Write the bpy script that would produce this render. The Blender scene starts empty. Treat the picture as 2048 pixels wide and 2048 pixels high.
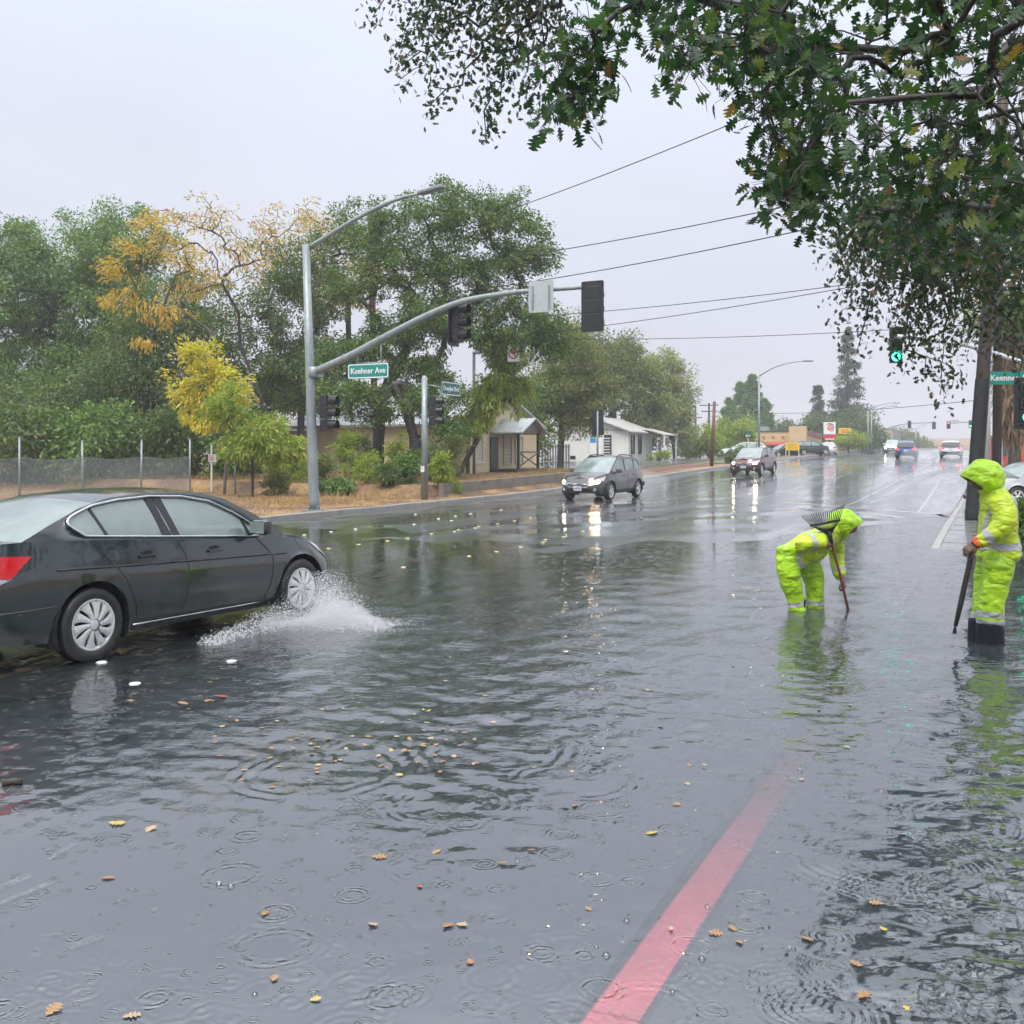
import bpy, bmesh, math, random
import numpy as np
from mathutils import Vector, Matrix, noise as mnoise

S = bpy.context.scene
R = math.radians
# ---------------------------------------------------------------- camera
EYE, FPX, HZ = 1.80, 2050.0, 910.0          # eye height, focal length and horizon row of the photograph (2048 px frame)
cam_d = bpy.data.cameras.new('camera')
cam_d.sensor_width = 36.0
cam_d.lens = 36.0 * FPX / 2048.0
cam_d.shift_y = -(1024.0 - HZ) / 2048.0
cam_d.clip_start, cam_d.clip_end = 0.05, 4000.0
cam = bpy.data.objects.new('camera', cam_d)
S.collection.objects.link(cam)
cam.location = (0, 0, EYE)
cam.rotation_euler = (R(90), 0, 0)
S.camera = cam
# ---------------------------------------------------------------- overcast sky
SUN_EL, SUN_AZ = R(58), R(200)
world = bpy.data.worlds.new('World'); S.world = world
world.use_nodes = True
wn, wl = world.node_tree.nodes, world.node_tree.links
wn.clear()
w_out = wn.new('ShaderNodeOutputWorld'); w_bg = wn.new('ShaderNodeBackground')
w_sky = wn.new('ShaderNodeTexSky'); w_sky.sky_type = 'NISHITA'; w_sky.sun_disc = False
w_sky.sun_elevation, w_sky.sun_rotation = SUN_EL, SUN_AZ
w_sky.air_density, w_sky.dust_density = 1.2, 4.0
w_gain = wn.new('ShaderNodeMix'); w_gain.data_type = 'RGBA'; w_gain.blend_type = 'MULTIPLY'
w_gain.inputs[0].default_value = 1.0; w_gain.inputs[7].default_value = (0.1, 0.1, 0.1, 1)
w_co = wn.new('ShaderNodeTexCoord'); w_sep = wn.new('ShaderNodeSeparateXYZ')
w_ramp = wn.new('ShaderNodeValToRGB')
# overcast sky: brightest overhead, about a third of that at the horizon
_st = [(0.0, (.345, .352, .41)), (.10, (.372, .38, .438)), (.22, (.405, .415, .475)), (.42, (.47, .50, .58)), (.70, (.95, .99, 1.08)), (1.0, (1.42, 1.45, 1.52))]
while len(w_ramp.color_ramp.elements) < len(_st): w_ramp.color_ramp.elements.new(.5)
for _e, (_p, _c) in zip(w_ramp.color_ramp.elements, _st): _e.position = _p; _e.color = (*_c, 1)
w_noise = wn.new('ShaderNodeTexNoise'); w_noise.inputs['Scale'].default_value = 2.2; w_noise.inputs['Detail'].default_value = 4.0
w_map = wn.new('ShaderNodeMapping'); w_map.inputs['Scale'].default_value = (1, 1, 2.6)
w_nr = wn.new('ShaderNodeMapRange'); w_nr.inputs[3].default_value = 0.84; w_nr.inputs[4].default_value = 1.13
w_nm = wn.new('ShaderNodeMix'); w_nm.data_type = 'RGBA'; w_nm.blend_type = 'MULTIPLY'; w_nm.inputs[0].default_value = 1.0
w_mix = wn.new('ShaderNodeMix'); w_mix.data_type = 'RGBA'; w_mix.inputs[0].default_value = 0.90
wl.new(w_co.outputs['Generated'], w_sep.inputs[0]); wl.new(w_sep.outputs['Z'], w_ramp.inputs[0])
wl.new(w_co.outputs['Generated'], w_map.inputs[0]); wl.new(w_map.outputs[0], w_noise.inputs['Vector'])
wl.new(w_noise.outputs[0], w_nr.inputs[0]); wl.new(w_nr.outputs[0], w_nm.inputs[7]); wl.new(w_ramp.outputs[0], w_nm.inputs[6])
wl.new(w_sky.outputs[0], w_gain.inputs[6])
wl.new(w_gain.outputs[2], w_mix.inputs[6]); wl.new(w_nm.outputs[2], w_mix.inputs[7])
wl.new(w_mix.outputs[2], w_bg.inputs['Color']); w_bg.inputs['Strength'].default_value = 1.0
wl.new(w_bg.outputs[0], w_out.inputs[0])
# ---------------------------------------------------------------- veiled sun
sun_d = bpy.data.lights.new('sun', 'SUN'); sun_d.energy = 1.5; sun_d.angle = R(30); sun_d.color = (1.0, 0.97, 0.93)
sun = bpy.data.objects.new('sun', sun_d); S.collection.objects.link(sun)
sun.location = (0, 0, 30)
sun.rotation_euler = (R(90) - SUN_EL, 0, R(180) - SUN_AZ + R(0))
# ---------------------------------------------------------------- picture
S.view_settings.view_transform = 'Standard'; S.view_settings.look = 'None'
S.view_settings.exposure = 0.96; S.view_settings.gamma = 1.0
S.view_settings.use_curve_mapping = False
S.cycles.use_denoising = True
S.cycles.max_bounces = 6; S.cycles.diffuse_bounces = 2; S.cycles.glossy_bounces = 3
S.cycles.transmission_bounces = 6; S.cycles.transparent_max_bounces = 24; S.cycles.volume_bounces = 1
S.cycles.caustics_reflective = False; S.cycles.caustics_refractive = False
S.cycles.sample_clamp_indirect = 4.0
S.cycles.use_adaptive_sampling = True; S.cycles.adaptive_threshold = 0.05
world.cycles.sampling_method = 'MANUAL'; world.cycles.sample_map_resolution = 256

# ================================================================= helpers
COL = S.collection
rng = np.random.default_rng(11)
random.seed(7)

def at(px, py, d):
    """point seen at pixel (px, py) of the 2048 frame, d metres ahead"""
    return Vector(((px - 1024.0) / FPX * d, d, EYE - (py - HZ) / FPX * d))

def tag(o, label=None, cat=None, group=None, kind=None):
    if label: o['label'] = label
    if cat: o['category'] = cat
    if group: o['group'] = group
    if kind: o['kind'] = kind
    return o

def empty(name, loc=(0, 0, 0), rz=0.0, label=None, cat=None, group=None, kind=None):
    o = bpy.data.objects.new(name, None); COL.objects.link(o)
    o.empty_display_size = 0.2
    o.location = loc; o.rotation_euler = (0, 0, rz)
    return tag(o, label, cat, group, kind)

def link(name, me, mats=None, parent=None, loc=None, rot=None):
    o = bpy.data.objects.new(name, me); COL.objects.link(o)
    if mats is not None:
        for m in (mats if isinstance(mats, (list, tuple)) else [mats]): me.materials.append(m)
    if parent: o.parent = parent
    if loc is not None: o.location = loc
    if rot is not None: o.rotation_euler = rot
    return o

def copy_tree(o, parent=None):
    c = o.copy(); COL.objects.link(c); c.parent = parent
    for ch in o.children: copy_tree(ch, c)
    return c

def np_mesh(name, V, Q, smooth=False):
    """fast mesh from arrays: V (n,3), Q (m,k)"""
    V = np.asarray(V, dtype=np.float32); Q = np.asarray(Q, dtype=np.int32)
    me = bpy.data.meshes.new(name)
    me.vertices.add(len(V)); me.vertices.foreach_set('co', V.ravel())
    m, k = Q.shape
    me.loops.add(m * k); me.loops.foreach_set('vertex_index', Q.ravel())
    me.polygons.add(m); me.polygons.foreach_set('loop_start', np.arange(0, m * k, k, dtype=np.int32))
    if smooth: me.polygons.foreach_set('use_smooth', np.ones(m, dtype=bool))
    me.update(calc_edges=True)
    return me

class MB:
    """collects shapes; build() links them as one mesh object"""
    def __init__(s): s.v, s.f, s.mi, s.sm = [], [], [], []
    def add(s, vs, fs, mi=0, smooth=False):
        b = len(s.v); s.v += [tuple(p) for p in vs]
        for f in fs: s.f.append(tuple(b + i for i in f)); s.mi.append(mi); s.sm.append(smooth)
        return s
    def box(s, c, sz, mi=0, M=None):
        cx, cy, cz = c; hx, hy, hz = sz[0] / 2, sz[1] / 2, sz[2] / 2
        vs = [Vector((cx + a * hx, cy + b * hy, cz + d * hz)) for d in (-1, 1) for b in (-1, 1) for a in (-1, 1)]
        if M: vs = [M @ p for p in vs]
        return s.add(vs, [(0, 2, 3, 1), (4, 5, 7, 6), (0, 1, 5, 4), (2, 6, 7, 3), (0, 4, 6, 2), (1, 3, 7, 5)], mi)
    def bbox(s, c, sz, bv=0.01, mi=0, M=None):
        """box with chamfered edges"""
        bm = bmesh.new(); bmesh.ops.create_cube(bm, size=1)
        for v in bm.verts: v.co = Vector((v.co.x * sz[0] + c[0], v.co.y * sz[1] + c[1], v.co.z * sz[2] + c[2]))
        bmesh.ops.bevel(bm, geom=list(bm.edges), offset=bv, segments=2, affect='EDGES', profile=0.6)
        if M: bm.transform(M)
        bm.verts.ensure_lookup_table()
        s.add([v.co.copy() for v in bm.verts], [[v.index for v in f.verts] for f in bm.faces], mi); bm.free(); return s
    def tube(s, pts, rad, n=8, mi=0, cap=True, smooth=True):
        pts = [Vector(p) for p in pts]; m = len(pts)
        if not hasattr(rad, '__len__'): rad = [rad] * m
        b = len(s.v); up = None
        for i, p in enumerate(pts):
            t = (pts[min(i + 1, m - 1)] - pts[max(i - 1, 0)])
            t = t.normalized() if t.length > 1e-9 else Vector((0, 0, 1))
            if up is None: up = Vector((1, 0, 0)) if abs(t.z) > 0.8 else Vector((0, 0, 1))
            a = t.cross(up);
            if a.length < 1e-6: a = t.cross(Vector((0.3, 1, 0.2)))
            a.normalize(); c = a.cross(t).normalized(); up = c
            for k in range(n):
                q = 2 * math.pi * k / n
                s.v.append(tuple(p + (a * math.cos(q) + c * math.sin(q)) * rad[i]))
        for i in range(m - 1):
            for k in range(n):
                k2 = (k + 1) % n
                s.f.append((b + i * n + k, b + i * n + k2, b + (i + 1) * n + k2, b + (i + 1) * n + k)); s.mi.append(mi); s.sm.append(smooth)
        if cap:
            s.f.append(tuple(b + k for k in range(n))[::-1]); s.mi.append(mi); s.sm.append(False)
            s.f.append(tuple(b + (m - 1) * n + k for k in range(n))); s.mi.append(mi); s.sm.append(False)
        return s
    def lathe(s, prof, n=24, M=None, mi=0, smooth=True):
        """prof: (r, h) revolved about z"""
        b = len(s.v); m = len(prof)
        for r, h in prof:
            for k in range(n):
                q = 2 * math.pi * k / n; p = Vector((r * math.cos(q), r * math.sin(q), h))
                s.v.append(tuple(M @ p if M else p))
        for i in range(m - 1):
            for k in range(n):
                k2 = (k + 1) % n
                s.f.append((b + i * n + k, b + i * n + k2, b + (i + 1) * n + k2, b + (i + 1) * n + k)); s.mi.append(mi); s.sm.append(smooth)
        return s
    def prism(s, poly, h, M=None, mi=0):
        """poly in xy, extruded 0..h in z"""
        n = len(poly); vs = [Vector((x, y, 0)) for x, y in poly] + [Vector((x, y, h)) for x, y in poly]
        if M: vs = [M @ p for p in vs]
        fs = [tuple(range(n))[::-1], tuple(range(n, 2 * n))] + [(i, (i + 1) % n, n + (i + 1) % n, n + i) for i in range(n)]
        return s.add(vs, fs, mi)
    def grid(s, P, mi=0, smooth=True, flip=False, closed=False):
        """P: rows of points"""
        b = len(s.v); r, c = len(P), len(P[0])
        for row in P: s.v += [tuple(p) for p in row]
        for i in range(r - 1):
            for j in range(c if closed else c - 1):
                j2 = (j + 1) % c
                f = (b + i * c + j, b + i * c + j2, b + (i + 1) * c + j2, b + (i + 1) * c + j)
                s.f.append(f[::-1] if flip else f); s.mi.append(mi); s.sm.append(smooth)
        return s
    def mesh(s, name):
        me = bpy.data.meshes.new(name); me.from_pydata(s.v, [], s.f)
        me.polygons.foreach_set('material_index', s.mi); me.polygons.foreach_set('use_smooth', s.sm); me.update()
        return me
    def build(s, name, mats, parent=None, loc=None, rot=None, fix=True):
        me = s.mesh(name)
        if fix:
            bm = bmesh.new(); bm.from_mesh(me); bmesh.ops.recalc_face_normals(bm, faces=bm.faces); bm.to_mesh(me); bm.free()
        return link(name, me, mats, parent, loc, rot)

# ----------------------------------------------------------------- node helper and materials
class ND:
    def __init__(s, name):
        s.m = bpy.data.materials.new(name); s.m.use_nodes = True
        s.t = s.m.node_tree; s.t.nodes.clear()
        s.out = s.t.nodes.new('ShaderNodeOutputMaterial')
    def n(s, typ, **kw):
        nd = s.t.nodes.new(typ)
        for k, v in kw.items(): setattr(nd, k, v)
        return nd
    def put(s, sock, v):
        if isinstance(v, bpy.types.NodeSocket): s.t.links.new(v, sock)
        elif v is not None:
            if hasattr(sock, 'default_value') and hasattr(sock.default_value, '__len__') and not hasattr(v, '__len__'): v = [v] * len(sock.default_value)
            if hasattr(sock.default_value, '__len__') and len(sock.default_value) == 4 and len(v) == 3: v = (*v, 1)
            sock.default_value = v
    def math(s, op, a, b=None, c=None, clamp=False):
        nd = s.n('ShaderNodeMath', operation=op, use_clamp=clamp)
        for i, v in enumerate((a, b, c)): s.put(nd.inputs[i], v) if v is not None else None
        return nd.outputs[0]
    def mix(s, f, a, b, mode='MIX'):
        nd = s.n('ShaderNodeMix', data_type='RGBA', blend_type=mode)
        s.put(nd.inputs[0], f); s.put(nd.inputs[6], a); s.put(nd.inputs[7], b)
        return nd.outputs[2]
    def pos(s): return s.n('ShaderNodeNewGeometry').outputs['Position']
    def obj(s): return s.n('ShaderNodeTexCoord').outputs['Object']
    def map(s, v, scale=(1, 1, 1), rot=(0, 0, 0), loc=(0, 0, 0)):
        nd = s.n('ShaderNodeMapping'); s.put(nd.inputs[0], v)
        nd.inputs['Scale'].default_value = scale; nd.inputs['Rotation'].default_value = rot; nd.inputs['Location'].default_value = loc
        return nd.outputs[0]
    def noise(s, v, scale, detail=3, rough=0.55, out=0):
        nd = s.n('ShaderNodeTexNoise'); s.put(nd.inputs['Vector'], v)
        nd.inputs['Scale'].default_value = scale; nd.inputs['Detail'].default_value = detail; nd.inputs['Roughness'].default_value = rough
        return nd.outputs[out]
    def rng(s, v, a, b, c=0.0, d=1.0, clamp=True):
        nd = s.n('ShaderNodeMapRange', clamp=clamp)
        for i, x in enumerate((v, a, b, c, d)): s.put(nd.inputs[i], x)
        return nd.outputs[0]
    def ramp(s, f, stops, interp='LINEAR'):
        nd = s.n('ShaderNodeValToRGB'); cr = nd.color_ramp; cr.interpolation = interp
        s.put(nd.inputs[0], f)
        while len(cr.elements) < len(stops): cr.elements.new(0.5)
        for el, (p, c) in zip(cr.elements, stops): el.position = p; el.color = (*c, 1) if len(c) == 3 else c
        return nd.outputs[0]
    def bump(s, h, strength=0.3, dist=0.02, normal=None):
        nd = s.n('ShaderNodeBump'); nd.inputs['Strength'].default_value = strength; nd.inputs['Distance'].default_value = dist
        s.put(nd.inputs['Height'], h)
        if normal is not None: s.put(nd.inputs['Normal'], normal)
        return nd.outputs[0]
    def bsdf(s, **kw):
        nd = s.n('ShaderNodeBsdfPrincipled')
        for k, v in kw.items(): s.put(nd.inputs[k.replace('_', ' ')], v)
        return nd.outputs[0]
    def done(s, sh):
        s.t.links.new(sh, s.out.inputs[0]); return s.m

def surf(name, c1, c2=None, scale=4.0, rough=0.5, bump=0.0, bscale=40.0, metal=0.0, coat=0.0, spec=0.5, coord='pos', stretch=(1, 1, 1), rvar=0.15):
    """painted, stone or wood surface: two-tone noise, uneven gloss and fine relief"""
    d = ND(name); c2 = c2 or tuple(x * 0.72 for x in c1)
    v = d.map(d.obj() if coord == 'obj' else d.pos(), stretch)
    f = d.rng(d.noise(v, scale, 5, 0.6), 0.3, 0.7)
    col = d.mix(f, c1, c2)
    ro = d.rng(d.noise(v, scale * 2.3, 3), 0.3, 0.7, max(0.02, rough - rvar), min(1, rough + rvar))
    kw = dict(Base_Color=col, Roughness=ro, Metallic=metal, Coat_Weight=coat, Coat_Roughness=0.06, Specular_IOR_Level=spec)
    if bump: kw['Normal'] = d.bump(d.noise(v, bscale, 4), bump, 0.02)
    return d.done(d.bsdf(**kw))

def glow(name, col, strength, base=(0.8, 0.8, 0.8)):
    d = ND(name); d.m.cycles.emission_sampling = 'NONE'
    return d.done(d.bsdf(Base_Color=base, Roughness=0.2, Emission_Color=col, Emission_Strength=strength))

M = {}
# ================================================================= the lie of the land
HD = R(25.3); DX, DY = math.sin(HD), math.cos(HD)       # the boulevard runs along (DX, DY)
T_R, T_L = -1.10, -18.0                                  # right and left kerb lines, metres right of the camera
_ps = np.array([-40, -8, 0, 6, 12, 16.5, 21, 26, 31, 38, 50, 62, 80, 101, 140, 180, 230, 300, 420, 600, 900.])
_pz = np.array([-.02, -.035, -.047, -.064, -.088, -.075, -.035, -.005, .012, .06, .28, .56, .98, 1.42, 2.05, 2.62, 3.15, 3.5, 4.6, 9.0, 18.])
_fs = np.linspace(-40, 900, 1881)
_fz = np.interp(_fs, _ps, _pz)
_k = np.hanning(19); _k /= _k.sum()
_fz[20:-20] = np.convolve(_fz, _k, 'same')[20:-20]
_ct = np.array([-18.0, -14, -10, -7.5, -5.5, -3, -1.7, -1.25])
_cz = np.array([.032, .045, .055, .058, .04, .0, -.026, -.036])

def prof(s): return np.interp(s, _fs, _fz)
def bend(s): return -0.0005 * np.maximum(0, np.asarray(s) - 105.0) ** 2
def wob(s, t):
    return (0.006 + .006 * np.clip((s - 14) / 6, 0, 1)) * (np.sin(s * .9 + t * .6) * np.sin(t * 1.3 - s * .4 + 1.7) + .6 * np.sin(s * 2.1 + 1.1 + t * .3) * np.sin(t * 2.7 + .4)) * np.clip((60 - s) / 30, 0, 1)
def road_z(s, t): return prof(s) + np.interp(t, _ct, _cz) + wob(s, t)
def xy(s, t):
    t = np.asarray(t) + bend(s)
    return s * DX + t * DY, s * DY - t * DX
def st(x, y):
    return x * DX + y * DY, x * DY - y * DX
def kerb_z(s, t=T_R):
    """top of the right-hand kerb and pavement"""
    s = np.asarray(s, float)
    low = np.interp(s, [-20, 2.6, 4.4, 6.5, 8, 12, 16, 20, 22, 23], [-.007, -.012, -.034, -.080, -.11, -.13, -.085, -.035, .012, .04])
    return np.where(s < 23, low, prof(s) + np.interp(s, [23, 28, 40], [.07, .11, .12]))
def land_z(s, t):
    """unbuilt ground beside the road"""
    s = np.asarray(s, float); t = np.asarray(t, float)
    flat = np.minimum(prof(np.maximum(s, 20)), 1.22 + .0006 * np.maximum(s, 0)); far = np.interp(-t, [18.2, 24], [0, 1])
    left = prof(np.maximum(s, 20)) * (1 - far) + flat * far + .13 + np.interp(-t, [18, 19.5, 26, 32, 45, 70, 400], [0, .02, .02, .05, .12, .4, 2.0]) * np.interp(s, [0, 45, 70, 140, 300], [1, 1, .3, .0, .0])
    left = left + .42 * np.clip((s - 34.6) / .3, 0, 1) * np.clip((60 - s) / 8, 0, 1) * np.clip((-t - 19.5) / .15, 0, 1) * np.clip((44 + t) / 6, 0, 1)
    right = np.where(s < 60, np.minimum(kerb_z(s), np.where(s < 20, -.02, 9)), prof(s) + .12) - .035 + np.interp(t, [-1, 0, 1.6, 3.2, 6, 40], [0, 0, .0, .07, .16, .4]) * np.interp(s, [-20, 0, 12, 30], [1, 1, 1, .6])
    return np.where(t < -9, left, right)
def W(s, t, dz=0.0):
    x, y = xy(s, t)
    z = road_z(s, t) if T_L <= t <= T_R else land_z(s, t)
    return Vector((float(x), float(y), float(z) + dz))
def gz(x, y):
    s, t = st(x, y)
    return float(road_z(s, t) if T_L <= t <= T_R else land_z(s, t))

def sheet(name, ss, ts, zf, mat, dz=0.0):
    SS, TT = np.meshgrid(ss, ts, indexing='ij')
    X, Y = xy(SS, TT); Z = zf(SS, TT) + dz
    V = np.stack([X, Y, Z], -1).reshape(-1, 3); n, m = SS.shape
    i = np.arange((n - 1) * (m - 1)); r, c = i // (m - 1), i % (m - 1); a = r * m + c
    me = np_mesh(name, V, np.stack([a, a + m, a + m + 1, a + 1], -1), True)
    return link(name, me, mat)

# ---------------------------------------------------------------- wet asphalt
d = ND('wet_asphalt'); p = d.pos()
pr = d.map(p, (1, 1, 1), (0, 0, HD))                     # turned so that y runs along the road
grit = d.noise(p, 160, 2); patch = d.noise(d.map(pr, (1.0, .12, 1)), .9, 5, .6)
col = d.mix(d.rng(patch, .3, .72), (.046, .052, .059), (.078, .085, .093))
col = d.mix(d.math('MULTIPLY', d.rng(grit, .5, .75), .5), col, (.13, .13, .125))
hgt = d.math('ADD', d.math('MULTIPLY', d.noise(d.map(pr, (1.4, .35, 1)), 3.0, 4, .6), .8), d.math('MULTIPLY', d.noise(p, 45, 3), .10))
cn = d.bump(hgt, .12, .02)
film = d.rng(d.noise(d.map(pr, (.55, .05, 1)), 1.3, 5, .62), .38, .62)      # streaks of deeper and thinner water
sh = d.bsdf(Base_Color=col, Roughness=d.rng(film, 0, 1, .42, .22), Coat_Weight=d.rng(film, 0, 1, .55, 1.0), Coat_IOR=1.75,
            Coat_Roughness=d.rng(film, 0, 1, .11, .03), Coat_Normal=cn, Normal=d.bump(grit, .35, .006))
M['asphalt'] = d.done(sh)
M['concrete'] = surf('damp_concrete', (.33, .32, .29), (.22, .21, .19), 3.0, .42, .25, 60, coat=.25)
M['pave'] = surf('wet_pavement', (.17, .175, .165), (.11, .115, .108), 2.2, .3, .2, 70, coat=.5)
d = ND('red_kerb_paint'); p = d.pos()
col = d.mix(d.rng(d.noise(p, 6, 4), .35, .65), (1.0, .13, .17), (.80, .08, .11))
col = d.mix(d.rng(d.noise(p, 34, 4, .7), .60, .66), col, (.40, .30, .28))          # chips down to the concrete
col = d.mix(d.math('MULTIPLY', d.rng(d.noise(p, 3.1, 4), .5, .7), .35), col, (.30, .10, .09))
M['red_kerb'] = d.done(d.bsdf(Base_Color=col, Roughness=.35, Coat_Weight=.3, Normal=d.bump(d.noise(p, 60, 3), .3, .02)))
M['mud'] = surf('leafy_mud', (.050, .034, .022), (.016, .012, .009), 9.0, .35, .9, 60, coat=.3)
d = ND('dry_verge'); p = d.pos()
n1 = d.noise(p, .55, 4, .6); n2 = d.noise(p, 14, 4, .65)
col = d.mix(d.rng(n1, .37, .56), (.40, .25, .10), (.15, .085, .05))
col = d.mix(d.rng(n2, .46, .68), col, (.085, .048, .030))
M['verge'] = d.done(d.bsdf(Base_Color=col, Roughness=.8, Normal=d.bump(d.noise(p, 26, 4), .7, .05)))
M['paint'] = surf('road_paint', (.62, .63, .62), (.30, .31, .31), 9.0, .22, .15, 60, coat=.6)
M['paint_worn'] = surf('worn_road_paint', (.52, .53, .53), (.12, .125, .13), 14.0, .25, .2, 60, coat=.6)

ss = np.concatenate([np.arange(-14, 40, .4), np.arange(40, 130, 2), np.arange(130, 700, 12)])
tt = np.concatenate([np.arange(-18, -1.25, .35), [-1.25]])
road = tag(sheet('road', ss, tt, road_z, M['asphalt']), kind='structure')
# ground in one sheet to the horizon, sunk under the carriageway
def ground_z(s, t):
    z = land_z(s, t)
    under = prof(s) - .35
    k = np.clip(np.minimum((t + 18.28) / .05, (-.88 - t) / .05), 0, 1)
    return z * (1 - k) + under * k
gs = np.concatenate([np.arange(-60, -14, 6), np.arange(-14, 60, .7), np.arange(60, 150, 4), np.arange(150, 720, 30)])
gt = np.concatenate([[-330, -250, -180, -120, -90, -70], np.arange(-60, -19, 1.0), [-19, -18.7, -18.32, -18.25, -14, -9.5, -8.5, -4, -.90, -.82, -.6, -.3, 0, .3, .7, 1.1, 1.6, 2.2, 3, 4, 5.5, 7, 9, 12, 16, 22, 30, 45, 70, 120, 200, 300]])
ground = tag(sheet('ground', gs, gt, ground_z, M['verge']), kind='structure')
ground['label'] = 'leaf strewn verge and open ground beside the road'

# left kerb: cast lengths with open joints, and a gutter strip
def kerb(name, s0, s1, t0, t1, ztop, zbot, mat, step=3.05, gap=.012, far=130):
    root = empty(name, kind='structure')
    s = s0
    while s < s1 - .2:
        L = step if s < far else 30.0
        e = min(s + L, s1); mb = MB(); k = max(2, int((e - s) / .8) + 1)
        rows = []
        for q in np.linspace(s, e - (gap if s < far else 0), k):
            zt, zb = ztop(q), zbot(q)
            r = []
            for tq, zz in ((t0, zb), (t0, zt - .02), (t0 + (t1 - t0) * .12, zt), (t1, zt + .004), (t1, zb)):
                x, y = xy(q, tq); r.append((float(x), float(y), float(zz)))
            rows.append(r)
        mb.grid(rows, smooth=False)
        mb.add(rows[0], [(0, 1, 2, 3, 4)]); mb.add(rows[-1], [(4, 3, 2, 1, 0)])
        mb.build('kerb_stone', mat, root); s = e
    return root
kerb('left_kerb', -14, 420, T_L + .02, T_L - .17, lambda s: road_z(s, T_L) + .125, lambda s: prof(s) - .3, M['concrete'])
# right kerb: painted red in the flood, bare concrete beyond the ramp
kerb('right_kerb', -6, 15.9, T_R - .120, T_R + .065, lambda s: kerb_z(s), lambda s: prof(s) - .3, M['red_kerb'])
kerb('right_kerb', 15.9, 420, T_R - .06, T_R + .10, lambda s: kerb_z(s), lambda s: prof(s) - .3, M['concrete'])
# pavement slabs right of the kerb
pav = empty('pavement', kind='structure')
s = -6.0; i = 0
while s < 120:
    L = 1.5 if s < 45 else 6.0
    near = s < 18.9
    mb = MB(); rows = []
    for q in np.linspace(s, s + L - .012, 4):
        r = []
        for tq in np.linspace(T_R + (.09 if near else .11), -.32 if near else .72, 3):
            x, y = xy(q, tq); r.append((float(x), float(y), min(float(kerb_z(q)), -.022 if q < 19.5 else 9) + .006 + .002 * ((i * 37) % 5 - 2)))
        rows.append(r)
    mb.grid(rows, smooth=False)
    o = mb.build('slab', M['pave'], pav); s += L; i += 1
    if o.data.polygons[0].normal.z < 0: o.data.flip_normals()
# mud and litter at the foot of the tree, under water
sheet('muddy_bed', np.arange(-6, 17, .3), np.arange(-.32, 3.0, .2), lambda s, t: land_z(s, t) + .008 * np.sin(s * 7 + t * 5) * np.sin(t * 9 - s * 3), M['mud'], .006)['kind'] = 'structure'

# ---------------------------------------------------------------- painted markings
def stripe(name, pts, w, mat, dz=.004, parent=None):
    """flat stripe along (s, t) points laid on the road"""
    mb = MB(); P = []
    for a, b in zip(pts[:-1], pts[1:]):
        k = max(2, int(math.hypot(b[0] - a[0], b[1] - a[1]) / .8) + 1)
        for q in np.linspace(0, 1, k)[(0 if not P else 1):]: P.append((a[0] + (b[0] - a[0]) * q, a[1] + (b[1] - a[1]) * q))
    rows = []
    for i, (s_, t_) in enumerate(P):
        a, b = P[max(i - 1, 0)], P[min(i + 1, len(P) - 1)]
        ds, dt = b[0] - a[0], b[1] - a[1]; l = math.hypot(ds, dt); ns, nt = -dt / l, ds / l
        rows.append([W(s_ + ns * w / 2, t_ + nt * w / 2, dz), W(s_, t_, dz + .001), W(s_ - ns * w / 2, t_ - nt * w / 2, dz)])
    mb.grid(rows, smooth=False); o = mb.build(name, mat, parent)
    if o.data.polygons[0].normal.z < 0: o.data.flip_normals()
    return o
def mark(o, label):
    return tag(o, label, 'road marking', kind='structure')
marks = empty('road_markings', kind='structure'); marks['label'] = 'white lane lines, stop lines and arrow painted on the road'
def pst(px, py, z=0.0):
    d = FPX * (EYE - z) / (py - HZ); return st((px - 1024) / FPX * d, d)
for (a, b, w, m) in [((1560, 1011), (1975, 1035), .30, 'paint'), ((1600, 1020), (1860, 1039), .30, 'paint'),
                     ((1836, 1027), (1880, 978), .10, 'paint_worn')]:
    stripe('line', [pst(*a), pst(*b)], w, M[m], parent=marks)
for t_, s0, s1, dash in [(-4.6, 36, 190, 0), (-8.2, 38, 190, 3), (-11.2, 36, 190, 0), (-14.6, 38, 190, 3)]:
    if not dash: stripe('line', [(s0, t_), (s1, t_)], .11, M['paint_worn'], parent=marks)
    else:
        q = s0
        while q < s1: stripe('dash', [(q, t_), (q + 3.0, t_)], .12, M['paint_worn'], parent=marks); q += 9
# worn line ends close to the camera
for a, b, w in [((-30, 1790), (60, 1752), .05), ((-20, 1815), (120, 1758), .035), ((135, 1892), (206, 1866), .05), ((95, 1722), (150, 1690), .03)]:
    stripe('line', [pst(*a, z=-.04), pst(*b, z=-.04)], w, M['paint_worn'], parent=marks)
for a, b in [((20, 1072), (330, 1050)), ((640, 1082), (790, 1072)), ((860, 1066), (1010, 1052)), ((1040, 1048), (1110, 1040))]:
    stripe('line', [pst(*a, z=.03), pst(*b, z=.03)], .10, M['paint_worn'], parent=marks)
# turn arrow in the middle lane
ar = MB()
for poly in ([(0, -.09), (2.6, -.09), (2.6, .09), (0, .09)], [(0, -.05), (-1.1, .42), (-.1, .62)], [(2.6, -.38), (2.6, .38), (3.9, 0)]):
    ar.add([W(58 + a, -9.4 + b, .006) for a, b in poly], [tuple(range(len(poly)))])
ar.build('arrow', M['paint'], marks)

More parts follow.
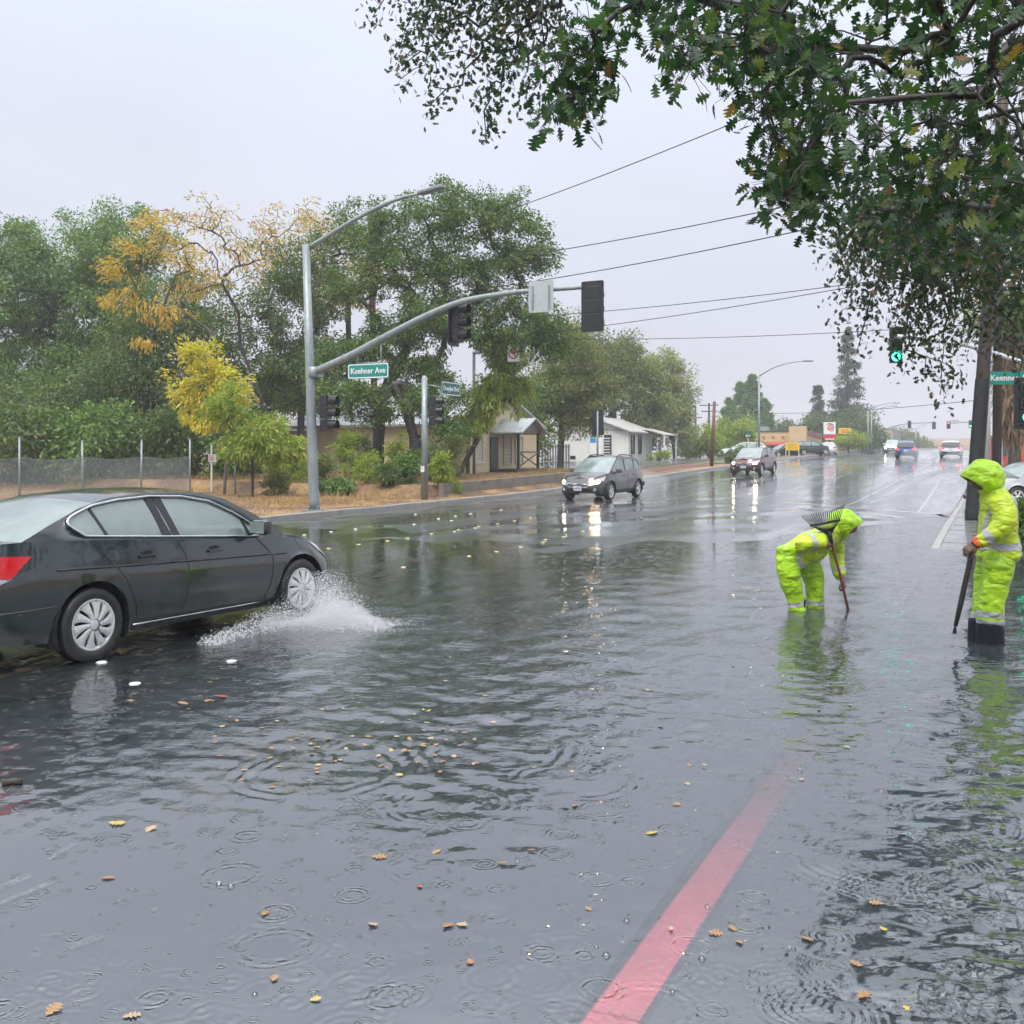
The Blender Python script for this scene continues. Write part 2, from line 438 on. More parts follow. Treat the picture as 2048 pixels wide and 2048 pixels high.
# ---------------------------------------------------------------- flood water: a real, rippled surface
WN = 570; WM = 520
cols = np.linspace(-.64, .66, WN)                        # finer mesh near the eye, coarser away from it
inv = np.linspace(1 / 1.9, 1 / 33.0, WM)
YY = (1 / inv)[:, None] * np.ones((1, WN)); XX = cols[None, :] * (YY + .6)
wr = np.random.default_rng(5)
def sines(lams, amp, n, ang0=0.0, spread=1.2, res=None):
    h = np.zeros_like(XX)
    for _ in range(n):
        lam = wr.uniform(*lams); a = ang0 + wr.normal() * spread; k = 2 * math.pi / lam
        h += np.sin(k * (XX * math.sin(a) + YY * math.cos(a)) + wr.uniform(0, 6.3)) * lam * np.clip(lam / (3.0 * gap) - .35, 0, 1)
    return h * amp / math.sqrt(n)
gap = YY ** 2 * (inv[0] - inv[1])                        # row spacing on the ground
live = np.interp(YY, [2.5, 4.4, 5.6, 7.5, 10, 20, 30], [.05, .12, .60, 1.1, 1.2, .32, .15])
live = np.maximum(live, np.interp(XX - .42 * (YY - 3.2), [.75, 1.35], [0, 1.0]) * np.interp(YY, [2, 7], [1.0, .9]))
live *= np.interp(XX + .28 * YY, [-1.5, .6, 2.2], [.35, .8, 1.0]) * np.interp(XX - .05 * YY, [-.5, .6], [1.0, .62])
live = np.maximum(live, np.interp(XX - .42 * (YY - 3.2), [.75, 1.35], [0, .95]) * np.interp(YY, [2, 6, 9], [1.0, .9, .55]))
blot = sum(np.sin(XX * math.sin(a) * k + YY * math.cos(a) * k + q) for a, k, q in [(.4, 1.9, .3), (1.9, 1.3, 2.0), (2.9, 2.3, 4.0), (1.1, 3.1, 1.0)]) / 4
live *= 1 + .5 * blot
ZZ = live * (sines((.30, .80), .011, 12, .15, .9) + sines((.10, .28), .025, 22, .1, .8) + sines((.05, .10), .014, 18, 0, 1.1))
ZZ += .22 * sines((.25, .8), .004, 6)
def ring(cx, cy, r, wav, amp, n=1.5):
    global ZZ
    lim = r + wav * n * 2.4
    j0 = np.searchsorted(-inv, -1 / max(cy - lim, 1.91)); j1 = np.searchsorted(-inv, -1 / (cy + lim)) + 1
    if j1 <= j0: return
    dx_, dy_ = XX[j0:j1] - cx, YY[j0:j1] - cy; a_ = np.arctan2(dy_, dx_); f1, f2, f3 = wr.uniform(0, 6.3, 3)
    x = np.hypot(dx_, dy_) - r * (1 + .05 * np.sin(2 * a_ + f1) + .035 * np.sin(5 * a_ + f2)); brk = np.clip(.55 + .45 * np.sin(2 * a_ + f3) + .35 * np.sin(5 * a_ + f1) + .25 * np.sin(9 * a_ + f2), 0, 1.3)
    ZZ[j0:j1] += amp * brk * np.cos(x * 2 * math.pi / wav) * np.exp(-(x / (wav * n)) ** 2)
for px_, py_, r_, w_, a_, n_ in [(806, 1988, .045, .032, .0042, 1.5), (715, 1930, .075, .02, .0009, .8), (462, 1773, .05, .024, .0022, .9), (845, 1740, .13, .036, .0028, 1.3), (1106, 1757, .06, .026, .0022, 1.0),
          (562, 1678, .07, .028, .0024, 1.0), (800, 1650, .20, .04, .0028, 1.1), (1404, 1646, .09, .030, .0022, 1.0), (905, 1610, .28, .055, .004, 1.2), (640, 1545, .42, .10, .006, 1.0), (760, 1500, .30, .08, .005, 1.0),
          (1780, 1722, .34, .055, .0050, 2.6), (1945, 1640, .30, .06, .0045, 2.0), (1590, 1985, .10, .028, .0032, 2.0), (1640, 2020, .12, .030, .0036, 2.4), (1780, 1912, .06, .024, .003, 1.6), (1708, 1850, .05, .022, .002, 1.2),
          (1990, 1800, .26, .045, .004, 2.2), (1560, 1960, .12, .026, .0022, 1.4), (1330, 1470, .25, .06, .003, 1.2), (1150, 1560, .30, .07, .004, 1.0), (980, 1500, .45, .09, .006, 1.0)]:
    dd = FPX * EYE / (py_ - HZ); ring((px_ - 1024) / FPX * dd, dd, r_, w_, a_, n_)
for _ in range(420):                                     # rain on the near water
    dd = 1 / wr.uniform(1 / 9.0, 1 / 3.0); q = wr.uniform(0, 1)
    ring(wr.uniform(-.52, .52) * dd, dd, .015 + q * q * .10, .022 + .010 * q + .0035 * dd, (.0022 - .0012 * q) * wr.uniform(.3, 1.3), .8)
ZZ = np.where(np.abs(ZZ) > .03, np.sign(ZZ) * .03, ZZ)
SS_, TT_ = st(XX, YY)
depth = np.where((TT_ >= T_L) & (TT_ <= T_R), -road_z(SS_, TT_), -land_z(SS_, TT_))
depth = np.where((TT_ > T_R - .13) & (TT_ < T_R + .075) & (SS_ < 15.9), -kerb_z(SS_), depth)
ZZ *= np.clip(depth / .03, .08, 1)                       # waves die out in the shallows
i = np.arange((WM - 1) * (WN - 1)); r_, c_ = i // (WN - 1), i % (WN - 1); a_ = r_ * WN + c_
Q = np.stack([a_, a_ + 1, a_ + WN + 1, a_ + WN], -1)
dq = depth.ravel()
Q = Q[(dq[Q] > -.035).any(1)]                            # only where the ground lies under water
me = np_mesh('flood_water', np.stack([XX, YY, ZZ], -1).reshape(-1, 3), Q, True)
at_ = me.attributes.new('depth', 'FLOAT', 'POINT'); at_.data.foreach_set('value', np.clip(dq, 0, 1).astype(np.float32))
at_ = me.attributes.new('chop', 'FLOAT', 'POINT'); at_.data.foreach_set('value', (np.clip(live, 0, 1.3) * np.interp(YY, [4, 10, 17, 30], [.5, 1, .5, .25])).ravel().astype(np.float32))
d = ND('flood_water'); p = d.pos()
chop = d.n('ShaderNodeAttribute', attribute_name='chop').outputs['Fac']
def rings(scale, wav, amp, keep, off, rmax):
    """fine rain rings: one drop per cell, each at its own age"""
    v = d.n('ShaderNodeTexVoronoi', voronoi_dimensions='2D', feature='F1')
    d.put(v.inputs['Vector'], d.map(p, (1, 1, 1), (0, 0, .3), (off, off * 1.7, 0))); v.inputs['Scale'].default_value = scale
    cs = d.n('ShaderNodeSeparateColor'); d.put(cs.inputs[0], v.outputs['Color'])
    x = d.math('SUBTRACT', d.math('DIVIDE', v.outputs['Distance'], scale), d.math('MULTIPLY', cs.outputs[0], rmax))
    env = d.math('POWER', 2.718, d.math('MULTIPLY', d.math('MULTIPLY', x, x), -1.0 / (wav * 1.0) ** 2))
    wv = d.math('MULTIPLY', d.math('MULTIPLY', d.math('COSINE', d.math('MULTIPLY', x, 2 * math.pi / wav)), env), d.math('GREATER_THAN', cs.outputs[1], 1 - keep))
    return d.math('MULTIPLY', wv, amp)
brk = d.rng(d.noise(p, 26, 2), .42, .60)
drops = d.math('MULTIPLY', d.math('ADD', d.math('ADD', rings(4.4, .026, .0017, .40, 0, .075), rings(10.0, .014, .0011, .45, 3.3, .03)), rings(2.2, .040, .0014, .22, 8.7, .15)), brk)
nrm = d.bump(d.math('ADD', d.math('MULTIPLY', d.math('MULTIPLY', d.noise(d.map(p, (1, 1.6, 1)), 12, 1.5, .55), chop), .007), drops), 1.0, 1.0)
dt = d.n('ShaderNodeVectorMath', operation='DOT_PRODUCT'); d.put(dt.inputs[0], d.n('ShaderNodeNewGeometry').outputs['Incoming']); d.put(dt.inputs[1], nrm)
fres = d.math('ADD', .27, d.math('MULTIPLY', .73, d.math('POWER', d.math('SUBTRACT', 1.0, d.math('ABSOLUTE', dt.outputs['Value']), clamp=True), 5.0)))   # the same from above and below
gl = d.n('ShaderNodeBsdfGlossy'); gl.inputs['Roughness'].default_value = .012; d.put(gl.inputs['Normal'], nrm)
tr = d.n('ShaderNodeBsdfTransparent'); tr.inputs['Color'].default_value = (.88, .92, .91, 1)
di = d.n('ShaderNodeBsdfDiffuse'); di.inputs['Color'].default_value = (.040, .052, .060, 1)
dep_ = d.n('ShaderNodeAttribute', attribute_name='depth').outputs['Fac']                 # silt clouds the deeper water more
murk = d.math('SUBTRACT', 1.0, d.math('POWER', 2.718, d.math('MULTIPLY', d.math('POWER', d.math('MULTIPLY', dep_, 16.0), 1.5), -1.0)))
mx = d.n('ShaderNodeMixShader'); d.put(mx.inputs[0], murk); d.t.links.new(tr.outputs[0], mx.inputs[1]); d.t.links.new(di.outputs[0], mx.inputs[2])
m2 = d.n('ShaderNodeMixShader'); d.put(m2.inputs[0], fres); d.t.links.new(mx.outputs[0], m2.inputs[1]); d.t.links.new(gl.outputs[0], m2.inputs[2])
M['water'] = d.done(m2.outputs[0])
wat = link('flood_water', me, M['water'])
tag(wat, 'grey flood water ringed by raindrops across the road', kind='structure')
# ================================================================= trees and plants
def leafmat(name, stops, transl=.35, rough=.45):
    """leaf colours differ from leaf to leaf; light comes through the blade"""
    d = ND(name)
    r = d.n('ShaderNodeNewGeometry').outputs['Random Per Island']
    col = d.ramp(r, stops)
    b = d.bsdf(Base_Color=col, Roughness=rough, Specular_IOR_Level=.35)
    t = d.n('ShaderNodeBsdfTranslucent'); d.put(t.inputs['Color'], d.mix(.45, col, (.42, .50, .10), 'SCREEN') if False else d.mix(1.0, col, (1.0, 1.15, .6), 'MULTIPLY'))
    mx = d.n('ShaderNodeMixShader'); d.put(mx.inputs[0], transl)
    d.t.links.new(b, mx.inputs[1]); d.t.links.new(t.outputs[0], mx.inputs[2])
    return d.done(mx.outputs[0])
def lerp3(a, b, q): return tuple(x + (y - x) * q for x, y in zip(a, b))
M['lf_oak'] = leafmat('oak_leaves', [(0, (.046, .108, .028)), (.5, (.092, .170, .036)), (.9, (.16, .235, .048)), (1, (.32, .27, .04))])
M['lf_grey'] = leafmat('grey_oak_leaves', [(0, (.056, .112, .034)), (.5, (.105, .172, .046)), (.93, (.17, .235, .06)), (1, (.34, .25, .06))])
M['lf_deep'] = leafmat('evergreen_leaves', [(0, (.072, .160, .042)), (.6, (.145, .250, .064)), (1, (.25, .35, .09))])
M['lf_yel'] = leafmat('yellow_leaves', [(0, (.40, .33, .07)), (.45, (.62, .43, .075)), (.8, (.68, .42, .09)), (1, (.52, .27, .09))], .45)
M['lf_lemon'] = leafmat('lemon_leaves', [(0, (.34, .38, .06)), (.45, (.66, .58, .06)), (.8, (.80, .64, .07)), (1, (.62, .42, .09))], .45)
M['lf_rust'] = leafmat('rusty_leaves', [(0, (.36, .25, .08)), (.5, (.62, .38, .12)), (1, (.52, .46, .16))], .4)
M['lf_lime'] = leafmat('lime_leaves', [(0, (.15, .25, .04)), (.5, (.26, .36, .05)), (.85, (.40, .42, .06)), (1, (.52, .44, .07))], .45)
M['lf_olive'] = leafmat('olive_leaves', [(0, (.10, .145, .045)), (.5, (.165, .21, .06)), (.85, (.24, .25, .075)), (1, (.34, .26, .09))], .4)
M['lf_pale'] = leafmat('pale_leaves', [(0, (.19, .23, .09)), (.5, (.30, .32, .14)), (1, (.44, .41, .22))], .45)
M['lf_pine'] = leafmat('pine_needles', [(0, (.035, .065, .040)), (.6, (.060, .10, .060)), (1, (.085, .13, .075))], .2)
M['lf_near'] = leafmat('lobed_oak_leaves', [(0, (.012, .044, .018)), (.5, (.026, .078, .026)), (.85, (.055, .125, .032)), (.96, (.12, .18, .04)), (.985, (.30, .22, .04)), (1, (.20, .07, .02))], .46, .30)
M['lf_hang'] = leafmat('hanging_oak_leaves', [(0, (.020, .045, .024)), (.6, (.042, .076, .034)), (.88, (.08, .10, .036)), (.96, (.14, .10, .04)), (1, (.17, .08, .05))], .35)
M['bark'] = surf('wet_dark_bark', (.050, .042, .036), (.020, .017, .015), 7, .6, .9, 22, stretch=(1, 1, .3))
M['bark_near'] = surf('wet_black_bark', (.026, .022, .019), (.012, .010, .009), 7, .6, .9, 22, stretch=(1, 1, .3))
M['bark_pale'] = surf('pale_bark', (.16, .14, .115), (.075, .066, .056), 7, .65, .7, 22, stretch=(1, 1, .3))

def leaf_quads(P, size, r, aspect=.5, out=None, droop=0.0, flat=0.0):
    """one bent rhombus per point; out: preferred pointing direction per leaf"""
    n = len(P)
    a = r.normal(size=(n, 3))
    if out is not None: a = a * .55 + out
    a[:, 2] -= droop
    a /= np.linalg.norm(a, axis=1)[:, None] + 1e-9
    b = r.normal(size=(n, 3)); b[:, 2] *= (1 - flat)
    b -= (b * a).sum(1)[:, None] * a; b /= np.linalg.norm(b, axis=1)[:, None] + 1e-9
    L = (size * r.uniform(.65, 1.25, n))[:, None]
    V = np.empty((n, 4, 3))
    V[:, 0] = P; V[:, 2] = P + a * L
    mid = P + a * L * .5
    V[:, 1] = mid + b * L * aspect * .5; V[:, 3] = mid - b * L * aspect * .5
    V[:, 2, 2] -= L[:, 0] * .12
    return V.reshape(-1, 3), np.arange(4 * n).reshape(-1, 4)

def grow(trunk, A, r, wig=.10, sag=0.0, stepfac=.5):
    """join every point of A to the nearest wood already there; returns nodes and parents"""
    N = [np.array(p, float) for p in trunk]; par = [-1] + list(range(len(trunk) - 1))
    top = N[-1]
    order = np.argsort(np.linalg.norm(A - top, axis=1))
    arr = np.zeros((len(trunk) + 2 * len(A) + 4, 3)); arr[:len(N)] = N; cnt = len(N)
    tips = []
    lo = max(1, len(trunk) - 3)
    for i in order:
        dd = np.linalg.norm(arr[lo:cnt] - A[i], axis=1)
        j = int(np.argmin(dd)) + lo
        L = dd[j - lo]
        mid = arr[j] * (1 - stepfac) + A[i] * stepfac + r.normal(size=3) * L * wig; mid[2] += L * (.12 - sag)
        arr[cnt] = mid; par.append(j); arr[cnt + 1] = A[i]; par.append(cnt); tips.append(cnt + 1); cnt += 2
    return arr[:cnt], np.array(par), tips

def wood(name, N, par, tr, mat, parent, tip=.012, power=.42, ns=6, seg0=0, trunk_n=3, maxr=None):
    w = np.zeros(len(N))
    kids = np.zeros(len(N), int)
    for i in range(1, len(N)): kids[par[i]] += 1
    w[kids == 0] = 1
    for i in range(len(N) - 1, 0, -1): w[par[i]] += w[i]
    rad = tip * w ** power; rad *= 1.0
    sc = tr / rad[0]
    rad = np.maximum(tip * .6, rad * np.clip(sc, .2, 6)) if sc < 1 else tip + (rad - rad.min()) * (tr - tip) / max(1e-6, rad[0] - rad.min())
    V, Q = [], []
    idx = [i for i in range(1, len(N))]
    for i in idx:
        p0, p1 = N[par[i]], N[i]; t = p1 - p0; L = np.linalg.norm(t)
        if L < 1e-6: continue
        t /= L; u = np.cross(t, [0.31, .9, .2] if abs(t[2]) > .8 else [0, 0, 1.0]); u /= np.linalg.norm(u); v = np.cross(t, u)
        r1 = rad[i]; r0 = min(rad[par[i]], r1 * 1.6 if par[i] >= trunk_n else rad[par[i]])
        b = len(V) * ns * 2 // 2
        q = np.arange(ns) * 2 * math.pi / ns
        c = np.cos(q)[:, None] * u + np.sin(q)[:, None] * v
        base = len(V) * 1
        V.append(np.concatenate([p0 - t * r0 * .3 + c * r0, p1 + c * r1]))
        b0 = (len(V) - 1) * 2 * ns; k = np.arange(ns); k2 = (k + 1) % ns
        Q.append(np.stack([b0 + k, b0 + k2, b0 + ns + k2, b0 + ns + k], -1))
    me = np_mesh(name, np.concatenate(V), np.concatenate(Q), True)
    return link(name, me, mat, parent), rad

def blob_points(lobes, n, r, shell=.5, zcut=None):
    vol = np.array([a[3] * a[4] * a[5] for a in lobes]); vol = vol ** .8; vol /= vol.sum()
    out = []
    for (cx, cy, cz, rx, ry, rz), k in zip(lobes, (vol * n).astype(int) + 1):
        q = r.normal(size=(k, 3)); q /= np.linalg.norm(q, axis=1)[:, None]
        q *= (r.uniform(0, 1, k) ** shell)[:, None]
        q *= 1 + .13 * np.sin(q[:, :1] * 5 + cx) + .10 * np.sin(q[:, 1:2] * 6 + q[:, 2:3] * 5)
        out.append(q * [rx, ry, rz] + [cx, cy, cz])
    return np.concatenate(out)

def tree(name, label, base, lobes, trunk, n_att, n_leaf, size, leaf, bark='bark', tr=.25, seed=1, aspect=.5, clump=.45, shell=.45, cat='tree', group=None, droop=.3, outward=.5, sag=0.0, crown_name='crown', flat=.0):
    r = np.random.default_rng(seed)
    base = Vector(base)
    root = empty(name, base, 0, label, cat, group)
    A = blob_points(lobes, n_att, r, shell)
    N, par, tips = grow(trunk, A, r, sag=sag)
    wood('trunk', N, par, tr, M[bark], root)
    tip = N[tips]; k = max(1, n_leaf // len(tip))
    c = np.repeat(tip, k, 0)
    cen = A.mean(0)
    sc = np.repeat(r.uniform(.6, 1.35, len(tip)), k)[:, None]
    off = r.normal(size=c.shape); off *= (r.uniform(0, 1, len(c)) ** .45 / (np.linalg.norm(off, axis=1) + 1e-6))[:, None]; off = off * [1, 1, .75] * clump * 1.55 * sc
    P = c + off
    o = (c - cen); o /= np.linalg.norm(o, axis=1)[:, None] + 1e-6
    V, Q = leaf_quads(P, size, r, aspect, o * outward + off / (clump * 2), droop, flat)
    link(crown_name, np_mesh(crown_name, V, Q), M[leaf], root)
    return root

def px_tree(name, label, d, base_px, lobes_px, **kw):
    """lobes given as (px, py, half width px, half height px[, depth offset m, depth radius m]) seen d metres ahead"""
    b = at(base_px[0], base_px[1], d); b.z = gz(b.x, b.y) - .1 if kw.pop('ground', True) else b.z
    L = []
    for q in lobes_px:
        c = at(q[0], q[1], d); dd = q[4] if len(q) > 4 else 0; rr = q[5] if len(q) > 5 else q[2] / FPX * d * .9
        L.append((c.x - b.x, c.y - b.y + dd, c.z - b.z, q[2] / FPX * d, rr, q[3] / FPX * d))
    tk = kw.pop('trunk_px', None)
    if tk: trunk = [(0, 0, 0)] + [tuple(at(x, y, d) - b) for x, y in tk]
    else:
        cz = min(l[2] - l[5] * .35 for l in L); cx = np.mean([l[0] for l in L])
        trunk = [(0, 0, 0), (cx * .1, 0, cz * .45), (cx * .35, .1, cz)]
    return tree(name, label, b, L, trunk, **kw)
gL = 'trees behind the chain link fence'
px_tree('oak_tree', 'tall dark green oak at the left edge behind the fence', 60, (-40, 940), [(-60, 620, 150, 190), (-130, 760, 150, 130), (40, 780, 100, 110), (10, 520, 70, 90)], n_att=240, n_leaf=40000, size=.20, leaf='lf_deep', tr=.3, seed=3, clump=.62, group=gL)
px_tree('oak_tree', 'broad hazy green tree with rounded top, highest left of the yellow tree', 62, (190, 940), [(170, 520, 110, 115), (95, 610, 110, 130), (240, 600, 115, 130), (150, 730, 150, 110), (285, 500, 70, 80), (60, 500, 60, 60)], n_att=380, n_leaf=66000, size=.20, leaf='lf_deep', tr=.35, seed=4, clump=.62, group=gL)
px_tree('oak_tree', 'dense dark oak hanging low behind the fence posts', 54, (385, 962), [(320, 740, 130, 130), (420, 700, 90, 130), (210, 800, 120, 90), (90, 830, 110, 70), (400, 830, 80, 60), (330, 620, 100, 80)], n_att=360, n_leaf=60000, size=.18, leaf='lf_grey', tr=.28, seed=5, clump=.6, group=gL, trunk_px=[(385, 900), (380, 850)])
px_tree('oak_tree', 'green oak with bronze patches left of the signal pole', 56, (600, 930), [(560, 600, 80, 130), (640, 560, 70, 110), (530, 760, 70, 110), (610, 740, 80, 110), (700, 480, 60, 80)], n_att=260, n_leaf=42000, size=.17, leaf='lf_grey', tr=.22, seed=6, clump=.5)
px_tree('oak_tree', 'amber leaved tree behind the signal mast arm', 60, (700, 930), [(620, 470, 60, 60), (680, 560, 70, 70), (760, 540, 60, 70)], n_att=110, n_leaf=6000, size=.17, leaf='lf_rust', tr=.18, seed=16, clump=.5)
for px_, py_, w_, h_, lab_, lf_, sd_ in [(40, 968, 90, 150, 'low dark bushes behind the left fence panel', 'lf_grey', 81), (200, 965, 90, 150, 'dark understory bush behind the second fence panel', 'lf_deep', 82), (330, 962, 70, 130, 'dark understory bush left of the oak trunk behind the fence', 'lf_grey', 83), (470, 955, 50, 130, 'dark bush filling the gap behind the shed sign', 'lf_deep', 84), (-80, 968, 90, 170, 'tall dark bush at the far left edge', 'lf_deep', 85), (600, 945, 60, 200, 'dark thicket behind the shed roof', 'lf_grey', 86), (1010, 935, 110, 190, 'dark thicket behind the cream house', 'lf_grey', 87)]:
    px_tree('understory_bush', lab_, 66 if px_ > 550 else 49, (px_, py_), [(px_, py_ - h_ * .55, w_, h_ * .5)], n_att=80, n_leaf=8000, size=.25, leaf=lf_, tr=.08, seed=sd_, clump=.6, cat='bush', group='dark bushes behind the fence and house')
# tree of heaven: yellow plumes on thin stems
px_tree('ailanthus_tree', 'tall sparse tree with thin stems and orange yellow plumes', 47, (545, 955), [(430, 450, 90, 55, 0, 2.0), (330, 470, 70, 50, 0, 1.6), (480, 520, 70, 70, 0, 1.8), (390, 560, 80, 60, 0, 1.6), (530, 470, 45, 70, 0, 1.2), (600, 440, 40, 45, 0, 1)], n_att=110, n_leaf=2600, size=.24, aspect=.28, leaf='lf_rust', bark='bark', tr=.075, seed=8, clump=.34, droop=.9, outward=.9, shell=.6, trunk_px=[(535, 880), (520, 790), (480, 690)])
px_tree('ailanthus_tree', 'yellow plumed limb spreading left in front of the dark oaks', 45, (505, 960), [(230, 540, 60, 22, 0, 1.2), (270, 600, 75, 22, 0, 1.2), (330, 640, 60, 25, 0, 1.2), (300, 690, 45, 14, 0, .8), (255, 500, 45, 25, 0, 1), (300, 450, 50, 30, 0, 1.2), (370, 520, 50, 40, 0, 1)], n_att=60, n_leaf=2300, size=.23, aspect=.30, leaf='lf_yel', bark='bark', tr=.065, seed=9, clump=.30, droop=.5, outward=1.1, shell=.6, flat=.6, trunk_px=[(500, 880), (470, 780), (430, 680)])
px_tree('ailanthus_tree', 'bright yellow green young tree beside the shed', 42, (448, 985), [(390, 700, 45, 28, 0, .9), (430, 735, 60, 40, 0, 1), (390, 780, 55, 50, 0, 1), (460, 790, 55, 60, 0, 1), (420, 840, 45, 35, 0, .8)], n_att=80, n_leaf=5600, size=.21, aspect=.34, leaf='lf_lemon', bark='bark_pale', tr=.07, seed=10, clump=.30, droop=.5, outward=1.0, shell=.6, trunk_px=[(452, 930), (440, 870)])
px_tree('ailanthus_tree', 'lime green sapling with drooping fronds in front of the shed', 40, (505, 985), [(450, 810, 45, 50, 0, .8), (520, 870, 60, 40, 0, .9), (560, 900, 60, 35, 0, .8), (480, 900, 50, 40, 0, .7)], n_att=90, n_leaf=9000, size=.19, aspect=.34, leaf='lf_lime', bark='bark', tr=.06, seed=11, clump=.30, droop=.7, outward=1.0, shell=.6, trunk_px=[(505, 940), (500, 900)])
# oak over the house
px_tree('oak_tree', 'large spreading oak with open limbs over the yellow house', 49, (757, 962), [(890, 420, 95, 65), (1000, 440, 75, 80), (770, 450, 60, 60), (820, 520, 90, 70), (960, 540, 100, 80), (1060, 520, 55, 90), (720, 560, 60, 60), (880, 640, 110, 70), (1020, 650, 95, 60), (760, 680, 80, 60), (1090, 640, 50, 60), (690, 720, 70, 60), (840, 740, 70, 50), (1110, 690, 45, 50)], n_att=560, n_leaf=78000, size=.155, leaf='lf_oak', tr=.30, seed=12, clump=.40, shell=.40, trunk_px=[(757, 880), (762, 800), (800, 720)])
px_tree('oak_tree', 'dark leaning oak trunk with low foliage right of the signal pole', 47, (842, 968), [(800, 800, 70, 40), (880, 790, 60, 50), (700, 790, 70, 45), (900, 860, 50, 45), (760, 830, 40, 30)], n_att=120, n_leaf=13000, size=.15, leaf='lf_oak', tr=.24, seed=13, clump=.36, trunk_px=[(835, 900), (815, 830), (790, 770)])
px_tree('pepper_tree', 'yellow green weeping tree over the house gable', 50, (915, 962), [(1010, 740, 45, 55, 0, 1.2), (975, 790, 40, 40, 0, 1), (1040, 780, 25, 45, 0, .8), (950, 840, 40, 45, 0, 1), (1000, 690, 50, 25, 0, 1)], n_att=110, n_leaf=9500, size=.26, aspect=.26, leaf='lf_lime', tr=.13, seed=14, clump=.30, droop=1.2, shell=.6, trunk_px=[(935, 915), (955, 880)])
# trees along the far side of the house
px_tree('oak_tree', 'dark olive tree hanging over the porch roof', 72, (1120, 930), [(1120, 760, 75, 80), (1080, 820, 60, 60), (1180, 790, 55, 70), (1150, 690, 50, 50)], n_att=200, n_leaf=32000, size=.21, leaf='lf_olive', tr=.24, seed=20, clump=.5)
px_tree('oak_tree', 'tall bronze topped tree behind the white house', 100, (1230, 925), [(1210, 720, 65, 70), (1260, 760, 60, 80), (1180, 790, 50, 70), (1300, 800, 50, 65), (1160, 690, 35, 35)], n_att=240, n_leaf=36000, size=.30, leaf='lf_olive', tr=.3, seed=21, clump=.72)
px_tree('cottonwood_tree', 'pale grey green tree right of the white house', 108, (1350, 922), [(1320, 740, 40, 50), (1360, 780, 35, 60), (1330, 830, 50, 60), (1290, 860, 50, 40), (1375, 860, 25, 40)], n_att=190, n_leaf=22000, size=.28, leaf='lf_pale', tr=.22, seed=22, clump=.6)
px_tree('oak_tree', 'round green tree in front of the tall cypresses', 118, (1465, 912), [(1470, 865, 42, 36), (1440, 880, 30, 26), (1500, 885, 25, 22)], n_att=110, n_leaf=9000, size=.28, leaf='lf_lime', tr=.15, seed=23, clump=.55)
px_tree('oak_tree', 'low yellow green trees beside the driveway', 112, (1400, 915), [(1400, 880, 35, 30), (1425, 890, 25, 22), (1375, 895, 30, 20)], n_att=80, n_leaf=7000, size=.26, leaf='lf_lime', tr=.12, seed=24, clump=.5)
def conifer(name, label, d, x, ytop, ybase, wpx, n, size, seed, leaf='lf_pine', power=.8, dense=1.0, trunk=.25):
    r = np.random.default_rng(seed)
    b = at(x, ybase, d); b.z = gz(b.x, b.y) - .2; H = at(x, ytop, d).z - b.z; Wd = wpx / FPX * d
    A = []
    k = 0
    zz = np.sort(r.uniform(.10, .99, n))
    for z in zz:
        rad = Wd * (1 - z) ** power * r.uniform(.55, 1.05) + .12; q = r.uniform(0, 6.28)
        for f in (.45, .8, 1.0): A.append((math.cos(q) * rad * f, math.sin(q) * rad * f, z * H - rad * .10 * f + r.normal() * .1))
    A = np.array(A); root = empty(name, b, 0, label, 'tree')
    tk = [(0, 0, z) for z in np.linspace(0, H * .98, 14)]
    N = np.array(tk + [tuple(a) for a in A]); par = [-1] + list(range(13))
    for i, a in enumerate(A):
        par.append(int(np.argmin(np.abs(np.array([p[2] for p in tk]) - a[2] + .4))) if i % 3 == 0 else 14 + i - 1)
    wood('trunk', N, np.array(par), trunk, M['bark'], root, tip=.02)
    kk = int(46 * dense); c = np.repeat(A, kk, 0)
    P = c + np.clip(r.normal(size=c.shape), -1.6, 1.6) * np.array([.34, .34, .24]) * (size / .3) * (.22 + .78 * (1 - np.repeat(A[:, 2:3] / H, kk, 0)))
    V, Q = leaf_quads(P, size, r, .30, None, -.1)
    link('crown', np_mesh('crown', V, Q), M[leaf], root)
    return root
conifer('cypress_tree', 'tallest of the dark cypresses behind the street lamp', 165, 1505, 750, 915, 30, 90, .5, 31, 'lf_deep', .5, 1.3)
conifer('cypress_tree', 'shorter dark cypress left of its taller neighbour', 168, 1482, 765, 915, 28, 80, .5, 32, 'lf_deep', .5, 1.3)
conifer('cypress_tree', 'low dark cypress at the left of the cypress clump', 160, 1460, 795, 915, 26, 60, .5, 33, 'lf_deep', .5, 1.3)
conifer('cypress_tree', 'dark cypress right of the street lamp pole', 170, 1532, 800, 915, 22, 60, .5, 34, 'lf_deep', .45, 1.3)
conifer('pine_tree', 'tall open pine behind the red and white pole sign', 185, 1695, 655, 905, 62, 130, .6, 35, 'lf_pine', .85, .7, .3)
conifer('pine_tree', 'small dark conifer left of the tall open pine', 180, 1636, 765, 905, 22, 60, .5, 36, 'lf_pine', .6, 1.2)
px_tree('oak_tree', 'green tree behind the fast food roof', 178, (1630, 905), [(1630, 850, 30, 28), (1612, 870, 20, 18), (1655, 865, 25, 25)], n_att=90, n_leaf=7000, size=.4, leaf='lf_oak', tr=.2, seed=37, clump=.8)
px_tree('oak_tree', 'small grey green tree left of the roof top unit', 182, (1563, 905), [(1565, 860, 28, 22), (1585, 868, 18, 14)], n_att=50, n_leaf=4000, size=.4, leaf='lf_grey', tr=.2, seed=38, clump=.8)
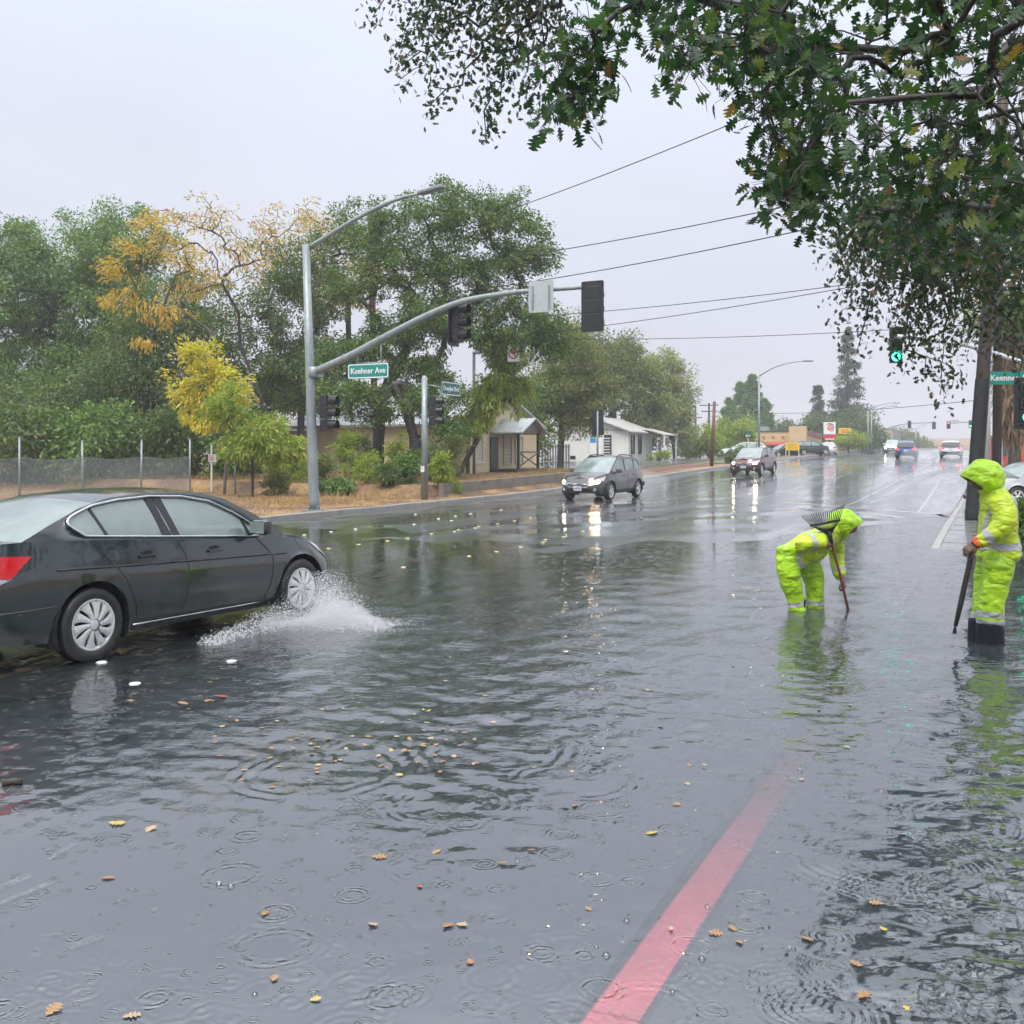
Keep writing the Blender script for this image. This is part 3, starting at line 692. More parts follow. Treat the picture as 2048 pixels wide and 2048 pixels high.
px_tree('oak_tree', 'dark round tree behind the yellow price sign', 168, (1725, 912), [(1720, 850, 40, 35), (1745, 875, 30, 30), (1690, 870, 25, 25)], n_att=130, n_leaf=10000, size=.38, leaf='lf_grey', tr=.25, seed=39, clump=.75)
px_tree('street_tree', 'small flat topped light green tree by the far kerb', 140, (1697, 912), [(1697, 880, 36, 14), (1675, 883, 18, 10), (1720, 884, 18, 10)], n_att=60, n_leaf=6000, size=.26, leaf='lf_lime', tr=.12, seed=40, clump=.5)
px_tree('oak_tree', 'hazy green trees massed beyond the far signal', 300, (1815, 900), [(1800, 875, 30, 18), (1830, 885, 25, 14), (1850, 892, 16, 9)], n_att=120, n_leaf=9000, size=.6, leaf='lf_olive', tr=.3, seed=41, clump=1.3)
px_tree('oak_tree', 'brown green bushes at the foot of the far building', 225, (1770, 905), [(1765, 890, 18, 10), (1790, 893, 14, 8)], n_att=50, n_leaf=4000, size=.45, leaf='lf_olive', tr=.2, seed=42, clump=.9)

# shrubs and saplings in front of the house
def shrub(name, label, px, py, d, wpx, hpx, n, size, leaf, seed, aspect=.35, droop=.4, group=None, att=40, clump=.16, zb=None):
    b = at(px, py, d); b.z = gz(b.x, b.y) - .04
    w, h = wpx / FPX * d, hpx / FPX * d
    return tree(name, label, b, [(0, 0, h * .5, w, w * .8, h * .5), (w * .3, 0, h * .75, w * .6, w * .5, h * .28)], [(0, 0, 0), (.02, 0, h * .12), (0, .02, h * .22)], att, n, size, leaf, 'bark', .03, seed, aspect, clump, .6, 'shrub', group, droop, .9, crown_name='foliage')
gS = 'shrubs growing in front of the yellow house'
shrub('leafy_shrub', 'bright lime sapling left of the dark oak trunk', 728, 968, 42, 34, 62, 3200, .12, 'lf_lime', 51, group=gS)
shrub('leafy_shrub', 'pale leafy sapling against the house corner', 690, 965, 45, 26, 120, 2600, .12, 'lf_lime', 52, group=gS)
shrub('leafy_shrub', 'dark evergreen bush between the two oak trunks', 805, 975, 42, 34, 60, 3800, .14, 'lf_deep', 53, .5, group=gS)
shrub('leafy_shrub', 'lime sapling climbing the wall right of the trunk', 790, 965, 46, 24, 100, 2200, .13, 'lf_lime', 54, group=gS)
for px_, py_, d_, w_, h_, lf_, sd_, lab_ in [(640, 972, 43, 36, 60, 'lf_olive', 91, 'tangled olive undergrowth just right of the tall signal pole'), (715, 966, 47, 40, 90, 'lf_grey', 92, 'dark tangled undergrowth below the house eave'), (775, 978, 41, 26, 40, 'lf_grey', 93, 'low dark undergrowth at the foot of the oak trunk'), (845, 972, 44, 40, 80, 'lf_grey', 94, 'dark undergrowth behind the second signal pole'), (900, 968, 46, 34, 90, 'lf_olive', 95, 'olive undergrowth left of the leaning trunk'), (575, 970, 46, 40, 70, 'lf_lime', 96, 'pale green undergrowth along the shed wall')]:
    shrub('undergrowth', lab_, px_, py_, d_, w_, h_, 4200, .11, lf_, sd_, .4, group=gS, att=60, clump=.20)
shrub('leafy_shrub', 'low dark bush right of the tall signal pole', 672, 972, 41, 40, 34, 3000, .13, 'lf_deep', 55, .5, group=gS)
shrub('leafy_shrub', 'drooping lime fern leaved shrub right of the second pole', 878, 978, 40, 22, 62, 1900, .15, 'lf_lime', 56, group=gS)
shrub('leafy_shrub', 'yellow green weeds at the foot of the leaning trunk', 900, 985, 40.5, 22, 24, 1200, .12, 'lf_lime', 57, group=gS)
shrub('leafy_shrub', 'pale green shrub below the shed eave', 590, 962, 44, 40, 70, 3800, .12, 'lf_lime', 58, group=gS)
shrub('leafy_shrub', 'olive shrub at the fence end', 548, 975, 42, 30, 50, 2600, .12, 'lf_olive', 59, group=gS)
shrub('round_bush', 'dark red brown round bush by the driveway entrance', 1467, 925, 80, 26, 34, 3000, .14, 'lf_grey', 60, .5)
shrub('round_bush', 'low green bush behind the driveway', 1320, 925, 92, 22, 22, 1500, .16, 'lf_lime', 61, .5)
shrub('hedge', 'clipped green hedge at the right edge behind the standing worker', 2066, 1112, 18.5, 34, 128, 9000, .075, 'lf_oak', 62, .5, att=160, clump=.12)

# dry grass and leaf litter on the verge
def scatter_verge(n, s0, s1, t0, t1, seed):
    r = np.random.default_rng(seed)
    s_, t_ = r.uniform(s0, s1, n), r.uniform(t0, t1, n)
    x, y = xy(s_, t_); return np.stack([x, y, land_z(s_, t_)], -1), r
P, r = scatter_verge(52000, 8, 60, -46, -19.2, 71)
keep = (np.sin(P[:, 0] * .8) + np.sin(P[:, 1] * .55 + 1) + r.normal(size=len(P)) * .6) > .1
P = P[keep]; P[:, 2] -= .02
V, Q = leaf_quads(P, .32, r, .05, np.tile([0, 0, 1.6], (len(P), 1)))
M['straw'] = leafmat('dry_straw', [(0, (.34, .22, .09)), (.5, (.46, .31, .13)), (1, (.28, .18, .08))], .3, .7)
M['litter'] = leafmat('leaf_litter', [(0, (.14, .06, .04)), (.5, (.32, .17, .07)), (.85, (.50, .30, .11)), (1, (.60, .48, .26))], .15, .5)
tag(link('dry_grass', np_mesh('dry_grass', V, Q), M['straw']), 'dry straw coloured grass on the verge behind the kerb', 'grass', kind='stuff')
P, r = scatter_verge(22000, 14, 62, -30, -18.25, 72); P[:, 2] += .012
V, Q = leaf_quads(P, .10, r, .6, None, 0, .9); V[:, 2] = np.repeat(P[:, 2], 4) + r.uniform(0, .025, len(V))
tag(link('leaf_litter', np_mesh('leaf_litter', V, Q), M['litter']), 'brown fallen leaves strewn over the verge', 'leaves', kind='stuff')
# ================================================================= street furniture
M['galv'] = surf('galvanised_steel', (.30, .34, .34), (.20, .235, .24), 6, .45, .15, 90, metal=.35, stretch=(1, 1, .4))
M['steel'] = surf('grey_steel', (.42, .44, .45), (.30, .32, .33), 5, .4, .1, 60, metal=.4)
M['black'] = surf('black_paint', (.018, .020, .024), (.010, .011, .013), 6, .4, .1, 60)
M['blackrub'] = surf('black_rubber', (.012, .012, .013), (.020, .020, .021), 9, .55, .2, 70)
M['lens_off'] = surf('dark_lens', (.03, .03, .03), (.02, .02, .02), 8, .15)
M['lens_green'] = glow('green_signal_lamp', (.05, 1.0, .55), 4.0, (.1, .6, .4))
M['lens_red'] = glow('red_signal_lamp', (1.0, .08, .05), 4.0, (.6, .1, .1))
M['sign_green'] = surf('green_sign_sheeting', (.004, .26, .21), (.003, .23, .185), 2, .3, 0)
M['sign_dark'] = surf('dark_green_sign_sheeting', (.006, .13, .10), (.005, .11, .085), 2, .3, 0)
M['sign_white'] = surf('white_sign_sheeting', (.78, .79, .80), (.70, .71, .72), 2, .35, 0)
M['sign_back'] = surf('bare_aluminium_sign_back', (.50, .53, .53), (.42, .45, .46), 1.5, .4, .05, 30, metal=.3)
M['sign_red'] = surf('red_sign_sheeting', (.60, .03, .04), (.52, .03, .035), 2, .35, 0)
M['sign_yellow'] = surf('yellow_sign_sheeting', (.80, .50, .02), (.74, .45, .02), 2, .35, 0)
M['wood_pole'] = surf('dark_creosoted_pole', (.050, .032, .024), (.018, .013, .011), 5, .55, .8, 30, stretch=(1, 1, .12), coat=.1)
M['wood_red'] = surf('red_brown_pole', (.16, .065, .050), (.10, .042, .034), 5, .6, .7, 30, stretch=(1, 1, .12))
M['wire'] = surf('black_cable', (.035, .035, .04), (.025, .025, .03), 3, .5)

def text(body, size, mat, parent, loc, right, up, bold=.012, ext=.002, align='CENTER', sx=1.0):
    cu = bpy.data.curves.new('lettering', 'FONT'); cu.body = body; cu.size = size; cu.extrude = ext; cu.offset = bold * size
    cu.align_x = align; cu.align_y = 'CENTER'; cu.materials.append(mat); cu.resolution_u = 3
    o = bpy.data.objects.new('lettering', cu); COL.objects.link(o)
    r_, u_ = Vector(right).normalized(), Vector(up).normalized(); n_ = r_.cross(u_)
    Mx = Matrix((( r_.x * sx, u_.x, n_.x, loc[0]), (r_.y * sx, u_.y, n_.y, loc[1]), (r_.z * sx, u_.z, n_.z, loc[2]), (0, 0, 0, 1)))
    me = bpy.data.meshes.new_from_object(o); me.transform(Mx)
    bpy.data.objects.remove(o); o = link('lettering', me); o.parent = parent
    return o

def frameM(c, right, up):
    r_ = Vector(right).normalized(); u_ = Vector(up); u_ = (u_ - r_ * u_.dot(r_)).normalized(); n_ = r_.cross(u_)
    return Matrix(((r_.x, u_.x, n_.x, c[0]), (r_.y, u_.y, n_.y, c[1]), (r_.z, u_.z, n_.z, c[2]), (0, 0, 0, 1)))

def rrect(w, h, r, n=4):
    P = []
    for cx, cy, a0 in ((w / 2 - r, h / 2 - r, 0), (-w / 2 + r, h / 2 - r, 90), (-w / 2 + r, -h / 2 + r, 180), (w / 2 - r, -h / 2 + r, 270)):
        for k in range(n + 1):
            a = R(a0 + 90 * k / n); P.append((cx + r * math.cos(a), cy + r * math.sin(a)))
    return P
def disc(r, n=24): return [(r * math.cos(2 * math.pi * k / n), r * math.sin(2 * math.pi * k / n)) for k in range(n)]

def signal_head(parent, loc, yaw, lit=None, back=True, name='signal_head', ped=False):
    """lamps face local -y turned by yaw"""
    h = MB(); n = 1 if ped else 3
    for k in range(n): h.bbox((0, .02, (k - (n - 1) / 2) * -.36), (.36, .24, .345), .02)
    if back and not ped:
        Mb = frameM((0, .13, 0), (1, 0, 0), (0, 0, 1)); h.prism(rrect(.62, 1.32, .05), .012, Mb)
    o = h.build(name, M['black'], parent, loc, (0, 0, yaw))
    for k in range(n):
        z = (k - (n - 1) / 2) * -.36
        mat = M['lens_off']
        if lit == 'red' and k == 0: mat = M['lens_red']
        if lit == 'green' and k == n - 1: mat = M['lens_green']
        l = MB(); l.lathe([(.001, .03), (.07, .022), (.12, .004), (.14, -.01)], 20, frameM((0, -.10, z), (1, 0, 0), (0, 0, 1)))
        l.build('lens', mat, o)
        v = MB(); rows = []
        for yy in (0, -.26):
            rows.append([(.155 * math.cos(a), -.10 + yy, z + .155 * math.sin(a)) for a in np.linspace(R(-38), R(218), 18)])
        v.grid(rows); v.build('visor', M['black'], o)
    return o

def flat_sign(parent, c, right, w, h, mat, border=None, name='sign_panel', r=.04, up=(0, 0, 1), th=.004):
    b = MB(); Mx = frameM(c, right, up); b.prism(rrect(w, h, r), th, Mx)
    o = b.build(name, mat, parent)
    if border:
        bd = MB(); pts = rrect(w - .03, h - .03, r * .8); inn = rrect(w - .09, h - .09, r * .7)
        n = len(pts); vs = [Mx @ Vector((x, y, th + .003)) for x, y in pts] + [Mx @ Vector((x, y, th + .003)) for x, y in inn]
        bd.add(vs, [(i, (i + 1) % n, n + (i + 1) % n, n + i) for i in range(n)]); bd.build('border', border, o)
    return o

PERP = Vector((DY, -DX, 0)); ALONG = Vector((DX, DY, 0)); UPV = Vector((0, 0, 1))
FACE_US = math.atan2(-DX, DY) * 1.0           # yaw that turns local -y to face back down the road
YAW_US = -HD                                   # local -y -> (-DX, -DY)
def smooth_path(P, n=8):
    P = [Vector(p) for p in P]; Q = [P[0] * 2 - P[1]] + P + [P[-1] * 2 - P[-2]]; out = []
    for i in range(1, len(Q) - 2):
        for k in range(n):
            t = k / n; a, b, c, e = Q[i - 1], Q[i], Q[i + 1], Q[i + 2]
            out.append(.5 * ((2 * b) + (c - a) * t + (2 * a - 5 * b + 4 * c - e) * t * t + (3 * b - a - 3 * c + e) * t ** 3))
    return out + [P[-1]]

# ---- the tall signal mast at the far left corner
b0 = at(628, 1021, 30.5); b0.z = gz(b0.x, b0.y)
mast = empty('signal_mast', b0, 0, 'tall grey signal mast with long curved arm and lamp arm at the left corner', 'signal mast')
def on_arm(px, py, lo=0.0):
    """point on the arm's vertical plane that is seen at (px, py), relative to the mast foot"""
    k = (px - 1024) / FPX; L = (k * b0.y - b0.x) / (PERP.x - k * PERP.y)
    d_ = b0.y + PERP.y * L
    return Vector((PERP.x * L, PERP.y * L, EYE - (py - HZ) / FPX * d_ - b0.z))
top = Vector((at(612, 490, 30.5).x - b0.x, 0, at(612, 490, 30.5).z - b0.z))
mb = MB(); mb.tube([(0, 0, .04), (0, 0, .3), tuple(top * .5), tuple(top)], [.165, .16, .135, .11], 16)
mb.build('pole', M['galv'], mast)
mb = MB(); mb.bbox((0, 0, .03), (.5, .5, .06), .01)
for a in range(4): mb.tube([(.19 * math.cos(a * 1.57 + .78), .19 * math.sin(a * 1.57 + .78), .05), (.19 * math.cos(a * 1.57 + .78), .19 * math.sin(a * 1.57 + .78), .16)], .022, 6)
mb.build('base_plate', M['galv'], mast)
arm_px = [(628, 745), (700, 712), (763, 678), (848, 634), (922, 604), (1000, 589), (1060, 582), (1187, 573)]
ap = smooth_path([on_arm(*q) for q in arm_px], 6)
mb = MB(); mb.tube(ap, list(np.linspace(.125, .055, len(ap))), 14); mb.build('mast_arm', M['galv'], mast)
mb = MB(); q0 = on_arm(628, 745); mb.lathe([(.17, -.16), (.19, -.15), (.19, .15), (.17, .16)], 16, Matrix.Translation(q0)); mb.bbox(q0 + PERP * .16, (.3, .12, .3), .02, M=None)
mb.build('arm_clamp', M['galv'], mast)
lp = smooth_path([on_arm(*q) for q in [(616, 497), (700, 445), (762, 412), (810, 394), (850, 386)]], 6)
mb = MB(); mb.tube(lp, list(np.linspace(.075, .04, len(lp))), 12); mb.build('lamp_arm', M['galv'], mast)
e0, e1 = on_arm(838, 388), on_arm(888, 374)
mb = MB(); ax = (e1 - e0); Mh = frameM((e0 + e1) / 2, ax, UPV)
mb.bbox((0, .02, 0), (ax.length, .10, .28), .035, M=Mh); mb.bbox((-.12, -.035, 0), (ax.length * .55, .03, .2), .01, M=Mh); mb.build('lamp_head', M['galv'], mast)
# sign back and hangers
sb = on_arm(1085, 594)
flat_sign(mast, sb + ALONG * -.10 + Vector((0, 0, 0)), PERP, .72, .84, M['sign_back'], None, 'sign_back', .06)
for k in (-.24, .24): mb = MB(); mb.box(sb + PERP * k - ALONG * .125 + Vector((0, 0, -.02)), (.05, .03, .62)); mb.build('sign_bracket', M['galv'], mast)
hd = on_arm(1187, 614)
signal_head(mast, hd + PERP * .02, YAW_US + math.pi)
signal_head(mast, on_arm(903, 642) + ALONG * .35, YAW_US + math.pi * .5)
signal_head(mast, Vector((.36, .08, at(640, 826, 30.5).z - b0.z)), YAW_US + math.pi * .55, back=False)
kc = on_arm(737, 742)
ks = flat_sign(mast, kc - ALONG * .02, PERP, 1.40, .44, M['sign_green'], M['sign_white'], 'street_sign', .05)
text('Keehner Ave', .235, M['sign_white'], ks, kc - ALONG * .034, PERP, UPV, .018, .003, sx=.95)
mb = MB()
for px_ in (716, 762):
    a_ = on_arm(px_, 728); c_ = on_arm(px_, 700 if px_ < 740 else 682); mb.tube([a_ + Vector((0, 0, -.05)), c_], .018, 6)
mb.box(kc + Vector((0, 0, .24)), (.05, .05, .03)); mb.tube([on_arm(712, 727), on_arm(768, 725)], .022, 6)
mb.build('sign_hanger', M['galv'], mast)

# ---- second signal pole with the cross street sign
b1 = at(849, 1000, 37.6); b1.z = gz(b1.x, b1.y)
p2_ = empty('signal_pole', b1, 0, 'short grey signal pole with a green street sign in front of the house', 'signal pole')
hgt = at(849, 755, 37.6).z - b1.z
mb = MB(); mb.tube([(0, 0, 0), (0, 0, hgt)], [.135, .105], 14); mb.lathe([(.10, hgt), (.06, hgt + .06), (.001, hgt + .075)], 14); mb.build('pole', M['galv'], p2_)
signal_head(p2_, Vector((.32, .1, at(858, 822, 37.6).z - b1.z)), YAW_US + math.pi * .6, back=False)
signal_head(p2_, Vector((-.34, .0, at(838, 888, 37.6).z - b1.z)), YAW_US + math.pi * .8, back=False, ped=True, name='pedestrian_signal')
dc = Vector(at(902, 778, 37.9)) - b1
ds = flat_sign(p2_, dc, ALONG, 1.45, .50, M['sign_dark'], M['sign_white'], 'street_sign', .05)
text('Douglas Blvd', .235, M['sign_white'], ds, dc + PERP * .012, ALONG, UPV, .018, .003, sx=.95)
mb = MB(); mb.tube([(0, 0, hgt - .25), tuple(dc)], .025, 6); mb.build('sign_bracket', M['galv'], p2_)
bc = Vector((-.06, -.14, at(844, 938, 37.6).z - b1.z))
pb = flat_sign(p2_, bc, (1, 0, 0), .13, .22, M['sign_white'], None, 'push_button_plate', .015)
text('2', .09, M['black'], pb, bc + Vector((0, -.008, .02)), (1, 0, 0), UPV)

# ---- no left turn sign on an arm behind the oak
b2 = at(948, 985, 53); b2.z = gz(b2.x, b2.y)
nt_ = empty('sign_arm', b2, 0, 'thin pole and arm holding a red circle no turn sign', 'traffic sign')
z1 = at(948, 703, 53).z - b2.z
mb = MB(); mb.tube([(0, 0, 0), (0, 0, z1)], .08, 8); mb.tube([(0, 0, z1 - .1), tuple(at(985, 700, 51) - b2), tuple(at(1020, 703, 49) - b2)], .07, 8); mb.build('pole', M['galv'], nt_)
c = at(1027, 707, 48.8) - b2
np_ = flat_sign(nt_, c, PERP, .62, .78, M['sign_white'], None, 'sign_panel', .04)
mb = MB(); o_ = disc(.27); i_ = disc(.20); n = len(o_); Mx = frameM(c - ALONG * .012, PERP, UPV)
mb.add([Mx @ Vector((x, y, 0)) for x, y in o_] + [Mx @ Vector((x, y, 0)) for x, y in i_], [(i, (i + 1) % n, n + (i + 1) % n, n + i) for i in range(n)])
mb.prism([(-.17, .13), (-.13, .17), (.17, -.13), (.13, -.17)], .002, Mx); mb.build('prohibition_ring', M['sign_red'], np_)
mb = MB(); Mx2 = frameM(c - ALONG * .007, PERP, UPV); mb.prism([(.04, -.14), (.09, -.14), (.09, .07), (-.04, .07), (-.04, .12), (-.14, .045), (-.04, -.03), (-.04, .02), (.04, .02)], .002, Mx2); mb.build('arrow', M['black'], np_)

# ---- signal post beyond the grey wagon
b3 = at(1195, 960, 54); b3.z = gz(b3.x, b3.y)
sp = empty('signal_post', b3, 0, 'slim post with a dark three lamp signal behind the grey wagon', 'signal post')
mb = MB(); mb.tube([(0, 0, 0), (0, 0, at(1195, 822, 54).z - b3.z)], .055, 10); mb.build('post', M['galv'], sp)
signal_head(sp, Vector((0, .12, at(1195, 845, 54).z - b3.z)), math.pi + .15, back=True)

# ---- wooden utility poles
def upole(name, label, pts, r0, r1, mat, cross=(), parts=True):
    b = Vector(pts[0]); root = empty(name, b, 0, label, 'utility pole')
    mb = MB(); rel = [Vector(p) - b for p in pts]; mb.tube(rel, list(np.linspace(r0, r1, len(rel))), 14); mb.build('pole', mat, root)
    for z, L, ax_ in cross:
        c = MB(); k = z / max(1e-3, rel[-1].z); cc = rel[0].lerp(rel[-1], k); A = Vector(ax_).normalized()
        c.bbox((0, 0, 0), (L, .10, .12), .01, M=frameM(cc, A, UPV)); o = c.build('crossarm', mat, root)
        for q in (-.45, -.2, .2, .45):
            m_ = MB(); p_ = cc + A * (L * q); m_.lathe([(.001, .06), (.035, .065), (.045, .10), (.03, .13), (.05, .16), (.001, .2)], 8, Matrix.Translation(p_)); m_.build('insulator', M['steel'], o)
    return root
pb_ = at(1944, 1042, 26.5); pb_.z = gz(pb_.x, pb_.y) - .1
pt = at(1984, 500, 26.5); pt2 = pb_.lerp(pt, 1.75)
up = upole('utility_pole', 'big dark leaning utility pole behind the standing worker', [pb_, pb_.lerp(pt, .5), pt, pt2], .185, .14, M['wood_pole'], [(11.4, 2.6, PERP)])
mb = MB(); k = .075
q = (pb_.lerp(pt, .165)) - pb_; mb.lathe([(.190, -.035), (.194, -.03), (.194, .03), (.190, .035)], 14, Matrix.Translation(q)); mb.build('reflector_band', M['sign_yellow'], up)
mb = MB(); mb.lathe([(.188, 0), (.189, .05), (.189, .9), (.186, 2.4), (.182, 3.6)], 14, Matrix.Translation(Vector((.0, 0, .18)))); mb.v = [(v[0] + (pt - pb_).x / (pt - pb_).z * v[2], v[1], v[2]) for v in mb.v]; mb.build('pole_wrap', M['black'], up)
upole('utility_pole', 'second dark pole right behind the big leaning pole', [at(1993, 975, 34) * 1.0, at(1996, 640, 34), at(2000, 300, 34)], .15, .12, M['wood_pole'])
upole('utility_pole', 'red brown utility pole rising among the trees behind the signal mast', [at(752, 965, 58), at(744, 570, 58), at(740, 425, 58)], .20, .15, M['wood_red'], [(13.6, 2.4, (1, .2, 0))])
for px_, yb, yt, d_, lab, cr in [(1429, 920, 803, 75, 'plain leaning wooden pole without crossarms by the driveway', ()), (1418, 917, 806, 118, 'far utility pole with two crossarms left of the driveway pole', ((6.2, 2.2, PERP), (5.5, 1.8, PERP))), (1391, 915, 812, 130, 'thin far utility pole left of the one with crossarms', ((5.2, 1.6, PERP),))]:
    b_ = at(px_ - (6 if d_ == 75 else 0), yb, d_); b_.z = gz(b_.x, b_.y) - .1
    upole('utility_pole', lab, [b_, at(px_, yt, d_)], .14 if d_ < 100 else .17, .11, M['wood_red'] if d_ < 100 else M['wood_pole'], cr)

# ---- overhead wires
def wire(label, a, b, sag=.35, r=.012, group='overhead wires'):
    P = []
    for q in np.linspace(0, 1, 15):
        p_ = Vector(a).lerp(Vector(b), q); p_.z -= sag * 4 * q * (1 - q); P.append(p_)
    c = Vector(a); mb = MB(); mb.tube([p_ - c for p_ in P], r, 5)
    o = mb.build('overhead_wire', M['wire'], None, c); tag(o, label, 'wire', group); return P
for lab, a, b, r_ in [('topmost overhead wire climbing steeply to the right', at(760, 500, 60), at(1990, 20, 26), .020),
                   ('second overhead wire from the top, with small clips', at(742, 545, 58), at(1990, 318, 27), .020),
                   ('third overhead wire from the top, with small clips', at(742, 600, 58), at(1990, 372, 27), .020),
                   ('fourth overhead wire, nearly level', at(760, 640, 60), at(1992, 528, 30), .015),
                   ('fifth overhead wire, just below the fourth', at(760, 690, 60), at(1992, 520, 30), .015),
                   ('lowest level overhead wire', at(800, 662, 60), at(1992, 646, 33), .013),
                   ('far thin wire across the street lamp pole', at(1418, 822, 118), at(1960, 800, 60), .02)]:
    P = wire(lab, a, b, .5, r_)

# ---- street lamps
def street_lamp(label, px_, yb, yt, d_, tip_px, tip_py, mid=None, r=.10, arms=1):
    b_ = at(px_, yb, d_); b_.z = gz(b_.x, b_.y) - .05
    root = empty('street_lamp', b_, 0, label, 'street lamp')
    tp = at(px_, yt, d_) - b_
    mb = MB(); mb.tube([(0, 0, 0), tuple(tp)], [r, r * .7], 10); mb.build('pole', M['galv'], root)
    e_ = at(tip_px, tip_py, d_ - 1.0) - b_
    P = smooth_path([tp, tp.lerp(e_, .35) + Vector((0, 0, (e_.z - tp.z) * .28)), tp.lerp(e_, .7) + Vector((0, 0, (e_.z - tp.z) * .22)), e_], 5)
    mb = MB(); mb.tube(P, list(np.linspace(r * .6, r * .35, len(P))), 8); mb.build('lamp_arm', M['galv'], root)
    mb = MB(); mb.bbox(e_ + Vector((.15, 0, 0)), (.75, .3, .12), .03); mb.build('lamp_head', M['galv'], root)
    return root
street_lamp('tall street lamp arching over the road beside the red car', 1518, 930, 752, 82, 1612, 722)
street_lamp('far street lamp beside the flat topped street tree', 1736, 910, 822, 128, 1790, 806)
street_lamp('far street lamp just behind its twin near the dark round tree', 1743, 910, 828, 136, 1786, 812)
street_lamp('small far lamp with bent arm by the tan building', 1758, 908, 835, 190, 1748, 826)
street_lamp('faint lamp behind the far mast arm', 1831, 905, 862, 230, 1848, 850)

# ---- far signals
def far_mast(label, base_px, yb, d_, tip_px, pts, heads, lit):
    b_ = at(base_px, yb, d_); b_.z = gz(b_.x, b_.y)
    root = empty('signal_mast', b_, 0, label, 'signal mast')
    P = [at(x, y, d_) - b_ for x, y in pts]
    mb = MB(); mb.tube([(0, 0, 0), tuple(P[0] + Vector((0, 0, .4)))], .14, 8); mb.build('pole', M['galv'], root)
    mb = MB(); mb.tube(smooth_path(P, 4), .085, 8); mb.build('mast_arm', M['galv'], root)
    for (x, y), l_ in zip(heads, lit): signal_head(root, at(x, y, d_ - .3) - b_, YAW_US + (0 if l_ else math.pi), l_)
    return root
far_mast('far signal mast reaching in from the left over the road', 1757, 905, 185, 0, [(1757, 862), (1790, 852), (1820, 847), (1868, 845)], [(1819, 849), (1868, 851)], [None, None])
m_ = far_mast('far signal mast reaching in from the right with a red lamp', 2000, 905, 180, 0, [(2000, 846), (1950, 845), (1905, 844)], [(1897, 850), (1941, 848)], ['red', 'green'])
for x in (1906, 1914): flat_sign(m_, at(x, 844, 179.6) - m_.location, PERP, .8, .7, M['sign_back'], None, 'sign_panel')

# ---- right hand signal mast half hidden by leaves
b4 = at(1972, 985, 29.0); b4.z = gz(b4.x, b4.y)
rm = empty('signal_mast', b4, 0, 'pale signal mast beside the big utility pole with green lamps', 'signal mast')
tz = at(1972, 640, 29).z - b4.z
mb = MB(); mb.tube([(0, 0, 0), (0, 0, tz)], [.13, .10], 12); mb.build('pole', M['sign_back'], rm)
mb = MB(); mb.tube(smooth_path([at(1972, 702, 29) - b4, at(1930, 690, 29) - b4, at(1885, 683, 29) - b4, at(1790, 672, 29) - b4], 5), .06, 8); mb.build('mast_arm', M['sign_back'], rm)
mb = MB(); mb.tube([at(1972, 700, 29) - b4, at(2060, 730, 26) - b4], .06, 8); mb.build('mast_arm', M['sign_back'], rm)
signal_head(rm, at(1792, 690, 30.5) - b4, YAW_US * .6, 'green', back=False)
signal_head(rm, at(2056, 806, 26) - b4, YAW_US * .8, 'green')
kc2 = at(2024, 756, 27) - b4
k2_ = flat_sign(rm, kc2, (1, -.1, 0), 1.30, .34, M['sign_green'], None, 'street_sign', .03)
text('Keehner Ave', .22, M['sign_white'], k2_, kc2 + Vector((0, -.012, 0)), (1, -.1, 0), UPV, .016, .003, sx=.95)
# ---- chain link fence
M['mesh'] = surf('galvanised_mesh', (.34, .37, .39), (.26, .29, .31), 8, .45, metal=.3)
fence = empty('chain_link_fence', W(24, -28), 0, 'chain link fence with tall bare posts in front of the dark trees', 'fence')
fb = fence.location.copy()
S_P = [17.6, 20.15, 22.7, 25.2, 27.8, 30.3, 32.9, 35.4]
for i, s_ in enumerate(S_P):
    w = W(s_, -28) - fb; mb = MB(); hh = 2.2 + .05 * ((i * 7) % 3) - (.0 if i < 7 else -.3)
    mb.tube([(w.x, w.y, w.z - .2), (w.x + .03 * ((i * 5) % 3 - 1), w.y, w.z + hh - .1)], .034, 8); mb.lathe([(.036, 0), (.036, .03), (.001, .05)], 8, Matrix.Translation((w.x + .03 * ((i * 5) % 3 - 1), w.y, w.z + hh - .1)))
    mb.build('post', M['galv'], fence)
for i in range(5):
    a_, b_ = W(S_P[i], -28) - fb, W(S_P[i + 1], -28) - fb; L = (b_ - a_).length; hN = 1.52; mb = MB(); sp_ = .085
    for fam in (1, -1):
        k = -hN
        while k < L + .01:
            x0, x1 = (k, k + hN) if fam == 1 else (k + hN, k)
            y0, y1 = 0.0, hN
            def clip(x0, y0, x1, y1):
                P = []
                for x, y, xo, yo in ((x0, y0, x1, y1), (x1, y1, x0, y0)):
                    if x < 0: q = (0 - x) / (xo - x); x, y = 0, y + (yo - y) * q
                    if x > L: q = (L - x) / (xo - x); x, y = L, y + (yo - y) * q
                    P.append((x, y))
                return P
            if max(x0, x1) > .02 and min(x0, x1) < L - .02:
                (xa, ya), (xb, yb) = clip(x0, y0, x1, y1)
                pa = a_.lerp(b_, xa / L); pb2 = a_.lerp(b_, xb / L)
                sag = lambda x: -.10 * math.sin(math.pi * x / L)
                mb.tube([(pa.x, pa.y, pa.z + .05 + ya + sag(xa) * ya / hN), (pb2.x, pb2.y, pb2.z + .05 + yb + sag(xb) * yb / hN)], .0055, 3, cap=False)
            k += sp_
    o = mb.build('wire_mesh', M['mesh'], fence, fix=False); o['kind'] = 'stuff'
    mb = MB(); mb.tube([a_ + Vector((0, 0, 1.57)), a_.lerp(b_, .5) + Vector((0, 0, 1.47)), b_ + Vector((0, 0, 1.57))], .008, 4); mb.build('top_wire', M['mesh'], fence)
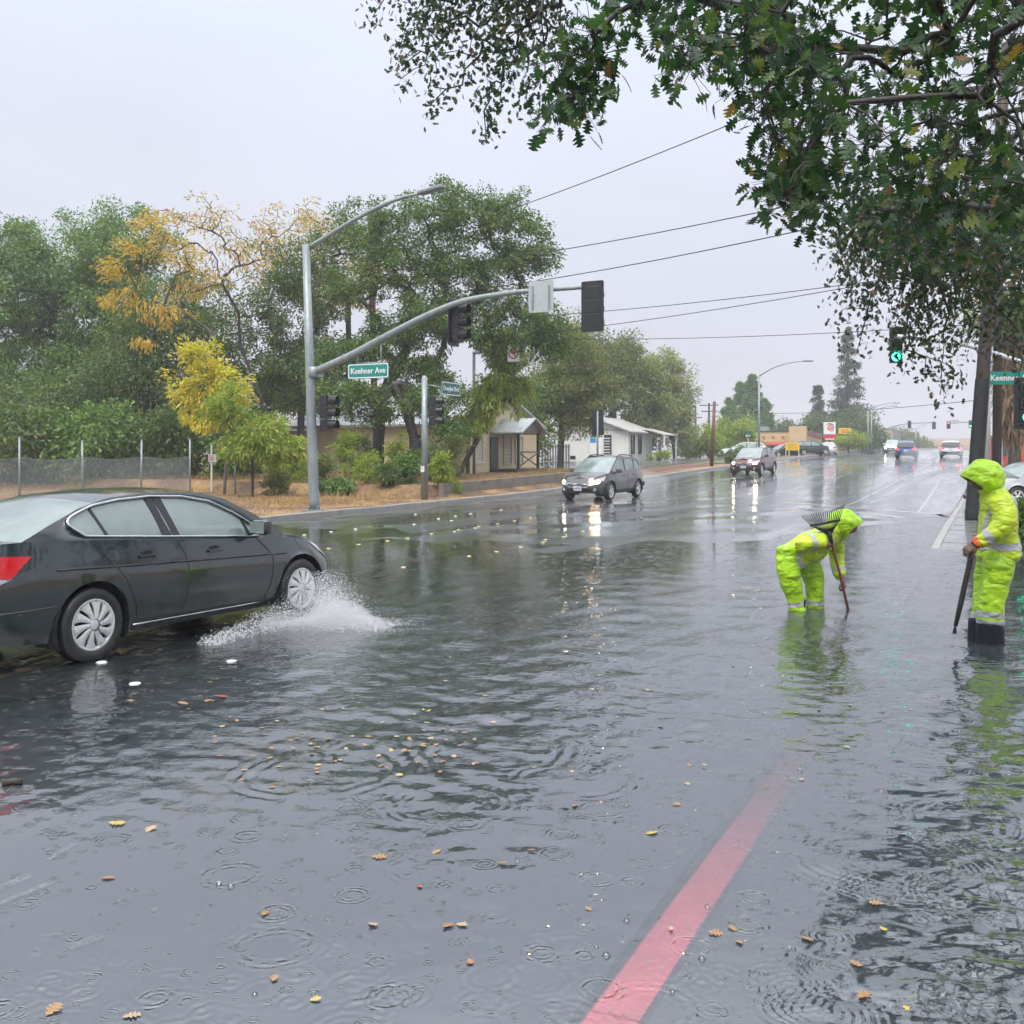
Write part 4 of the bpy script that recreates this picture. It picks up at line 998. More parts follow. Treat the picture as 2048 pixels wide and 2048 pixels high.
# lot sign on a stake by the shed
sx_ = at(423, 975, 44); sx_.z = gz(sx_.x, sx_.y)
lot = empty('notice_sign', sx_, 0, 'small white notice on a thin white stake in front of the shed', 'sign')
mb = MB(); mb.box((0, 0, 1.0), (.07, .05, 2.2)); mb.build('stake', M['sign_white'], lot)
n_ = flat_sign(lot, (.05, -.04, at(427, 916, 44).z - sx_.z), (1, -.15, 0), .36, .32, M['sign_white'], None, 'notice_panel', .01)
mb = MB()
for k in range(3): mb.box((.05, -.052, at(427, 916, 44).z - sx_.z + .09 - k * .08), (.26, .004, .03))
mb.build('print', M['sign_red'], n_)

# ---- retaining wall in cast panels
M['wallc'] = surf('grey_brown_retaining_wall', (.22, .20, .165), (.13, .118, .10), 1.6, .6, .3, 40)
rw = empty('retaining_wall', W(34.6, -19.4), 0, 'low concrete retaining wall in front of the porch', 'wall'); rb = rw.location.copy()
s_ = 34.6
for L, hw in [(3.1, .52), (3.1, .53), (3.1, .54), (3.0, .55), (5.0, .30)]:
    P = []
    for q, t_ in ((s_, -19.28), (s_ + L - .02, -19.28), (s_ + L - .02, -19.48), (s_, -19.48)):
        x, y = xy(q, t_); P.append((x, y))
    z0, z1 = float(land_z(s_, -19.0)), float(land_z(s_ + L, -19.0)); zt0 = z0 + hw; zt1 = z1 + hw
    mb = MB(); vs = [(P[k][0], P[k][1], (z0 if k in (0, 3) else z1) - .3) for k in range(4)] + [(P[k][0], P[k][1], zt0 if k in (0, 3) else zt1) for k in range(4)]
    mb.add([Vector(v) - rb for v in vs], [(3, 2, 1, 0), (4, 5, 6, 7), (0, 1, 5, 4), (1, 2, 6, 5), (2, 3, 7, 6), (3, 0, 4, 7)]); mb.build('wall_panel', M['wallc'], rw); s_ += L

# ================================================================= buildings (local x runs away along the road, local y away from the road)
BA = math.atan2(DY, DX)
M['siding'] = surf('cream_yellow_siding', (.68, .57, .36), (.56, .47, .30), 1.2, .55, .1, 30)
M['siding_w'] = surf('white_siding', (.66, .65, .60), (.56, .55, .51), 1.0, .55, .1, 30)
M['roof_g'] = surf('pale_wet_roofing', (.36, .38, .38), (.25, .27, .28), 2.0, .35, .3, 30, coat=.4)
M['roof_w'] = surf('light_shingle_roof', (.46, .45, .42), (.33, .32, .30), 2.0, .5, .3, 30)
M['trim'] = surf('dark_green_trim', (.030, .045, .042), (.022, .032, .030), 3, .45)
M['dark'] = surf('dark_interior', (.010, .011, .012), (.016, .016, .017), 3, .3)
M['cream'] = surf('cream_panel', (.50, .45, .33), (.44, .40, .29), 2, .55)
M['glass_b'] = surf('dark_window_glass', (.05, .065, .075), (.03, .04, .045), 1.2, .08, spec=.8)
M['trim_w'] = surf('white_trim', (.66, .66, .64), (.58, .58, .56), 3, .45)
M['shed'] = surf('grey_shed_wall', (.20, .205, .21), (.15, .155, .16), 1.5, .6)
def lap(mb, p0, p1, z0, z1, board=.19, out=(0, 0, 0), gable=None):
    """lap siding from p0 to p1 (local xy); every board stands proud of the one below it"""
    p0, p1, o = Vector((*p0, 0)), Vector((*p1, 0)), Vector(out)
    z = z0
    while z < z1 - .01:
        zt = min(z + board, z1); a, b = p0, p1; a2, b2 = p0, p1
        if gable:
            q = max(0, (zt - gable[0]) / (gable[1] - gable[0])); q0 = max(0, (z - gable[0]) / (gable[1] - gable[0]))
            q = min(q, .98); m = (p0 + p1) / 2; a2, b2 = p0.lerp(m, q), p1.lerp(m, q); a, b = p0.lerp(m, q0), p1.lerp(m, q0)
        mb.add([a + o * .026 + UPV * z, b + o * .026 + UPV * z, b2 + o * .006 + UPV * zt, a2 + o * .006 + UPV * zt, a + UPV * z, b + UPV * z], [(0, 1, 2, 3), (4, 5, 1, 0)])
        z = zt
def window(parent, c, right, w, h, frame, glass, name='window', nrm=(0, 0, 0), bars=0):
    Mx = frameM(c, right, UPV); mb = MB(); f = .10
    for x, y, a, b in ((0, h / 2 + f / 2, w + 2 * f, f), (0, -h / 2 - f / 2, w + 2 * f, f), (-w / 2 - f / 2, 0, f, h), (w / 2 + f / 2, 0, f, h)): mb.box((x, y, .02), (a, b, .08), M=Mx)
    if bars: mb.box((0, 0, .015), (w, .05, .05), M=Mx)
    o = mb.build(name, frame, parent)
    g = MB(); g.box((0, 0, -.02), (w, h, .02), M=Mx); g.build('pane', glass, o); return o
def gable_roof(parent, x0, x1, y0, y1, ze, zr, over, mat, along='y', th=.12, fascia=None, name='roof'):
    mb = MB()
    if along == 'y':
        xm = (x0 + x1) / 2; k = (zr - ze) / (xm - x0)
        for sx, xe in ((-1, x0 - over), (1, x1 + over)):
            zeo = ze - over * k
            vs = [(xe, y0 - over, zeo), (xe, y1 + over, zeo), (xm, y1 + over, zr), (xm, y0 - over, zr)]
            mb.add(vs + [(a, b, c + th) for a, b, c in vs], [(0, 1, 2, 3), (4, 7, 6, 5), (0, 4, 5, 1), (1, 5, 6, 2), (2, 6, 7, 3), (3, 7, 4, 0)])
    else:
        ym = (y0 + y1) / 2; k = (zr - ze) / (ym - y0)
        for ye in (y0 - over, y1 + over):
            zeo = ze - over * k
            vs = [(x0 - over, ye, zeo), (x1 + over, ye, zeo), (x1 + over, ym, zr), (x0 - over, ym, zr)]
            mb.add(vs + [(a, b, c + th) for a, b, c in vs], [(0, 1, 2, 3), (4, 7, 6, 5), (0, 4, 5, 1), (1, 5, 6, 2), (2, 6, 7, 3), (3, 7, 4, 0)])
    return mb.build(name, mat, parent)

# ---- the cream house with the little porch
h0 = at(936, 950, 54); h0.z = .74
house = empty('wooden_house', h0, BA, 'old cream sided house with a small gabled porch behind the oak', 'house')
LX, LY, HW = 9.0, 11.0, 2.75
mb = MB(); mb.box((LX / 2, LY / 2, HW / 2 - .25), (LX - .06, LY - .06, HW + .5)); mb.add([(.03, .03, HW), (LX - .03, .03, HW), (LX / 2, .03, HW + 1.45)], [(0, 1, 2)]); mb.build('wall', M['siding'], house)
mb = MB(); lap(mb, (0, LY), (0, 0), 0, HW, out=(-1, 0, 0)); mb.build('side_siding', M['siding'], house)['kind'] = 'stuff'
mb = MB(); lap(mb, (0, 0), (LX, 0), 0, HW + 1.4, out=(0, -1, 0), gable=(HW, HW + 1.45)); mb.build('front_siding', M['siding'], house)['kind'] = 'stuff'
gable_roof(house, 0, LX, 0, LY, HW, HW + 1.5, .45, M['roof_g'])
mb = MB(); mb.box((-.02, -.02, HW / 2), (.14, .14, HW)); mb.build('corner_board', M['trim'], house)
mb = MB(); mb.box((-.02, LY / 2, -.14), (.1, LY, .3)); mb.box((LX / 2, -.02, -.14), (LX, .1, .3)); mb.build('foundation', M['trim'], house)
dr = MB(); dr.box((3.0, -.05, 1.02), (.95, .08, 2.08)); dr = dr.build('door', M['trim'], house)
mb = MB(); mb.lathe([(.03, 0), (.035, .03), (.001, .05)], 8, frameM((3.35, -.10, 1.0), (1, 0, 0), UPV)); mb.build('handle', M['steel'], dr)
for xw in (4.75, 6.3): window(house, (xw, -.03, 1.35), (1, 0, 0), .9, 1.5, M['cream'], M['cream'], nrm=(0, -1, 0))
window(house, (1.2, -.03, 1.3), (1, 0, 0), .8, 1.2, M['trim_w'], M['cream'])
window(house, (-.03, 3.0, 1.5), (0, -1, 0), .9, 1.1, M['trim'], M['glass_b'], bars=1)
window(house, (-.03, 7.4, 1.5), (0, -1, 0), .9, 1.1, M['trim'], M['glass_b'], bars=1)
mb = MB(); mb.tube([(-.1, 5.9, .3), (-.1, 5.9, 3.6)], .04, 8); mb.bbox((-.12, 5.9, 1.25), (.16, .26, .4), .02); mb.build('electric_meter', M['steel'], house)
mb = MB(); mb.tube([(-.06, 4.2, 1.6), (-.06, 4.2, 1.62)], .02, 6); mb.bbox((-.25, 3.0, 1.15), (.5, .62, .42), .02); mb.build('window_cooler', M['dark'], house)
# porch
deck = MB(); deck.box((4.3, -.85, .12), (3.6, 1.7, .34)); deck.build('porch_deck', M['trim'], house)
for xp in (2.9, 5.55):
    mb = MB(); mb.bbox((xp, -1.58, 1.2), (.14, .14, 2.5), .01); mb.build('porch_post', M['trim'], house)
gable_roof(house, 2.75, 5.7, -1.75, 0.0, 2.36, 3.05, .30, M['roof_g'], th=.07, name='porch_roof')
mb = MB(); mb.add([(2.6, -1.74, 2.42), (5.85, -1.74, 2.42), (4.22, -1.74, 3.0)], [(0, 1, 2)]); mb.box((4.22, -1.62, 2.36), (3.0, .10, .12)); mb.build('porch_gable', M['shed'], house)
mb = MB()
for a_, b_ in (((3.0, .42), (5.5, 1.18)), ((3.0, 1.18), (5.5, .42))): mb.tube([(a_[0], -1.58, a_[1]), (b_[0], -1.58, b_[1])], .04, 4)
mb.box((4.22, -1.58, 1.22), (2.6, .07, .07)); mb.build('porch_railing', M['trim'], house)
# ---- low shed wing to the left
h1 = at(612, 962, 58); h1.z = gz(h1.x, h1.y)
shed = empty('shed', h1, BA, 'low grey shed with a pale sloping roof behind the saplings', 'shed')
mb = MB(); mb.box((2.5, 2.6, 1.1), (5, 5.2, 2.4)); mb.build('wall', M['siding_w'], shed)
mb = MB(); mb.box((1.5, 6.0, 1.0), (3, 1.7, 2.1)); mb.build('side_wall', M['shed'], shed)
mb = MB()
vs = [(-.4, -.5, 2.25), (-.4, 5.3, 2.25), (3.2, 5.3, 3.5), (3.2, -.5, 3.5)]
mb.add(vs + [(a, b, c + .08) for a, b, c in vs], [(0, 1, 2, 3), (4, 7, 6, 5), (0, 4, 5, 1), (1, 5, 6, 2), (2, 6, 7, 3), (3, 7, 4, 0)])
vs = [(-.2, 5.32, 2.1), (-.2, 7.2, 1.95), (3.2, 7.2, 2.2), (3.2, 5.32, 2.5)]
mb.add(vs + [(a, b, c + .08) for a, b, c in vs], [(0, 1, 2, 3), (4, 7, 6, 5), (0, 4, 5, 1), (1, 5, 6, 2), (2, 6, 7, 3), (3, 7, 4, 0)])
mb.build('roof', M['roof_w'], shed)
mb = MB(); lap(mb, (0, 5.2), (0, 0), 0, 2.25, out=(-1, 0, 0)); mb.build('siding', M['siding_w'], shed)['kind'] = 'stuff'
# ---- white house further on
h2 = at(1256, 922, 90); h2.z = gz(h2.x, h2.y)
wh = empty('white_house', h2, BA, 'white house with dark framed windows and hipped porch beyond the signal post', 'house')
mb = MB(); mb.box((3.5, 3.3, 1.35), (7, 6.6, 2.9)); mb.build('wall', M['siding_w'], wh)
gable_roof(wh, 0, 7, 0, 6.6, 2.7, 3.9, .5, M['roof_w'], along='x')
mb = MB(); mb.add([(0, 0, 2.7), (0, 6.6, 2.7), (0, 3.3, 3.85)], [(0, 1, 2)]); mb.build('gable', M['siding_w'], wh)
mb = MB(); lap(mb, (0, 6.6), (0, 0), 0, 2.7, .25, out=(-1, 0, 0)); mb.build('siding', M['siding_w'], wh)['kind'] = 'stuff'
window(wh, (-.03, 2.0, 1.5), (0, -1, 0), .75, 1.5, M['black'], M['glass_b'], bars=1)
window(wh, (1.2, -.03, 1.5), (1, 0, 0), .7, 1.5, M['black'], M['glass_b'], bars=1)
window(wh, (3.2, -.03, 1.5), (1, 0, 0), .7, 1.5, M['black'], M['glass_b'], bars=1)
mb = MB(); mb.box((-.05, 5.2, .35), (.05, .5, .3)); mb.build('vent', M['dark'], wh)
mb = MB(); mb.box((-.03, 0, 1.35), (.12, .14, 2.7)); mb.box((-.03, 6.55, 1.35), (.12, .14, 2.7)); mb.build('corner_board', M['trim_w'], wh)
mb = MB()
vs = [(4.2, -2.1, 2.35), (8.2, -2.1, 2.35), (7.6, .1, 2.95), (4.2, .1, 2.95)]
mb.add(vs + [(a, b, c + .08) for a, b, c in vs], [(0, 1, 2, 3), (4, 7, 6, 5), (0, 4, 5, 1), (1, 5, 6, 2), (2, 6, 7, 3), (3, 7, 4, 0)]); mb.build('porch_roof', M['roof_w'], wh)
for xp in (4.3, 8.0): mb = MB(); mb.box((xp, -2.0, 1.15), (.12, .12, 2.4)); mb.build('porch_post', M['trim_w'], wh)
mb = MB(); mb.box((6.2, -1.0, 1.0), (.8, .05, 2.0)); mb.build('door', M['dark'], wh)
# board fence and gate between the houses
gf = empty('slatted_gate', at(1085, 935, 78), 0, 'blue grey slatted yard gate between the two houses', 'gate'); gf.location.z = gz(gf.location.x, gf.location.y)
for k in range(11): mb = MB(); mb.box((k * .20, 0, .85), (.13, .03, 1.7)); mb.build('slat', M['shed'], gf)
mb = MB(); mb.box((1.0, .04, 1.5), (2.2, .05, .09)); mb.box((1.0, .04, .3), (2.2, .05, .09)); mb.build('rail', M['shed'], gf)
# freestanding yard sign
ys = at(1182, 952, 62); ys.z = gz(ys.x, ys.y)
ysn = empty('yard_sign', ys, 0, 'white two post yard sign with a blue panel in front of the white house', 'sign')
for xp in (-.12, .72): mb = MB(); mb.box((xp, 0, 1.1), (.09, .09, 2.4)); mb.build('post', M['trim_w'], ysn)
mb = MB(); mb.box((.3, -.01, 1.65), (.76, .04, 1.0)); mb.build('panel', M['sign_white'], ysn)
M['sky_blue'] = surf('blue_print', (.03, .28, .60), (.03, .24, .52), 2, .4)
mb = MB(); mb.box((.12, -.035, 1.98), (.34, .006, .30)); mb.build('blue_print', M['sky_blue'], ysn)
mb = MB(); mb.box((.3, -.035, 1.0), (.8, .02, .10)); mb.build('name_rider', M['black'], ysn)

# ---- driveway lot beyond the houses
M['lot'] = surf('wet_grey_lot', (.13, .135, .135), (.09, .093, .095), 1.2, .3, .2, 40, coat=.5)
o = sheet('car_park', np.arange(64, 180, 3.0), np.array([-60., -50, -40, -34, -30, -27, -24.5, -22.6]), lambda s, t: land_z(s, t), M['lot'], .03); tag(o, kind='structure')
M['bark_chip'] = surf('red_bark_mulch', (.17, .085, .05), (.09, .05, .034), 5, .8, .8, 30)
o = sheet('mulch_bank', np.arange(54, 80, 1.0), np.array([-22.4, -21.6, -20.6, -19.6]), lambda s, t: land_z(s, t) + .10 * np.sin((t + 22.4) / 2.8 * math.pi), M['bark_chip'], .02); tag(o, kind='structure')
M['lawn'] = surf('short_lawn', (.12, .16, .05), (.08, .11, .035), 3, .8, .6, 60)
o = sheet('lawn', np.arange(80, 118, 2.0), np.array([-22.4, -21.4, -20.4, -19.4]), lambda s, t: land_z(s, t) + .06 * np.sin((t + 22.4) / 3 * math.pi), M['lawn'], .02); tag(o, kind='structure')
# ---- fast food restaurant
M['stucco'] = surf('tan_stucco', (.55, .40, .22), (.48, .34, .19), 1.0, .6, .15, 30)
M['awning'] = surf('red_awning', (.42, .06, .035), (.34, .05, .03), 2, .5)
M['maroon'] = surf('maroon_roof_edge', (.20, .035, .035), (.15, .03, .03), 2, .45)
c0 = at(1606, 917, 135); c0.z = 1.30
bk = empty('restaurant', c0, BA, 'tan fast food restaurant with red awning and sloping maroon roof edge', 'restaurant')
mb = MB(); mb.box((8, 3.9, 1.75), (16, 7.8, 3.7)); mb.box((-.2, .6, 2.1), (1.0, 2.2, 4.4)); mb.build('wall', M['stucco'], bk)
mb = MB(); mb.box((8, 3.9, 3.66), (16.2, 8.0, .14)); mb.build('parapet_cap', M['trim'], bk)
mb = MB(); vs = [(-.1, 6.9, 2.25), (-.1, 1.9, 2.25), (-.9, 1.9, 1.9), (-.9, 6.9, 1.9)]
mb.add(vs + [(a, b, c - .10) for a, b, c in vs], [(0, 1, 2, 3), (4, 7, 6, 5), (0, 4, 5, 1), (1, 5, 6, 2), (2, 6, 7, 3), (3, 7, 4, 0)]); mb.build('awning', M['awning'], bk)
for k in range(4):
    mb = MB(); yy = 2.5 + k * 1.28; mb.box((-.06, yy, 2.82), (.08, .14, .34)); mb.box((-.06, yy + .2, 2.9), (.08, .16, .14)); mb.build('wall_emblem', M['awning'], bk)
for k, (ya, w) in enumerate([(6.2, 1.3), (4.4, 1.3), (2.9, 1.2)]): window(bk, (-.04, ya, 1.1), (0, -1, 0), w, 1.3, M['stucco'], M['glass_b'])
window(bk, (-.75, .7, 1.2), (0, -1, 0), 1.1, 1.9, M['dark'], M['glass_b'], name='door')
mb = MB(); vs = [(-.2, -.12, 3.9), (15, -.12, 3.25), (15, -.12, 2.75), (-.2, -.12, 3.4)]
mb.add([(a, b, c) for a, b, c in vs] + [(a, b + .2, c) for a, b, c in vs], [(0, 1, 2, 3), (7, 6, 5, 4), (0, 4, 5, 1), (1, 5, 6, 2), (2, 6, 7, 3), (3, 7, 4, 0)]); mb.build('roof_edge', M['maroon'], bk)
mb = MB(); mb.lathe([(.02, .75), (.6, .62), (.95, .3), (1.05, 0)], 14, Matrix.Translation((5.5, -.2, 1.75))); mb.build('door_awning', M['maroon'], bk)
mb = MB(); mb.box((2.5, 5.6, 4.0), (1.4, 1.2, .7)); mb.build('roof_unit', M['steel'], bk)
mb = MB(); mb.box((9, -.05, 1.1), (2.4, .1, 2.0)); mb.box((12.6, -.05, 1.1), (2.4, .1, 2.0)); mb.build('shopfront', M['glass_b'], bk)
# pole sign with round emblem
q = at(1660, 915, 122); q.z = gz(q.x, q.y)
ps = empty('pole_sign', q, 0, 'tall white and red restaurant sign with a round bun emblem', 'sign')
zc = at(1660, 861, 122).z - q.z
mb = MB(); mb.box((0, .3, zc / 2), (.25, .25, zc)); mb.build('post', M['maroon'], ps)
mb = MB(); mb.bbox((0, .2, zc + .25), (1.38, .35, 1.45), .06); pan = mb.build('panel', M['sign_white'], ps)
mb = MB(); mb.bbox((0, .2, zc - .72), (1.40, .36, .42), .03); mb.build('name_panel', M['sign_red'], ps)
mb = MB(); mb.bbox((0, .2, zc - 1.02), (1.1, .3, .16), .03); mb.build('lower_panel', M['sign_white'], ps)
M['bun'] = surf('orange_bun', (.70, .33, .05), (.62, .28, .04), 2, .4)
M['swoosh'] = surf('blue_swoosh', (.02, .09, .32), (.02, .08, .28), 2, .4)
cM = frameM((0, .015, zc + .30), (1, 0, 0), UPV)
def arc(mb, r0, r1, a0, a1, z, n=18):
    A = [R(a0 + (a1 - a0) * k / n) for k in range(n + 1)]
    mb.grid([[cM @ Vector((r * math.cos(a), r * math.sin(a), z)) for a in A] for r in (r0, r1)], smooth=False)
mb = MB(); arc(mb, .42, .50, -70, 120, .004); mb.build('emblem_swoosh', M['swoosh'], pan)
mb = MB(); arc(mb, .18, .36, 25, 155, .004); arc(mb, .18, .36, 205, 335, .004); mb.build('emblem_bun', M['bun'], pan)
mb = MB(); mb.prism([(-.34, -.16), (.34, -.16), (.34, .16), (-.34, .16)], .006, cM); arc(mb, .52, .60, 40, 140, .004); mb.build('emblem_lettering', M['sign_red'], pan)
text('BURGER', .16, M['sign_white'], pan, cM @ Vector((0, .075, .009)), (1, 0, 0), UPV, .02, .001)
text('KING', .16, M['sign_white'], pan, cM @ Vector((0, -.075, .009)), (1, 0, 0), UPV, .02, .001)
text('DRIVE THRU', .20, M['sign_white'], ps, (0, .014, zc - .72), (1, 0, 0), UPV, .02, .001) if False else None
q = at(1690, 915, 150); q.z = gz(q.x, q.y); zc = at(1690, 862, 150).z - q.z
y2 = empty('price_sign', q, 0, 'orange yellow sign on a post right of the restaurant sign', 'sign')
mb = MB(); mb.box((0, .1, zc / 2), (.2, .2, zc)); mb.build('post', M['steel'], y2)
mb = MB(); mb.bbox((0, 0, zc), (1.85, .25, .85), .03); mb.build('panel', M['sign_yellow'], y2)
mb = MB(); [mb.box((-.1 + .1 * k, -.14, zc + .18 - .2 * k), (1.0 + .2 * k, .02, .07)) for k in range(3)]; mb.build('print', M['awning'], y2)
q = at(1585, 918, 108); q.z = gz(q.x, q.y)
y3 = empty('banner_sign', q, 0, 'yellow notice board on white posts in front of the parked cars', 'sign')
for xp in (-.68, -.35, .68): mb = MB(); mb.box((xp, .05, .55), (.07, .07, 1.5)); mb.build('post', M['trim_w'], y3)
mb = MB(); mb.bbox((0, 0, 1.05), (1.45, .05, .82), .01); pn = mb.build('panel', M['sign_yellow'], y3)
mb = MB(); [mb.box((0, -.032, 1.30 - .17 * k), (1.1 - .15 * (k % 2), .006, .05)) for k in range(4)]; mb.build('print', surf('ochre_print', (.38, .22, .01), (.33, .19, .01), 2, .4), pn)
# small street sign on its own post left of the restaurant
q = at(1496, 920, 95); q.z = gz(q.x, q.y); zc = at(1496, 871, 95).z - q.z
o = empty('one_way_sign', q, 0, 'black one way arrow below a green name plate on a thin post', 'traffic sign')
mb = MB(); mb.tube([(0, 0, 0), (0, 0, zc + .4)], .03, 6); mb.build('post', M['trim_w'], o)
flat_sign(o, (0, -.05, zc + .28), (1, 0, 0), .75, .24, M['sign_dark'], None, 'street_sign', .02)
a_ = flat_sign(o, (0, -.05, zc - .03), (1, 0, 0), .78, .27, M['black'], None, 'arrow_sign', .02)
mb = MB(); mb.prism([(.25, -.035), (-.1, -.035), (-.1, -.09), (-.28, 0), (-.1, .09), (-.1, .035), (.25, .035)], .003, frameM((0, -.062, zc - .03), (1, 0, 0), UPV)); mb.build('arrow', M['sign_white'], a_)
# ---- tan block beyond the far signal
q = at(1778, 908, 235); q.z = 2.0
fb_ = empty('office_block', q, BA, 'tan banded two storey block beyond the far signal', 'building')
M['tanb'] = surf('tan_block_wall', (.42, .36, .28), (.36, .31, .24), .8, .6)
mb = MB(); mb.box((10, 4, 2.8), (20, 9.5, 6.0)); mb.build('wall', M['tanb'], fb_)
for k in range(6): mb = MB(); mb.box((-.04, 4.0, .8 + k * .5), (.1, 9.2, .12)); mb.build('band', M['cream'], fb_)
for k in range(7): mb = MB(); mb.box((1.2 + 2.6 * k, -.8, 4.3), (.9, .1, 2.6)); mb.build('window', M['glass_b'], fb_)
mb = MB(); mb.box((10, 4, 5.9), (20.4, 9.9, .3)); mb.build('roof', M['roof_g'], fb_)
# ---- small things on the right hand forecourt
def post_sign(name, label, px_, yb, yt, d_, panels, w=.07):
    b_ = at(px_, yb, d_); b_.z = gz(b_.x, b_.y); o = empty(name, b_, 0, label, 'sign')
    mb = MB(); mb.box((0, .06, (at(px_, yt, d_).z - b_.z) / 2), (w, w, at(px_, yt, d_).z - b_.z)); mb.build('post', M['steel'], o)
    for (x, y, w_, h_, m_) in panels:
        c_ = at(x, y, d_) - b_; flat_sign(o, c_, (1, 0, 0), w_ / FPX * d_, h_ / FPX * d_, M[m_], None, 'panel', .02)
    return o
post_sign('street_sign', 'small green street sign on a grey pole across the side road', 2003, 915, 780, 60, [(2003, 856, 14, 12, 'sign_green'), (2002, 869, 10, 9, 'sign_white')], .14)
post_sign('parking_sign', 'white forecourt sign on a post beside the red kiosk', 2017, 915, 850, 55, [(2018, 855, 8, 10, 'sign_white'), (2025, 887, 18, 10, 'sign_white')])
b_ = at(2027, 922, 52); b_.z = gz(b_.x, b_.y)
ff = empty('feather_flag', b_, 0, 'tall red feather flag printed in yellow at the right edge', 'flag')
mb = MB(); mb.tube([(.25, 0, 0), (.2, 0, 1.6), (-.2, 0, 2.9)], .02, 6); mb.build('pole', M['steel'], ff)
M['flag'] = surf('red_flag_cloth', (.62, .10, .07), (.66, .28, .12), 3.0, .6)
mb = MB(); rows = []
for k in range(10):
    q = k / 9; z = .5 + 2.3 * q; x0 = .22 - .42 * q ** 2; wd = .42 * math.sin(math.pi * min(1, .30 + .62 * (1 - q))) ; rows.append([(x0 - .02 + .0, .03 * math.sin(k), z), (x0 + wd * .5, .06 * math.sin(k * 1.3), z), (x0 + wd, .03 * math.sin(k * .7 + 1), z)])
mb.grid(rows); mb.build('cloth', M['flag'], ff)
b_ = at(2002, 905, 66); b_.z = gz(b_.x, b_.y)
ki = empty('kiosk', b_, 0, 'small red and grey forecourt kiosk behind the white car', 'kiosk')
mb = MB(); mb.bbox((0, .4, 1.0), (1.1, .8, 2.0), .03); mb.build('body', M['sign_red'], ki); mb = MB(); mb.bbox((0, .4, 2.08), (1.3, 1.0, .16), .03); mb.build('roof', M['shed'], ki); mb = MB(); mb.box((0, -.02, 1.2), (.7, .04, .8)); mb.build('window', M['glass_b'], ki)
b_ = at(2050, 908, 62); b_.z = gz(b_.x, b_.y)
pu = empty('fuel_pump', b_, 0, 'red fuel pump with a white top at the right edge', 'fuel pump')
mb = MB(); mb.bbox((-.2, .3, .9), (.9, .5, 1.3), .03); mb.build('body', M['sign_red'], pu); mb = MB(); mb.bbox((-.2, .3, 1.75), (.95, .55, .4), .03); mb.build('top', M['sign_white'], pu); mb = MB(); mb.box((-.2, .3, .12), (1.6, 1.0, .3)); mb.build('plinth', M['concrete'], pu)
shrub('round_bush', 'small clipped bush beside the fuel pump', 2022, 910, 58, 9, 26, 1200, .10, 'lf_oak', 63, .5)
# palm with a shaggy skirt
b_ = at(2032, 915, 46); b_.z = gz(b_.x, b_.y); rp = np.random.default_rng(77)
pa = empty('palm_tree', b_, 0, 'thick palm trunk with a shaggy brown skirt at the right edge', 'palm tree')
H_ = 7.6
mb = MB(); mb.tube([(0, 0, 0), (-.1, 0, 2), (-.2, 0, 4), (-.1, 0, H_)], [.32, .26, .26, .3], 12); mb.build('trunk', M['bark_pale'], pa)
n = 2600; zz = rp.uniform(2.2, 6.6, n); q = rp.uniform(0, 6.28, n); rr = np.interp(zz, [2.2, 3.2, 5.5, 6.6], [.30, .55, .75, .5]) * rp.uniform(.7, 1.0, n)
P = np.stack([rr * np.cos(q) - .15, rr * np.sin(q), zz], -1)
V, Q = leaf_quads(P, .7, rp, .09, np.stack([np.cos(q) * .2, np.sin(q) * .2, -np.ones(n) * 1.6], -1))
M['skirt'] = leafmat('dead_palm_fronds', [(0, (.16, .10, .06)), (.6, (.26, .18, .11)), (1, (.36, .26, .16))], .15, .7)
link('dead_fronds', np_mesh('dead_fronds', V, Q), M['skirt'], pa)
n = 1500; q = rp.uniform(0, 6.28, n); P = np.stack([rp.normal(size=n) * .9 - .1, rp.normal(size=n) * .9, H_ + rp.normal(size=n) * .5], -1)
V, Q = leaf_quads(P, 1.0, rp, .07, np.stack([np.cos(q), np.sin(q), .2 * np.ones(n)], -1), .2); link('crown', np_mesh('crown', V, Q), M['lf_oak'], pa)
# ================================================================= cars (local x forward from the rear bumper, y left, z up)
def paintmat(name, c, metal=.5, rough=.30):
    d = ND(name); p = d.obj()
    dirt = d.rng(d.noise(d.map(p, (1, 1, .35)), 5.0, 4, .65), .45, .75)
    drops = d.noise(p, 120, 1.5)
    return d.done(d.bsdf(Base_Color=d.mix(d.math('MULTIPLY', dirt, .10), c, (.09, .09, .085)), Metallic=metal, Roughness=d.rng(dirt, 0, 1, rough, rough + .12), Coat_Weight=1.0, Coat_Roughness=.03, Coat_IOR=1.75, Specular_IOR_Level=.15,
                         Coat_Normal=d.bump(drops, .015, .002)))
M['chrome'] = surf('chrome', (.62, .64, .66), (.50, .52, .54), 5, .15, metal=1.0)
M['alloy'] = surf('silver_wheel_cover', (.74, .75, .74), (.60, .61, .60), 6, .32, metal=.35)
M['plastic'] = surf('black_trim_plastic', (.014, .015, .017), (.022, .023, .025), 8, .5, .15, 80)
M['tyre'] = surf('wet_tyre', (.012, .012, .013), (.022, .022, .023), 10, .42, .3, 60)
M['seat'] = surf('grey_seat_cloth', (.07, .072, .075), (.05, .052, .055), 6, .8, .2, 60)
M['lamp_lit'] = glow('lit_headlamp', (1.0, .86, .58), 30.0)
M['lamp_amber'] = glow('lit_indicator', (1.0, .40, .05), 34.0)
M['lamp_clear'] = surf('clear_lamp', (.55, .56, .56), (.40, .41, .42), 9, .12, coat=1.0)
M['tail'] = surf('red_tail_lamp', (.55, .008, .015), (.40, .006, .012), 6, .15, coat=1.0)
M['tail_lit'] = glow('lit_tail_lamp', (1.0, .05, .05), 1.6, (.5, .02, .02))
M['plate'] = surf('white_number_plate', (.66, .67, .70), (.58, .59, .62), 8, .4)
d = ND('car_glass')                                              # wet and fogged from inside
